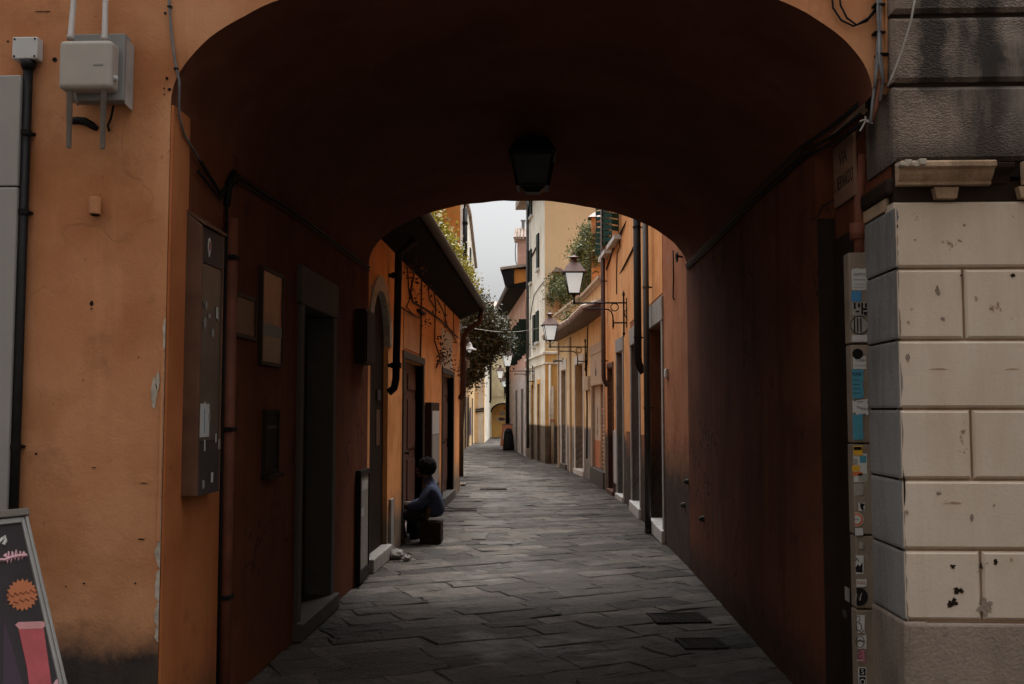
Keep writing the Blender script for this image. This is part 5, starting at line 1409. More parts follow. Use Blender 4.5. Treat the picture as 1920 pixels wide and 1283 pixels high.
mb = MB(); mb.wbox(WB1, ar[0] - .1, ar[1] + .1, 0, .345, -.25, .06); mb.build("step", DARK_STONE, hb, bevel=.01)
# terrace mouldings: lower tiled eave, parapet coping
for W_, e0, e1 in ((WB1, 0.0, WB1.len), (WB2, 0.0, WB2.len)):
    mb = MB(); mb.prism([W_.p(e0, 3.62, .001), W_.p(e0, 3.66, .42), W_.p(e0, 3.71, .42), W_.p(e0, 3.86, .001)], W_.u * (e1 - e0)); mb.build("eave", COPPER, hb)
    mb = MB(); n_ = int((e1 - e0) / .2)
    for k in range(n_):
        s_ = e0 + (k + .5) * (e1 - e0) / n_
        mb.tube([W_.p(s_, 3.73, .45), W_.p(s_, 3.88, .01)], .07, 8)
    mb.build("eave_tiles", TILES, hb)
    mb = MB(); mb.prism([W_.p(e0, 4.28, .001), W_.p(e0, 4.30, .05), W_.p(e0, 4.34, .05), W_.p(e0, 4.36, .11), W_.p(e0, 4.42, .11), W_.p(e0, 4.42, -.5), W_.p(e0, 4.401, -.5), W_.p(e0, 4.401, .001)], W_.u * (e1 - e0)); mb.build("coping", BEIGE_PANEL, hb)
mb = MB(); mb.prism([WB1.p(0, 3.8, -.5), WB1.p(WB1.len, 3.8, -.5), WB2.p(WB2.len, 3.8, -.5), (6, 29.8, 3.8), (6, 21, 3.8)], (0, 0, .1)); mb.build("terrace_floor", TERRACOTTA, hb)
# wall pilaster under the far end, with pipe ribs
mb = MB()
for x, w in ((1049, .05), (1071, .06)):
    s_ = WB2.s(x); mb.wbox(WB2, s_ - w, s_ + w, 0, 3.55, .001, .05)
mb.build("pilaster_strip", BEIGE_PANEL, hb, bevel=.005)
# brick piers with tiled caps, terrace plants
piers = []
for k, (W_, x, yt) in enumerate(((WB1, 1119, 405), (WB2, 1086, 483), (WB2, 1047, 508))):
    s_, z_ = W_.px(x, yt, -.15)
    lab = ["tall orange terrace pier with tiled cap beside the brown drainpipe", "small orange terrace pier with tiled cap above the nearest lantern", "low orange terrace pier with tiled cap left of the nearest lantern"][k]
    q = W_.p(s_, 4.42, -.15)
    t = thing("terrace_pier", lab, "pier", q, "orange piers on the roof terrace")
    mb = MB(); mb.box(q.x - .13, q.x + .13, q.y - .13, q.y + .13, 4.42, z_ - .06); mb.build("shaft", TERRACOTTA, t, bevel=.006)
    mb = MB(); mb.hexa([(q.x + a * .21, q.y + b * .21, z_ - .06) for a, b in ((-1, -1), (1, -1), (1, 1), (-1, 1))] + [(q.x + a * .05, q.y + b * .05, z_ + .08) for a, b in ((-1, -1), (1, -1), (1, 1), (-1, 1))]); mb.build("cap", COPPER, t)

def leaves(name, blobs, n, size, mat, parent=None, seed=1, clump=1.0, droop=0.0):
    """leaf blades scattered in clusters through the ellipsoids blobs = (cx,cy,cz,rx,ry,rz,weight)"""
    rnd = random.Random(seed); mb = MB(); tones = []
    tot = sum(b[6] for b in blobs)
    ncl = max(4, n // 22)
    cl = []
    for i in range(ncl):
        r_ = rnd.random() * tot
        for b in blobs:
            r_ -= b[6]
            if r_ <= 0: break
        while True:
            v = Vector((rnd.uniform(-1, 1), rnd.uniform(-1, 1), rnd.uniform(-1, 1)))
            if v.length <= 1: break
        v = v.normalized() * (v.length ** .7) if v.length > 0 else v
        c = Vector((b[0] + v.x * b[3], b[1] + v.y * b[4], b[2] + v.z * b[5]))
        cl.append((c, rnd.gauss(.45, .22), rnd.uniform(.6, 1.5)))
    sp = size * 1.5 * clump
    for i in range(n):
        c, tn, k = cl[i % ncl]
        p = c + Vector((rnd.gauss(0, sp * k), rnd.gauss(0, sp * k), rnd.gauss(0, sp * k * .8) - droop * rnd.random()))
        a = Vector((rnd.gauss(0, 1), rnd.gauss(0, 1), rnd.gauss(0, .8) - droop)).normalized()
        b = a.cross(Vector((rnd.gauss(0, 1), rnd.gauss(0, 1), rnd.gauss(0, 1)))).normalized()
        l = size * rnd.uniform(.6, 1.25); w = l * .28
        nn_ = a.cross(b)
        mb.add([p, p + a * l * .5 + b * w + nn_ * l * .06, p + a * l, p + a * l * .5 - b * w + nn_ * l * .06], [(0, 1, 2, 3)])
        mb.tone.append(min(1, max(0, tn + rnd.gauss(0, .15))))
    return mb.build(name, mat, parent, fix=False, smooth=False)
def potted(label, W, x, blobs_px, n, seed, mat=LEAF_GREEN, size=.075):
    s_, _ = W.px(x, 700, -.2); q = W.p(s_, 4.42, -.2)
    t = thing("terrace_shrub", label, "shrub", q, "shrubs on the roof terrace")
    mb = MB(); mb.lathe(q, [(.11, 0), (.15, .24), (.165, .24), (.165, .29), (.14, .29), (.13, .24)], 14); mb.build("pot", TERRACOTTA, t)
    mb = MB(); rnd = random.Random(seed)
    bl = []
    for (bx_, by_, rw, rh, wt) in blobs_px:
        sc_, zc_ = W.px(bx_, by_, -.15); c = W.p(sc_, zc_, -.15); k = c.y / FPX
        bl.append((c.x, c.y, c.z, rw * k, max(rw * k, .3), rh * k, wt))
        p0 = q + Vector((0, 0, .2)); mid = p0.lerp(c, .5) + Vector((rnd.uniform(-.1, .1), rnd.uniform(-.1, .1), .05))
        mb.tube([p0, mid, c], [.02, .013, .006], 6)
    mb.build("stem", BARK, t)
    leaves("foliage", bl, n, size, mat, t, seed)
potted("large green shrub spilling over the terrace wall beside the brown drainpipe", WB1, 1112, [(1112, 440, 14, 12, 1), (1106, 470, 22, 18, 2), (1098, 500, 16, 20, 2), (1104, 535, 8, 14, .6), (1085, 478, 8, 14, .5), (1120, 470, 8, 40, 1.5), (1110, 520, 10, 20, 1)], 15000, 31)
potted("small bushy shrub on the terrace to the left of the nearest lantern", WB2, 1050, [(1050, 535, 13, 16, 1.5), (1042, 560, 10, 12, 1), (1060, 545, 10, 20, 1), (1068, 535, 6, 18, .5)], 8500, 32)
# little tufts on the eave
for k, (W_, x, y, rw) in enumerate(((WB2, 1088, 590, 9), (WB2, 1065, 607, 5))):
    s_, z_ = W_.px(x, y, .2); q = W_.p(s_, 3.85, .2); kk = q.y / FPX
    t = thing("wall_plant", ["larger self sown tuft of grass on the tiled eave under the terrace wall", "small self sown tuft of grass on the tiled eave farther along"][k], "plant", q)
    leaves("foliage", [(q.x, q.y, q.z + .12, rw * kk, .15, .12, 1)], 260, .07, LEAF_GREEN, t, 40 + k)
    mb = MB(); mb.tube([q, q + Vector((0, 0, .1))], .012, 5); mb.build("stem", BARK, t)
# meter cupboard and small lantern on the yellow wall
plate("meter_box", "pale meter box on the yellow wall beside the pizzeria door", "meter box", WB2, 1102.5, 705, 1094.5, 733, BEIGE_PANEL, .1)
e = WB2.px(1053, 677, .05); t = thing("wall_spotlight", "small pale spotlight on the yellow wall above the white door", "spotlight", WB2.p(*e))
mb = MB(); mb.wbox(WB2, e[0] - .05, e[0] + .05, e[1] - .08, e[1] + .08, .001, .03); mb.build("bracket", PAPER_DARK, t)
mb = MB(); mb.lathe(WB2.p(e[0], e[1], .03), [(.02, 0), (.03, .15), (.05, .2), (.05, .26)], 10, WB2.n); mb.build("head", PAPER_DARK, t)
wcable("bundle of cables running down the yellow wall by the meter box", WB2, [(1103, 600), (1101, 660), (1099, 700), (1101, 760), (1100, 860)], .022)

# ---- tall pale house
C0, C1 = (-.13, 31.0), (-.80, 35.5)
WC = Wall(C0, C1)
hc = thing("pale_house", "tall pale house with a tan end wall rising above the terrace", "house", (0, 31, 0))
def wpx(W, x): return W.s(x)
op = []
c_d1 = sorted((WC.s(1012.5), WC.s(1008.5))); c_d2 = sorted((WC.s(1001), WC.s(997)))
for a in (c_d1, c_d2): op.append((a[0], a[1], 0.0, 2.45, .25))
wins = []
for (x0, x1, y0, y1) in ((1012, 1008, 436, 502), (998, 994, 466, 528), (999, 991, 330, 402), (1011, 1006.5, 582, 640), (1004, 1000.5, 590, 648)):
    a = sorted((WC.s(x0), WC.s(x1))); z1, z0 = WC.z_at(x0, y0), WC.z_at(x0, y1)
    op.append((a[0], a[1], z0, z1, .2)); wins.append((a[0], a[1], z0, z1))
mb = MB(); wall_faces(mb, WC, 0, WC.len, 0, 8.8, op, .5); mb.build("street_wall", CREAM_C, hc)
WCf = Wall((-.13, 31.0), (6, 31.0), left_normal=False)
mb = MB(); wall_faces(mb, WCf, 0, 6.13, 0, 8.8, [], .45); mb.build("end_wall", TAN_C, hc)
for (a, b, z0, z1) in wins:
    w = sub("window", hc)
    mb = MB(); mb.wbox(WC, a + .01, b - .01, z0 + .01, z1 - .01, -.15, -.1); mb.build("pane", DARK_GLASS, w)
    mb = MB()
    for s_, sg in ((a, -1), (b, 1)):
        m_c = (a + b) / 2
        mb.wbox(WC, min(s_, m_c) + .01, max(s_, m_c) - .01, z0, z1, .005, .045)
    mb.build("shutter", DARK_GREEN, w, bevel=.003)
    mb = MB(); mb.wbox(WC, a - .1, b + .1, z0 - .08, z0 - .003, -.05, .08); mb.build("sill", MARBLE, w)
for (a, b) in (c_d1, c_d2):
    d_ = sub("door", hc)
    mb = MB(); mb.wbox(WC, a + .01, b - .01, .1, 2.44, -.24, -.18); mb.build("door_leaf", DARK_WOOD, d_)
    mb = MB(); mb.wbox(WC, a - .09, a, 0, 2.45, -.2, .02); mb.wbox(WC, b, b + .09, 0, 2.45, -.2, .02); mb.wbox(WC, a - .09, b + .09, 2.452, 2.6, -.2, .022); mb.build("frame", TAN_C, d_)
zsc = WC.z_at(1010, 690)
mb = MB(); 
for W_, L in ((WC, WC.len), (WCf, 3.0)):
    mb.prism([W_.p(0, 3.32, .001), W_.p(0, 3.34, .06), W_.p(0, 3.40, .06), W_.p(0, 3.42, .001)], W_.u * L)
    mb.prism([W_.p(0, 3.02, .001), W_.p(0, 3.03, .04), W_.p(0, 3.07, .04), W_.p(0, 3.08, .001)], W_.u * L)
mb.build("string_course", CREAM_C, hc)
mb = MB(); mb.prism([(-.5, 30.6, 8.8), (6, 30.6, 8.8), (6, 36, 8.8), (-1.2, 36, 8.8)], (0, 0, .25)); mb.build("roof", TILES, hc)
s_ = WCf.s(1036)
t = thing("drainpipe", "pale narrow drainpipe on the yellow corner of the tall house", "drainpipe", WCf.p(s_, 0))
mb = MB(); mb.tube([WCf.p(s_, 0, .06), WCf.p(s_, 2.35, .06)], .045, 8); mb.build("pipe", BEIGE_PANEL, t, smooth=True)
mb = MB(); mb.wbox(WCf, s_ - .07, s_ + .07, 1.28, 1.34, .001, .11); mb.build("clip", STAR, t)
s_ = WCf.s(1031); wc2 = thing("drainpipe", "white narrow drainpipe at the foot of the yellow corner", "drainpipe", WCf.p(s_, 0))
mb = MB(); mb.tube([WCf.p(s_, 0, .06), WCf.p(s_, 3.0, .06)], .035, 8); mb.build("pipe", CREAM_C, wc2, smooth=True)
mb = MB(); mb.wbox(WCf, s_ - .05, s_ + .05, 1.5, 1.55, .001, .1); mb.build("clip", CREAM_C, wc2)
pipe("drainpipe", "full height dark drainpipe at the far edge of the tall pale house", WC, 989.5, 300, 840, .05, DARK_LEAF, elbow=False)
wcable("dark bar slanting across the pale wall between shuttered windows", WC, [(1010, 455), (1000, 475), (990, 492)], .03)
wcable("thin cable sagging over the pale wall and yellow corner", WC, [(1020, 528), (1010, 540), (1002, 552), (998, 570), (994, 600)], .012)
# string with festoon across the street
t = thing("overhead_wire", "thin wire stretched across the street in front of the tree", "wire", (-.9, 24, 3.4))
p0 = at_y(868, 613, 20.2); p1 = at_y(1010, 615, 32)
mb = MB(); mb.tube([p0.lerp(p1, k / 10) - Vector((0, 0, .12 * math.sin(math.pi * k / 10))) for k in range(11)], .008, 5); mb.build("wire", PAPER_DARK, t, smooth=True)

# ---- rose house farther on, with overhanging eave, orange attic and chimney
D0_, D1_ = (-.84, 35.7), (-1.95, 46.5)
WD = Wall(D0_, D1_)
hd = thing("rose_house", "rose coloured house with dark green shutters and a chimney behind the pale house", "house", (-1.3, 40, 0))
ops = []
dws = []
for (x0, x1) in ((981, 978), (970, 967.5)):
    a = sorted((WD.s(x0), WD.s(x1))); ops.append((a[0], a[1], 0, 2.4, .25)); dws.append(a)
sw = []
for (x0, x1, y0, y1) in ((989, 984, 600, 662), (979, 975, 612, 672), (970.5, 967, 622, 682)):
    a = sorted((WD.s(x0), WD.s(x1))); z1, z0 = WD.z_at(x0, y0), WD.z_at(x0, y1); ops.append((a[0], a[1], z0, z1, .2)); sw.append((a[0], a[1], z0, z1))
ZDT = 5.9
mb = MB(); wall_faces(mb, WD, 0, WD.len, 0, ZDT, ops, .5); mb.build("street_wall", PINK_D, hd)
for a in dws:
    d_ = sub("door", hd); mb = MB(); mb.wbox(WD, a[0] + .01, a[1] - .01, .05, 2.38, -.24, -.18); mb.build("door_leaf", DARK_WOOD, d_)
    mb = MB(); mb.wbox(WD, a[0] - .1, a[0], 0, 2.4, -.2, .02); mb.wbox(WD, a[1], a[1] + .1, 0, 2.4, -.2, .02); mb.build("frame", GREY_STONE, d_)
for (a, b, z0, z1) in sw:
    w = sub("window", hd); mb = MB(); mb.wbox(WD, a + .01, b - .01, z0 + .01, z1 - .01, -.16, -.1); mb.build("pane", DARK_GLASS, w)
    for s_ in (a, b):
        mb = MB(); mb.wbox(WD, s_ - .025, s_ + .025, z0 - .03, z1 + .03, .01, .30)
        for k in range(12): 
            z = z0 + (z1 - z0) * (k + .5) / 12; mb.wbox(WD, s_ - .04, s_ + .04, z, z + .03, .04, .28)
        mb.build("shutter", DARK_GREEN, w)
# eave with gutter
ze0 = 5.95
mb = MB(); mb.prism([WD.p(0, ZDT + .002, -.4), WD.p(0, ze0, .55), WD.p(0, ze0 + .1, .55), WD.p(0, ZDT + .9, -2.8), WD.p(0, ZDT + .002, -2.8)], WD.u * WD.len); mb.build("eave", EAVE_WOOD, hd)
mb = MB(); mb.tube([WD.p(-.05, ze0 + .06, .62), WD.p(WD.len + .05, ze0 + .06, .62)], .08, 10); mb.build("gutter", BLACK_METAL, hd)
# attic
q0 = at_y(990, 502, 41); q1 = at_y(963, 535, 41)
mb = MB(); mb.box(-1.42, 1.5, 41.0, 45, 6.2, 7.35); mb.build("attic_wall", ORANGE_T, hd)
mb = MB(); mb.prism([(-1.75, 40.9, 6.5), (-1.43, 40.9, 6.5), (-1.43, 40.9, 7.35), (-1.95, 40.9, 7.3)], (0, 4.2, 0)); mb.build("attic_gutter", BLACK_METAL, hd)
mb = MB(); mb.prism([(-1.98, 40.8, 7.32), (1.5, 40.8, 7.78), (1.5, 40.8, 7.88), (-1.98, 40.8, 7.42)], (0, 4.4, 0)); mb.build("attic_roof", TILES, hd)
ch_ = sub("chimney", hd)
xa_, xb_ = at_y(970, 460, 41.5).x, at_y(992, 460, 41.5).x
zt_ = at_y(980, 449, 41.5).z
mb = MB(); mb.box(xa_, xb_ + .25, 41.5, 42.3, 7.2, zt_); mb.build("stack", PINK_D, ch_)
mb = MB(); mb.prism([(xa_ - .14, 41.35, zt_ + .001), (xb_ + .3, 41.35, zt_ + .001), (xb_ + .3, 41.9, zt_ + .5), (xa_ + .0, 41.9, zt_ + .5)], (0, .06, 0)); 
mb.prism([(xa_ - .14, 41.42, zt_ + .001), (xb_ + .3, 41.42, zt_ + .001), (xb_ + .3, 42.4, zt_ + .001), (xa_ - .14, 42.4, zt_ + .001)], (0, 0, .08))
for k in range(6): mb.tube([(xa_ - .1 + k * .14, 41.34, zt_ + .04), (xa_ - .04 + k * .12, 41.9, zt_ + .52)], .06, 8)
mb.build("tiled_cap", TILES, ch_)
mb = MB(); e = at_y(981, 425, 41.9); mb.tube([(e.x, 41.9, zt_ + .4), (e.x, 41.9, at_y(981, 415, 41.9).z)], .07, 10); mb.lathe((e.x, 41.9, at_y(981, 416, 41.9).z), [(.07, 0), (.11, .02), (.11, .07), (.02, .1)], 10); mb.build("flue", UNIT_GREY, ch_)
mb = MB(); mb.tube([at_y(x, y, 41.3) for x, y in ((968, 450), (966, 470), (967, 490), (970, 498))], .02, 6); mb.build("cable", DARK_LEAF, ch_)
e = WD.s(957)
t = thing("drainpipe", "tall black drainpipe at the far corner of the rose house", "drainpipe", WD.p(e, 0))
mb = MB(); mb.tube([WD.p(e, 0, .12), WD.p(e, 5.5, .12), WD.p(e, 5.75, .3), WD.p(e - .2, 5.92, .58)], [.1, .075, .06, .06], 10); mb.build("pipe", BLACK_METAL, t, smooth=True)
for z in (1.2, 2.8, 4.4):
    mb = MB(); mb.tube([WD.p(e, z - .03, .12), WD.p(e, z + .03, .12)], .11, 10); mb.build("collar", BLACK_METAL, t)
# dark bin by the corner
e2 = WD.s(964.5); t = thing("waste_bin", "black cloth topped bin standing at the corner behind the orange board", "bin", WD.p(e2, 0, .24))
q = WD.p(e2, 0, .24)
mb = MB(); mb.lathe(q, [(.23, 0), (.23, .1), (.19, .65), (.16, .7)], 16); mb.build("body", BAG, t, smooth=True)
mb = MB(); mb.lathe(q + Vector((0, 0, .7)), [(.18, 0), (.17, .06), (.11, .16), (.02, .2)], 16); mb.build("lid", BAG, t, smooth=True)

# ---- orange A-board far down the street
e = at_z(946, 843); q = Vector((e.x, e.y, 0))
t = thing("sandwich_board", "small orange advertising board standing far down the street by the dark corner", "sandwich board", q)
zt_ = 1.0
mb = MB(); mb.prism([(q.x - .2, q.y, 0.03), (q.x + .22, q.y, 0.03), (q.x + .30, q.y + .26, zt_), (q.x - .10, q.y + .26, zt_)], (0, .025, 0)); mb.build("panel", STAR, t)
mb = MB(); mb.prism([(q.x - .09, q.y + .09, .42), (q.x + .14, q.y + .09, .42), (q.x + .19, q.y + .21, .82), (q.x - .02, q.y + .21, .82)], (0, -.012, 0)); mb.build("print", PAPER, t)
mb = MB(); mb.prism([(q.x - .11, q.y + .255, zt_), (q.x + .31, q.y + .255, zt_), (q.x + .31, q.y + .3, zt_ + .05), (q.x - .11, q.y + .3, zt_ + .05)], (0, .03, 0)); mb.tube([(q.x - .1, q.y + .5, 0), (q.x - .05, q.y + .28, zt_)], .02, 6); mb.tube([(q.x + .28, q.y + .5, 0), (q.x + .28, q.y + .28, zt_)], .02, 6); mb.build("frame", RED_WOOD, t)
mb = MB(); mb.prism([(q.x - .21, q.y - .02, .02), (q.x + .23, q.y - .02, .02), (q.x + .245, q.y + .02, .14), (q.x - .19, q.y + .02, .14)], (0, -.012, 0)); mb.build("white_foot", PAPER, t)

# ---- house closing the street
he = thing("end_house", "pale yellow house with green shutters and an arched orange doorway closing the street", "house", (-2.5, 61, 0))
WE = Wall((-8, 61.0), (3, 61.0), left_normal=False)
def es(x): return WE.s(x)
ax0, ax1 = es(921), es(966); azt = WE.z_at(940, 757); asp = WE.z_at(940, 773)
wv = []
for (x0, x1, y0, y1) in ((945, 963, 698, 738), (953, 970, 628, 662)):
    wv.append((es(x0), es(x1), WE.z_at(x0, y1), WE.z_at(x0, y0)))
mb = MB(); wall_faces(mb, WE, 0, 11, 0, 7.05, [(ax0, ax1, 0, azt, .8)] + [(a, b, c, d, .2) for a, b, c, d in wv], 1.0); mb.build("wall", FAR_CREAM, he)
n = 16; mb = MB()
cxx = (ax0 + ax1) / 2; rx = (ax1 - ax0) / 2
for sgn in (-1, 1):
    pts = [WE.p(cxx + sgn * rx, azt, .002)]
    for k in range(n // 2 + 1):
        a = math.pi / 2 * k / (n // 2); pts.append(WE.p(cxx + sgn * rx * math.sin(a), asp + (azt - asp) * math.cos(a), .002))
    mb.prism(pts, WE.n * -.3)
mb.build("arch_spandrel", FAR_CREAM, he)
mb = MB(); mb.tube([WE.p(cxx + rx * math.cos(math.pi * k / n), asp + (azt - asp) * math.sin(math.pi * k / n), .02) for k in range(n + 1)], .05, 6); mb.build("arch_hood", INK, he)
mb = MB(); mb.wbox(WE, ax0 + .01, ax1 - .01, 0, azt - .01, -.79, -.72); mb.build("doorway_wall", FAR_ORANGE, he)
sp = sub("mural_sign", he)
def esh(name, pts, mat, dd):
    mb = MB(); mb.prism([WE.p(*WE.px(x, y, -.715), -.715 + dd) for x, y in pts], WE.n * .01); mb.build(name, mat, sp)
def ell(cx, cy, rx, ry, a0=0, a1=2, n=20): return [(cx + rx * math.cos(math.pi * (a0 + (a1 - a0) * k / n)), cy - ry * math.sin(math.pi * (a0 + (a1 - a0) * k / n))) for k in range(n + (a1 - a0 != 2))]
esh("oval_print", ell(940.5, 786, 6.5, 3.3), RED_WOOD, .02); esh("pale_print", [(932, 782), (949, 782), (949, 791), (932, 791)], BEIGE_PANEL, .0)
esh("fan_print", ell(942, 779, 6, 8, .15, 1.0) + [(946, 779)], PAPER_DARK, .0)
for (x, y, r) in ((946, 766, 2.2), (937, 777, 1.8), (934.5, 771, 1.1)): esh("flower_print", ell(x, y, r, r, n=8), ORANGE_ST, .02)
for (a, b, c, d) in wv:
    w = sub("window", he); mb = MB(); mb.wbox(WE, a + .01, b - .01, c + .01, d - .01, -.18, -.1); mb.build("pane", DARK_GLASS, w)
    mb = MB(); m_ = (a + b) / 2
    for (s0_, s1_) in ((a + .02, m_ - .02), (m_ + .02, b - .02)):
        mb.wbox(WE, s0_, s1_, c, d, -.08, -.03)
        for k in range(16): mb.wbox(WE, s0_ + .05, s1_ - .05, c + (d - c) * (k + .2) / 16, c + (d - c) * (k + .7) / 16, -.03, .0)
    mb.build("shutter", DARK_GREEN, w)
mb = MB()
for y in (689, 743): 
    z = WE.z_at(930, y); mb.wbox(WE, 0, 11, z - .03, z + .03, .001, .04)
mb.build("string_course", FAR_CREAM, he)
def tiled(mb, e0, e1, r1, r0, n, amp=.07):
    for k in range(n):
        f = (k + .5) / n; mb.tube([e0.lerp(e1, f), r0.lerp(r1, f)], amp, 6)
    mb.quad(e0, e1, r1, r0)
mb = MB(); tiled(mb, Vector((-8, 60.6, 7.06)), Vector((3, 60.6, 7.06)), Vector((3, 66, 8.7)), Vector((-8, 66, 8.7)), 60); mb.build("roof", TILES, he)
mb = MB(); mb.wbox(WE, 0, 11, 6.95, 7.04, .001, .35); mb.build("eave", DARK_WOOD, he)

# ================================================================== LEFT SIDE OF THE STREET
# ---- low house with overhanging eave
YL0, YL1 = y_end(XL) + .002, 20.0
WLh = Wall((XL, YL0), (XL, YL1), left_normal=False)
hl = thing("low_house", "low orange house with a dark overhanging eave on the left beyond the passage", "house", (-2, 15, 0))
ad = sorted((WLh.s(693), WLh.s(727))); zad = WLh.z_at(712, 545)
sd1 = sorted((WLh.s(756), WLh.s(792))); zsd = WLh.z_at(756, 672)
sd2 = sorted((WLh.s(829), WLh.s(849))); zsd2 = WLh.z_at(836, 703)
ad[0] = max(ad[0], .12)
mb = MB(); wall_faces(mb, WLh, 0, WLh.len, 0, 3.55, [(ad[0], ad[1], 0, zad, .12), (sd1[0], sd1[1], 0, zsd, .16), (sd2[0], sd2[1], 0, zsd2, .16)], .6); mb.build("street_wall", LEFT_L, hl)
# arched doorway: spandrels, plaster surround, leaf, step
a_ = sub("arched_door", hl)
cxx = (ad[0] + ad[1]) / 2; rx = (ad[1] - ad[0]) / 2; spz = zad - rx
mb = MB()
for sgn in (-1, 1):
    pts = [WLh.p(cxx + sgn * rx, zad, .004)]
    for k in range(11):
        a = math.pi / 2 * k / 10; pts.append(WLh.p(cxx + sgn * rx * math.sin(a), spz + (zad - spz) * math.cos(a), .004))
    mb.prism(pts, WLh.n * -.10)
mb.build("spandrel", PLASTER_BARE, a_)
mb = MB()
n = 24
for k in range(n):
    a0, a1 = math.pi * k / n, math.pi * (k + 1) / n
    def rp(r, a, d): return WLh.p(cxx + r * math.cos(a), spz + r * math.sin(a), d)
    r0, r1 = rx + .0, rx + .16
    mb.hexa([rp(r0, a0, .001), rp(r1, a0, .001), rp(r1, a1, .001), rp(r0, a1, .001), rp(r0, a0, .02), rp(r1, a0, .02), rp(r1, a1, .02), rp(r0, a1, .02)])
mb.build("surround", PLASTER_BARE, a_)
mb = MB(); mb.wbox(WLh, ad[0] + .002, ad[1] - .002, .15, zad - .01, -.118, -.05); mb.build("door_leaf", STAIN_DARK, a_)
e = WLh.px(708, 740, -.05); mb = MB(); mb.wbox(WLh, e[0] - .12, e[0] + .1, e[1] - .06, e[1] + .05, -.05, -.03); mb.build("letter_slot", DARK_STONE, a_)
e = WLh.px(708, 800, -.05); mb = MB(); mb.wbox(WLh, e[0] - .12, e[0] + .1, e[1] - .2, e[1] + .18, -.05, -.042); mb.build("number_plate", BROWN_PAINT, a_)
mb = MB(); mb.wbox(WLh, ad[0] - .03, ad[1] + .05, 0, .145, -.25, .06); mb.build("step", GREY_STONE, a_, bevel=.012)
mb = MB(); s_ = WLh.s(733); mb.wbox(WLh, s_ - .1, s_ + .09, 0, .62, .001, .03); mb.build("corner_stone", GREY_STONE, hl, bevel=.006)
door_set(hl, WLh, sd1[0], sd1[1], zsd, .16, DARK_STONE, RED_WOOD, fw=.09, lint=.1, zs=.08, name="shop_door")
door_set(hl, WLh, sd2[0], sd2[1], zsd2, .16, DARK_STONE, RED_WOOD, fw=.09, lint=.1, zs=.16, name="shop_door")
# pale plaster patch over the first shop door and faded niche over the second
z0, z1 = zsd + .13, WLh.z_at(765, 585)
mb = MB(); mb.wbox(WLh, sd1[0] - .05, sd1[1] - .35, z0, z1, .001, .01); mb.build("render_patch", plaster("pale_orange_patch", (0.52, .27, .13), (.6, .34, .18), stain_amt=.3, streak=.4), hl)
z0, z1 = zsd2 + .11, WLh.z_at(838, 622)
mb = MB(); mb.wbox(WLh, WLh.s(826), WLh.s(847), z0, z1, .001, .01); mb.build("render_patch", BEIGE_PANEL, hl)
# eave: boarded soffit, rafters, tiles
mb = MB(); mb.prism([(XL + .002, YL0 + .02, 3.42), (-1.36, YL0 + .02, 3.58), (-1.34, YL0 + .02, 3.70), (-6, YL0 + .02, 5.1), (-6, YL0 + .02, 5.0), (-1.79, YL0 + .02, 3.56), (-1.79, YL0 + .02, 3.42)], (0, YL1 - YL0 + .1, 0)); mb.build("eave", EAVE_WOOD, hl)
mb = MB(); tiled(mb, Vector((-1.33, YL0 + .02, 3.72)), Vector((-1.33, YL1 + .1, 3.72)), Vector((-6, YL1 + .1, 5.15)), Vector((-6, YL0 + .02, 5.15)), 46, .06); mb.build("roof_tiles", EAVE_WOOD, hl)
mb = MB(); mb.tube([(-1.30, YL0 + .05, 3.66), (-1.30, YL1 + .1, 3.64)], .06, 10); mb.build("gutter", BLACK_METAL, hl)
mb = MB(); mb.box(-6, XL - .605, YL1 - .5, YL1 - .002, 0, 3.9); mb.box(XL - .604, XL - .002, YL1 - .001, YL1 + .001, 0, 3.5); mb.build("gable_wall", LEFT_L, hl)
# black downpipe with bracket and red brown downpipe at the far corner
s_ = WLh.s(742, .09)
t = thing("drainpipe", "thick black drainpipe left of the first shop door under the dark eave", "drainpipe", WLh.p(s_, 1.9))
mb = MB(); mb.tube([WLh.p(s_, 3.5, .3), WLh.p(s_, 3.35, .11), WLh.p(s_, 1.95, .09), WLh.p(s_, 1.85, .07), WLh.p(s_, 1.8, .01)], .042, 12); mb.build("pipe", BLACK_METAL, t, smooth=True)
for z in (3.1, 2.1):
    mb = MB(); mb.tube([WLh.p(s_, z - .03, .09), WLh.p(s_, z + .03, .09)], .062, 12); mb.wbox(WLh, s_ - .02, s_ + .02, z - .02, z + .02, 0, .09); mb.build("clip", BLACK_METAL, t)
s_ = WLh.len - .15
t = thing("drainpipe", "dark red drainpipe with swan neck at the far corner of the low house", "drainpipe", WLh.p(s_, 1.8))
mb = MB(); mb.tube([WLh.p(s_, 3.60, .46), WLh.p(s_, 3.35, .42), WLh.p(s_, 3.2, .2), WLh.p(s_, 3.05, .1), WLh.p(s_, 2.0, .09), WLh.p(s_, 1.9, .07), WLh.p(s_, 1.82, .02)], .055, 12); mb.build("pipe", RED_PIPE if False else COPPER, t, smooth=True)
for z in (2.9, 2.3):
    mb = MB(); mb.tube([WLh.p(s_, z - .03, .09), WLh.p(s_, z + .03, .09)], .066, 12); mb.build("clip", COPPER, t)
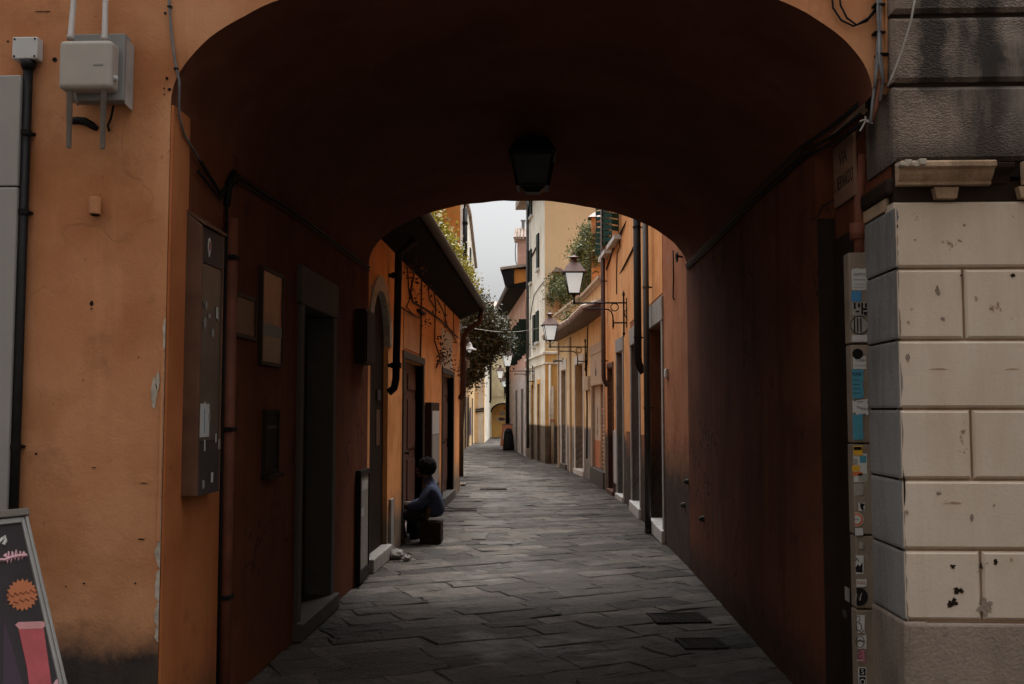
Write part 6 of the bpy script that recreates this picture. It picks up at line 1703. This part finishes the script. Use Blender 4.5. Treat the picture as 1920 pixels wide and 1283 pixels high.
# poster frame between shop doors
s0, s1 = sorted((WLh.s(809, .1), WLh.s(824, .1)))
t = thing("poster_stand", "upright dark framed panel with white poster between the two shop doors", "poster stand", WLh.p(s0, .3))
z1, z0 = 1.72, .45
mb = MB(); mb.wbox(WLh, s0, s1, z0, z1, .01, .1); mb.build("frame", DARK_WOOD, t, bevel=.005)
mb = MB(); mb.wbox(WLh, s0 + .08, s1 - .08, z0 + .08, 1.25, .1, .106); mb.build("grey_poster", PAPER_DARK, t)
mb = MB(); mb.wbox(WLh, s0 + .08, s1 - .08, 1.26, 1.6, .1, .107); mb.build("white_poster", PAPER, t)
mb = MB(); mb.wbox(WLh, s1 - .02, s1 + .02, 0, z0, .02, .06); mb.wbox(WLh, s0, s0 + .04, 0, z0, .02, .06); mb.build("leg", DARK_WOOD, t)
# climbing plant stems, dry leaves
t = thing("climbing_plant", "bare climbing plant with dry red leaves on the left orange wall", "plant", WLh.p(5.5, .5))
rnd = random.Random(12)
mb = MB()
def wpath(pp, d=.03): return [WLh.p(*WLh.px(x, y, d), d + rnd.uniform(-.01, .015)) for x, y in pp]
for pp, r in (([(772, 480), (775, 520), (768, 545), (775, 566), (800, 580), (826, 600), (848, 622), (858, 634)], .014), ([(752, 577), (770, 588), (790, 598)], .01), ([(790, 500), (791, 560), (790, 600), (789, 670)], .012),
              ([(812, 545), (818, 575), (814, 600), (816, 640), (824, 670), (818, 690)], .012), ([(833, 555), (834, 590), (835, 615)], .010), ([(820, 560), (830, 585), (838, 610), (856, 640)], .011),
              ([(762, 500), (764, 540), (770, 560), (762, 575), (775, 590)], .009), ([(850, 580), (850, 610), (852, 630)], .009), ([(800, 520), (806, 560), (820, 582)], .01)):
    mb.tube(wpath(pp), r, 5)
mb.build("stem", BARK, t, smooth=True)
bl = []
for (x, y, r, w) in ((826, 640, 5, 1.5), (830, 665, 4, 1.2), (845, 655, 4, 1), (848, 690, 4, 1), (790, 567, 5, 1), (768, 500, 6, 1), (795, 600, 4, .6), (855, 632, 5, 1), (824, 680, 5, 1), (775, 545, 4, .7)):
    q = WLh.p(*WLh.px(x, y, .05), .05); k = q.y / FPX; bl.append((q.x, q.y, q.z, .06, r * k * 2, r * k * 1.6, w))
leaves("foliage", bl, 420, .06, LEAF_VINE, t, 55)
plate("meter_box", "small dark junction box among the climbing stems on the left wall", "junction box", WLh, 789, 579, 799, 592, DARK_WOOD, .06)
# enamel wall lamp, plaque
e = Vector((XL + .19, 20.15, at_y(874, 655, 20.1).z))
t = thing("shade_lamp", "white enamel shade lamp on the far corner of the low house", "lamp", e)
mb = MB(); mb.lathe((e.x, e.y, e.z - .02), [(.15, 0), (.135, .02), (.065, .06), (.04, .13), (.025, .16)], 18); mb.build("lamp_shade", PAPER, t, smooth=True)
mb = MB(); mb.tube([(e.x, e.y, e.z + .14), (e.x - .02, e.y, e.z + .22), (e.x - .10, e.y, e.z + .22), (XL + .0, e.y - .14, e.z + .18)], .012, 8); mb.build("arm", PAPER_DARK, t, smooth=True)
mb = MB(); mb.lathe((e.x, e.y, e.z - .06), [(.02, 0), (.035, .02), (.03, .06)], 10); mb.build("bulb", FROSTED, t)
xq0, xq1 = at_y(868.5, 680, 20.06).x, at_y(880, 680, 20.06).x; zq0, zq1 = at_y(874, 690, 20.06).z, at_y(874, 675, 20.06).z
t = thing("hanging_sign", "small white plaque projecting from the low house corner under the lamp", "sign", (xq0, 20.1, zq0))
mb = MB(); mb.box(xq0, xq1, 20.06, 20.085, zq0, zq1); mb.build("panel", PAPER, t, bevel=.003)
mb = MB()
for k in range(4): mb.box(xq0 + .02, xq1 - .02 - .01 * (k % 2), 20.057, 20.0595, zq1 - .03 - k * .03, zq1 - .02 - k * .03)
mb.build("print", PAPER_DARK, t)
mb = MB(); mb.box(XL, xq1, 20.09, 20.105, zq1 - .02, zq1); mb.build("bracket", BLACK_METAL, t)

# plants on the low roof
rnd = random.Random(77)
eaves = [(12.2, .9), (13.3, 1.0), (14.5, 1.05), (15.8, 1.0), (17.2, 1.0), (18.6, .9)]
labs = ["yellow green shrub on the low roof nearest the arch", "broad yellow shrub on the low roof, second from the arch", "bushy yellow green shrub midway along the low roof", "yellow shrub under the orange upper wall on the low roof",
        "yellow green shrub on the low roof beside the black corner pipe", "last yellow green shrub on the low roof above the eave corner"]
for k, (y, s) in enumerate(eaves):
    x = -1.62; z = 3.86
    t = thing("roof_shrub", labs[k], "shrub", (x, y, z), "shrubs along the low roof")
    mb = MB()
    for j in range(6): mb.tube([(x, y, z - .05), (x + rnd.uniform(-.15, .2), y + rnd.uniform(-.4, .4), z + .25), (x + rnd.uniform(-.2, .3), y + rnd.uniform(-.6, .6), z + rnd.uniform(.2, .4))], [.02, .012, .005], 5)
    mb.build("stem", BARK, t)
    leaves("foliage", [(x + .05, y, z + .06, .20, .66, .16, 1.6), (x - .05, y + .2, z + .20, .18, .45, .16, 1), (x + .04, y - .3, z + .17, .16, .4, .15, .8)], 3600, .062, LEAF_YELLOW, t, 60 + k, .8, .05)
# ---- tall orange house behind
ht = thing("tall_orange_house", "deep orange upper house behind the low roof on the left", "house", (-3, 20.5, 0))
mb = MB(); mb.prism([(-1.79, 20.25, 0), (-7, 20.25, 0), (-7, 23.5, 0), (-2.15, 23.5, 0)], (0, 0, 7.2)); mb.build("wall", ORANGE_T, ht)
mb = MB(); mb.box(-7, -1.6, 20.0, 23.8, 7.2, 7.4); mb.build("roof", TILES, ht)
t = thing("drainpipe", "black corner drainpipe of the deep orange upper house against the sky", "drainpipe", (-1.72, 20.3, 3.9))
mb = MB(); mb.tube([(-1.70, 20.32, 3.85), (-1.70, 20.32, 5.7)], .05, 10); mb.tube([(-1.71, 20.32, 5.7), (-1.71, 20.32, 7.1)], .02, 8); mb.build("pipe", BLACK_METAL, t, smooth=True)
for z in (4.4, 5.4):
    mb = MB(); mb.tube([(-1.70, 20.32, z - .03), (-1.70, 20.32, z + .03)], .06, 10); mb.build("clip", BLACK_METAL, t)
# ---- far left houses
WF = Wall((-3.15, 27), (-3.72, 50.5), left_normal=False)
hf = thing("white_gable_house", "tall house with white upper gable and tan lower wall far down the left side", "house", (-3.6, 45, 0))
mb = MB()
fops = []
for (x0, x1, y0, y1) in ((871.5, 873.5, 765, 832), (876, 878.5, 770, 828), (884.5, 886, 765, 822)):
    a = sorted((WF.s(x0), WF.s(x1))); fops.append((a[0], a[1], 0.0, 2.2, .2))
wall_faces(mb, WF, 14.0, WF.len, 0, 8.6, fops, .5); mb.build("street_wall", FAR_TAN, hf)
mb = MB(); mb.prism([WF.p(14, 8.601, 0), WF.p(WF.len, 8.601, 0), WF.p(WF.len, 8.8, 0), WF.p(WF.s(878), 10.3, 0), WF.p(14, 10.3, 0)], WF.n * -.5); mb.build("gable", FAR_WHITE, hf)
mb = MB(); mb.prism([WF.p(WF.len + .1, 8.76, 0.12), WF.p(WF.s(878), 10.36, .12), WF.p(WF.s(878), 10.48, .12), WF.p(WF.len + .1, 8.9, .12)], WF.n * -.7); mb.prism([WF.p(13.9, 10.36, .12), WF.p(WF.s(878), 10.36, .12), WF.p(WF.s(878), 10.48, .12), WF.p(13.9, 10.48, .12)], WF.n * -.7); mb.build("roof_edge", TILES, hf)
mb = MB(); wall_faces(mb, WF, 0, 13.99, 0, 3.6, [], .5); mb.build("garden_wing", FAR_TAN, hf)
for k, (a, b, c, d, e_) in enumerate(fops):
    d_ = sub("door", hf); mb = MB(); mb.wbox(WF, a + .01, b - .01, .02, 2.18, -.19, -.14); mb.build("door_leaf", DARK_WOOD, d_)
    mb = MB(); mb.wbox(WF, a - .06, a, 0, 2.2, -.1, .02); mb.wbox(WF, b, b + .06, 0, 2.2, -.1, .02); mb.build("frame", GREY_STONE, d_)
for (x, y0, y1) in ((880.5, 468, 500),):
    s_ = WF.s(x); w = sub("window", hf); z0, z1 = 7.9, 9.0; mb = MB(); mb.wbox(WF, s_ - .4, s_ + .4, z0, z1, .001, .05); mb.build("shutter", DARK_GREEN, w)
t = thing("purple_banner", "purple cloth banner hanging by a far left doorway", "banner", WF.p(WF.s(880), 0))
s_ = WF.s(880.2); mb = MB()
mb.prism([WF.p(s_ - .3, .5, .03), WF.p(s_ + .3, .5, .06), WF.p(s_ + .3, 1.75, .05), WF.p(s_ - .3, 1.75, .03)], WF.n * .01); mb.build("cloth", plain("purple_cloth", (.09, .07, .16), .8), t)
ht2 = thing("tan_house", "tan house front with small dark sign beside the street end", "house", (-3.5, 50.7, 0))
mb = MB(); mb.box(-3.73, at_y(908, 800, 50.7).x, 50.7, 51.2, 0, 4.5); mb.build("front_wall", FAR_TAN, ht2)
xe = at_y(908, 800, 50.7).x
WF2 = Wall((xe, 50.702), (-3.53, 60.9), left_normal=False)
mb = MB(); wall_faces(mb, WF2, 0, WF2.len, 0, 4.5, [], .3); mb.build("side_wall", FAR_WHITE, ht2)
mb = MB(); mb.box(-4.2, xe + .1, 50.6, 60.5, 4.5, 4.65); mb.build("roof", TILES, ht2)
x0_, x1_ = at_y(891.5, 770, 50.6).x, at_y(907.5, 770, 50.6).x; z0_, z1_ = at_y(900, 774, 50.6).z, at_y(900, 767, 50.6).z
t = thing("shop_sign", "small dark shop sign with white lettering on the far tan wall", "sign", (x0_, 50.65, z0_))
mb = MB(); mb.prism([(x0_, 50.6, z0_), (x1_, 50.6, z0_ + .05), (x1_, 50.6, z1_ + .06), (x0_, 50.6, z1_)], (0, .06, 0)); mb.build("panel", DARK_WOOD, t)
text("~", .15, ((x0_ + x1_) / 2, 50.597, (z0_ + z1_) / 2 + .03), (1, 0, .12), (-.12, 0, 1), PAPER, t, "lettering", .003, maxw=x1_ - x0_ - .06)
s_ = WF2.s(916.5, .08) if False else WF2.len * .75
t = thing("drainpipe", "dark drainpipe on the white far side wall beside the tree", "drainpipe", WF2.p(s_, 0))
mb = MB(); mb.tube([WF2.p(s_, 2.2, .08), WF2.p(s_, 4.4, .08)], .06, 8); mb.build("pipe", DARK_WOOD, t, smooth=True)
mb = MB(); mb.tube([WF2.p(s_, 2.2, .08), WF2.p(s_, 2.05, .03)], .06, 8); mb.build("elbow", DARK_WOOD, t)

# ---- tree leaning over the street from the left
tr = thing("tree", "dark leafed tree leaning over the street behind the low house", "tree", (-2.22, 25.0, 0))
def T(x, y, Y=25.5): return at_y(x, y, Y)
mb = MB(); rnd = random.Random(2)
top = T(880, 640)
mb.tube([(-2.24, 25.0, 0), (-2.22, 25.0, 1.2), (-2.15, 25.1, 2.2), (-1.95, 25.3, 3.0), top], [.13, .11, .095, .08, .05], 10)
for (x, y) in ((885, 590), (910, 600), (930, 630), (915, 660), (880, 690), (900, 690), (872, 600), (940, 615), (925, 585)):
    e = T(x, y, 25.5 + rnd.uniform(-.8, .8)); b = Vector((-1.98, 25.25, 2.9)).lerp(top, rnd.random()); mb.tube([b, b.lerp(e, .5) + Vector((rnd.uniform(-.1, .1), rnd.uniform(-.1, .1), .12)), e], [.04, .025, .01], 6)
for (x, y) in ((900, 545), (912, 552), (893, 535)):
    e = T(x, y); b = T(x - 5, 600); mb.tube([b, e], [.012, .004], 5)
mb.build("trunk", BARK, tr, smooth=True)
kk = 25.5 / FPX
def B_(x, y, rw, rh, w, Y=25.5, ry=.7): 
    c = T(x, y, Y); return (c.x, c.y, c.z, rw * kk, ry, rh * kk, w)
leaves("crown", [B_(890, 600, 24, 30, 3), B_(915, 610, 22, 26, 2.5), B_(932, 630, 16, 18, 1.4), B_(903, 642, 26, 24, 3), B_(882, 670, 20, 34, 2.5), B_(908, 660, 12, 18, .8), B_(878, 705, 10, 12, .8), B_(892, 690, 9, 16, .8),
                 B_(900, 575, 20, 14, 1.2), B_(888, 560, 8, 18, .4), B_(905, 560, 8, 12, .25), B_(940, 638, 12, 14, 1.0), B_(925, 605, 16, 16, 1.2), B_(870, 640, 10, 50, 1.5)], 26000, .08, LEAF_TREE, tr, 5, 1.0, .12)

# ================================================================== STREET LANTERNS
def make_lantern(L, label, group):
    """Wall bracket at the origin, arm along +x, lantern standing on the arm's end."""
    t = thing("wall_lantern", label, "street lamp", (0, 0, 0), group)
    mb = MB()
    mb.box(0.0, .02, -.03, .03, -.42, .08)
    mb.tube([(.06, 0, -.50), (.06, 0, .12)], .014, 8); mb.lathe((.06, 0, .12), [(.016, 0), (.026, .015), (.022, .035), (.003, .09)], 10); mb.lathe((.06, 0, -.50), [(.003, -.09), (.022, -.035), (.026, -.015), (.014, 0)], 10)
    mb.tube([(.02, 0, 0), (L, 0, 0)], .014, 8); mb.tube([(.0, 0, -.34), (.24, 0, -.34)], .013, 8)
    mb.lathe((.24, 0, -.40), [(.003, -.05), (.018, 0), (.012, .06), (.018, .1)], 8)
    mb.tube([(.24, 0, -.34), (.245, 0, -.22), (.27, 0, -.15), (.32, 0, -.115), (.40, 0, -.10), (.62, 0, -.10)], .012, 8)
    mb.lathe((.62, 0, -.10), [(.012, 0), (.022, .01), (.014, .03), (.003, .07)], 8, Vector((1, 0, 0)))
    mb.tube([(.215 + .065 * math.cos(k / 14 * 6.2832), 0, -.075 + .065 * math.sin(k / 14 * 6.2832)) for k in range(15)], .010, 6, caps=False)
    mb.tube([(.02, 0, -.12), (.05, .0, -.16), (.04, 0, -.22), (.015, 0, -.26)], .008, 6)
    mb.build("bracket", BLACK_METAL, t)
    mb = MB()
    mb.lathe((L, 0, -.02), [(.02, 0), (.03, .02), (.018, .05), (.014, .12), (.03, .15), (.05, .17)], 10)
    for sx in (-1, 1):
        for sy in (-1, 1): mb.tube([(L + sx * .09, sy * .09, .15), (L + sx * .155, sy * .155, .50)], .009, 6)
    frustum(mb, (L, 0), .21, .20, .145, .165); frustum(mb, (L, 0), .345, .345, .495, .515)
    for sx in (-1, 1): 
        mb.tube([(L + sx * .02, 0, .06), (L + sx * .08, 0, .10), (L + sx * .095, 0, .15)], .007, 6)
    mb.build("frame", BLACK_METAL, t)
    mb = MB(); frustum(mb, (L, 0), .175, .302, .166, .494); mb.build("glass", FROSTED, t)
    mb = MB(); frustum(mb, (L, 0), .40, .17, .516, .68); frustum(mb, (L, 0), .42, .42, .505, .5155); 
    mb.lathe((L, 0, .68), [(.07, 0), (.055, .03), (.05, .07), (.085, .085), (.085, .10), (.03, .13), (.018, .16), (.003, .21)], 12)
    mb.build("roof", COPPER, t)
    return t
grp = "wall lanterns along the street"
def place_lantern(o, W, x, y, label, d=0.0, rot_extra=0.0):
    s_, z_ = W.px(x, y, d); o.location = W.p(s_, z_, d); o.rotation_euler = (0, 0, math.atan2(W.n.y, W.n.x) + rot_extra); o["label"] = label
L1_ = make_lantern(.90, "nearest large wall lantern with black bracket on the orange house", grp)
proto = L1_
lb = copy_tree(proto); place_lantern(lb, WB2, 1102, 651, "second wall lantern, on the yellow house in front of the terrace")
lc = copy_tree(proto); place_lantern(lc, WC, 1002, 696, "third wall lantern, reaching over the street from the pale house")
place_lantern(proto, WA1, 1176, 568, "nearest large wall lantern with black bracket on the orange house")
ld_ = copy_tree(proto); q = at_y(940, 716, 47.5); ld_.location = (q.x + .85, 47.5, q.z); ld_.rotation_euler = (0, 0, math.pi); ld_["label"] = "fourth wall lantern, small and grey, before the green shutters of the end house"
# stub of wall carrying the fourth lantern
mb = MB(); mb.box(q.x + .85, q.x + 1.3, 47.3, 47.7, 0, 4.6); mb.build("corner_pier", PINK_D, hd)
le = copy_tree(proto); q = at_y(946.5, 731, 60.95); le.location = (q.x, 60.98, q.z); le.rotation_euler = (0, 0, -math.pi / 2); le["label"] = "farthest wall lantern, low on the yellow end house beside the shutters"

# ================================================================== PERSON AND BELONGINGS
def skin_mesh(name, chains, mat, parent, root=0, sub_lv=2, loc=(0, 0, 0), joins=()):
    """chains: lists of (x,y,z,r); first chain's first point is the root; a chain may start with an index into earlier vertices."""
    vs, rs, es = [], [], []
    for ch in chains:
        prev = None
        for it in ch:
            if isinstance(it, int): prev = it; continue
            vs.append(it[:3]); rs.append(it[3]); i = len(vs) - 1
            if prev is not None: es.append((prev, i))
            prev = i
    me = bpy.data.meshes.new(name); me.from_pydata(vs, es, [])
    o = bpy.data.objects.new(name, me); COL.objects.link(o)
    m = o.modifiers.new("skin", 'SKIN'); m.use_smooth_shade = True
    if not me.skin_vertices: me.skin_vertices.new()
    for i, sv in enumerate(me.skin_vertices[0].data):
        sv.radius = (rs[i], rs[i]); sv.use_root = (i == root)
    s_ = o.modifiers.new("sub", 'SUBSURF'); s_.levels = sub_lv; s_.render_levels = sub_lv
    me.materials.append(mat)
    dg = bpy.context.evaluated_depsgraph_get()
    em = bpy.data.meshes.new_from_object(o.evaluated_get(dg))
    bpy.data.objects.remove(o)
    em.name = name
    if not em.materials: em.materials.append(mat)
    for p in em.polygons: p.use_smooth = True
    r = bpy.data.objects.new(name, em); COL.objects.link(r); r.parent = parent; r.location = loc
    return r
PX, PY = -1.46, 12.45
per = thing("person", "person in a blue jacket sitting hunched on a crate facing the left doorway", "person", (PX, PY, 0))
# local frame: facing -x; seat height .30
H = .26
def hand(base, side, fwd):
    """palm at base pointing along fwd, five fingers curled"""
    f = Vector(fwd).normalized(); s = f.cross(Vector((0, 0, 1))).normalized(); d = s.cross(f).normalized()
    out = []
    for k, (o, l) in enumerate(((-.028, .062), (-.010, .07), (.010, .066), (.027, .052))):
        b = Vector(base) + f * .075 + s * o
        out.append([tuple(b) + (.009,), tuple(b + f * l * .5 - d * .008) + (.0085,), tuple(b + f * l * .85 - d * .028) + (.008,), tuple(b + f * l * .9 - d * .045) + (.0065,)])
    b = Vector(base) + f * .03 - s * .035 * side
    out.append([tuple(b) + (.011,), tuple(b + f * .03 - s * .02 * side) + (.010,), tuple(b + f * .055 - s * .022 * side - d * .012) + (.0085,)])
    return out
body = [[(.02, 0, H + .10, .10), (.03, 0, H + .24, .10), (.00, 0, H + .38, .105), (-.03, 0, H + .47, .075), (-.05, 0, H + .535, .052), (-.065, 0, H + .60, .085), (-.065, 0, H + .66, .092), (-.06, 0, H + .715, .07)]]
nb = len(body[0])
# legs: thighs forward, knees up, feet by the step
body.append([0, (-.06, .10, H + .09, .085), (-.25, .125, H + .10, .072), (-.40, .13, H + .12, .06), (-.385, .13, H - .10, .05), (-.36, .13, H - .24, .036), (-.42, .13, .035, .034), (-.50, .135, .03, .026)])
body.append([0, (-.06, -.10, H + .09, .085), (-.25, -.13, H + .08, .072), (-.38, -.14, H + .10, .06), (-.34, -.14, H - .10, .05), (-.30, -.14, H - .24, .036), (-.36, -.14, .035, .034), (-.44, -.145, .03, .026)])
# arms reach forward over the knees
body.append([2, (-.01, .155, H + .37, .055), (-.10, .20, H + .22, .045), (-.22, .14, H + .19, .036), (-.28, .10, H + .20, .030), (-.35, .08, H + .195, .033)])
body.append([2, (-.01, -.155, H + .37, .055), (-.09, -.21, H + .21, .045), (-.21, -.15, H + .18, .036), (-.27, -.11, H + .19, .030), (-.34, -.09, H + .185, .033)])
bd = skin_mesh("body", body, SKIN, per)
for sd_, base in ((1, (-.32, .085, H + .197)), (-1, (-.31, -.095, H + .187))):
    for f_ in hand(base, sd_, (-1, -.25 * sd_, -.15)): skin_mesh("finger", [f_], SKIN, per, sub_lv=1)
# face: nose, ears, brow
fc = MB(); 
hx, hz = -.065, H + .63
def uvs(mb, c, rx, ry, rz, n=12, m=8):
    vs = []; fs = []
    for i in range(m + 1):
        th = math.pi * i / m
        for k in range(n):
            a = 2 * math.pi * k / n
            vs.append((c[0] + rx * math.sin(th) * math.cos(a), c[1] + ry * math.sin(th) * math.sin(a), c[2] + rz * math.cos(th)))
    for i in range(m):
        for k in range(n):
            k2 = (k + 1) % n; fs.append((i * n + k, i * n + k2, (i + 1) * n + k2, (i + 1) * n + k))
    mb.add([Vector(v) + per.location for v in vs], fs)
uvs(fc, (hx - .095, 0, hz - .01), .022, .014, .024); uvs(fc, (hx - .07, 0, hz - .075), .035, .035, .026); uvs(fc, (hx + .01, .088, hz - .01), .02, .012, .03); uvs(fc, (hx + .01, -.088, hz - .01), .02, .012, .03)
uvs(fc, (hx - .085, 0, hz - .05), .014, .026, .008)
fc.build("face", SKIN, per, smooth=True)
fc = MB(); uvs(fc, (hx - .083, .033, hz + .012), .01, .014, .009); uvs(fc, (hx - .083, -.033, hz + .012), .01, .014, .009); fc.build("eyes", INK, per, smooth=True)
hr = MB(); uvs(hr, (hx + .026, 0, hz + .03), .118, .114, .118, 28, 18); ho = hr.build("hair", HAIR, per, smooth=False)
for v in ho.data.vertices:
    d_ = Vector((v.co.x - hx - .026, v.co.y, v.co.z - hz - .03)); f_ = 1 + .06 * mnoise.noise(d_ * 30) + .05 * mnoise.noise(d_ * 110)
    v.co = Vector((hx + .026, 0, hz + .03)) + d_ * f_
    if v.co.x < hx - .075 and v.co.z < hz + .05: v.co.x = hx - .075
jk = [[(.035, 0, H + .03, .160), (.045, 0, H + .20, .152), (.025, 0, H + .34, .150), (-.01, 0, H + .455, .085), (-.04, 0, H + .515, .072), (-.05, 0, H + .55, .064)],
      [2, (-.005, .15, H + .375, .074), (-.095, .20, H + .225, .066), (-.21, .145, H + .19, .052), (-.265, .11, H + .20, .044)],
      [2, (-.005, -.15, H + .375, .074), (-.085, -.21, H + .215, .066), (-.20, -.155, H + .18, .052), (-.255, -.12, H + .19, .044)]]
skin_mesh("jacket", jk, JACKET, per)
tk = [[(.01, 0, H + .08, .150), (-.06, 0, H + .09, .13)],
      [0, (-.06, .10, H + .09, .104), (-.25, .125, H + .10, .088), (-.40, .13, H + .12, .076), (-.385, .13, H - .10, .066), (-.365, .13, H - .23, .056)],
      [0, (-.06, -.10, H + .09, .104), (-.25, -.13, H + .08, .088), (-.38, -.14, H + .10, .076), (-.34, -.14, H - .10, .066), (-.305, -.14, H - .23, .056)]]
skin_mesh("trousers", tk, TROUSER, per)
for (x, y) in ((-.40, .132), (-.34, -.142)):
    skin_mesh("shoe", [[(x + .06, y, .05, .042), (x, y, .045, .045), (x - .08, y, .035, .04), (x - .13, y, .03, .028)]], SHOE, per)
# crate under the person
t = thing("crate", "small dark wooden crate the person in the blue jacket sits on", "crate", (PX + .05, PY, 0))
mb = MB(); cx, cy = PX + .02, PY
for z in (.003, .081, .159): 
    for sy in (-1, 1): mb.box(cx - .12, cx + .12, cy + sy * .16 - .008, cy + sy * .16 + .008, z, z + .076)
    for sx in (-1, 1): mb.box(cx + sx * .12 - .008, cx + sx * .12 + .008, cy - .15, cy + .15, z, z + .076)
mb.build("slats", CRATE, t, bevel=.003)
mb = MB()
for sx in (-1, 1):
    for sy in (-1, 1): mb.box(cx + sx * .097 - .015, cx + sx * .097 + .015, cy + sy * .135 - .015, cy + sy * .135 + .015, 0.0, .238)
mb.build("corner_post", CRATE, t)
mb = MB(); mb.box(cx - .13, cx + .13, cy - .17, cy + .17, .239, .26); mb.build("top", CRATE, t, bevel=.004)
# bag with two loop handles on the ground between person and doorway
bx, by = -1.70, 12.85
t = thing("bag", "black bag with two loop handles in the doorway behind the sitting person's knees", "bag", (bx, by, 0))
mb = MB(); n = 16; prof = [(.10, .0), (.15, .03), (.17, .14), (.15, .26), (.12, .31)]
vs = []; fs = []
for (r, h) in prof:
    for k in range(n):
        a = 2 * math.pi * k / n; w = 1 + .08 * mnoise.noise(Vector((math.cos(a) * 2, math.sin(a) * 2, h * 8)))
        vs.append((bx + r * .62 * w * math.cos(a), by + r * 1.25 * w * math.sin(a), h))
for i in range(len(prof) - 1):
    for k in range(n): fs.append((i * n + k, i * n + (k + 1) % n, (i + 1) * n + (k + 1) % n, (i + 1) * n + k))
fs.append(tuple(range((len(prof) - 1) * n, len(prof) * n))); fs.append(tuple(reversed(range(n))))
mb.add(vs, fs); mb.build("body", BAG, t, smooth=True)
for dx in (-.05, .05):
    mb = MB(); mb.tube([(bx + dx, by + .13 * math.cos(math.pi * k / 10), .30 + .12 * math.sin(math.pi * k / 10)) for k in range(11)], .010, 6); mb.build("handle", BAG, t, smooth=True)
# litter along the left wall
rnd = random.Random(19)
for k, (x, y, lab) in enumerate(((768, 1000, "crumpled pale sack beside the bag at the doorway step"), (740, 1048, "larger scrap of crumpled pale paper at the foot of the arched door step"), (762, 1052, "small scrap of pale paper lying right of the larger scrap"), (868, 912, "crumpled white paper at the far corner of the low house"))):
    q = at_z(x, y); s_ = [.17, .11, .06, .08][k]
    t = MB(); vs = []; n = 10; fs = []
    for i in range(7):
        th = math.pi * i / 6
        for j in range(n):
            a = 2 * math.pi * j / n; r = s_ * (.7 + .6 * rnd.random())
            vs.append((q.x + r * math.sin(th) * math.cos(a) * .8, q.y + r * math.sin(th) * math.sin(a), max(.004, (s_ * .45) + r * .55 * math.cos(th))))
    for i in range(6):
        for j in range(n): fs.append((i * n + j, i * n + (j + 1) % n, (i + 1) * n + (j + 1) % n, (i + 1) * n + j))
    t.add(vs, fs); o = t.build(["crumpled_sack", "paper_scrap", "paper_scrap", "paper_scrap"][k], PAPER_DARK if k == 0 else LITTER, None, origin=(q.x, q.y, 0))
    tag(o, lab, ["sack", "litter", "litter", "litter"][k])
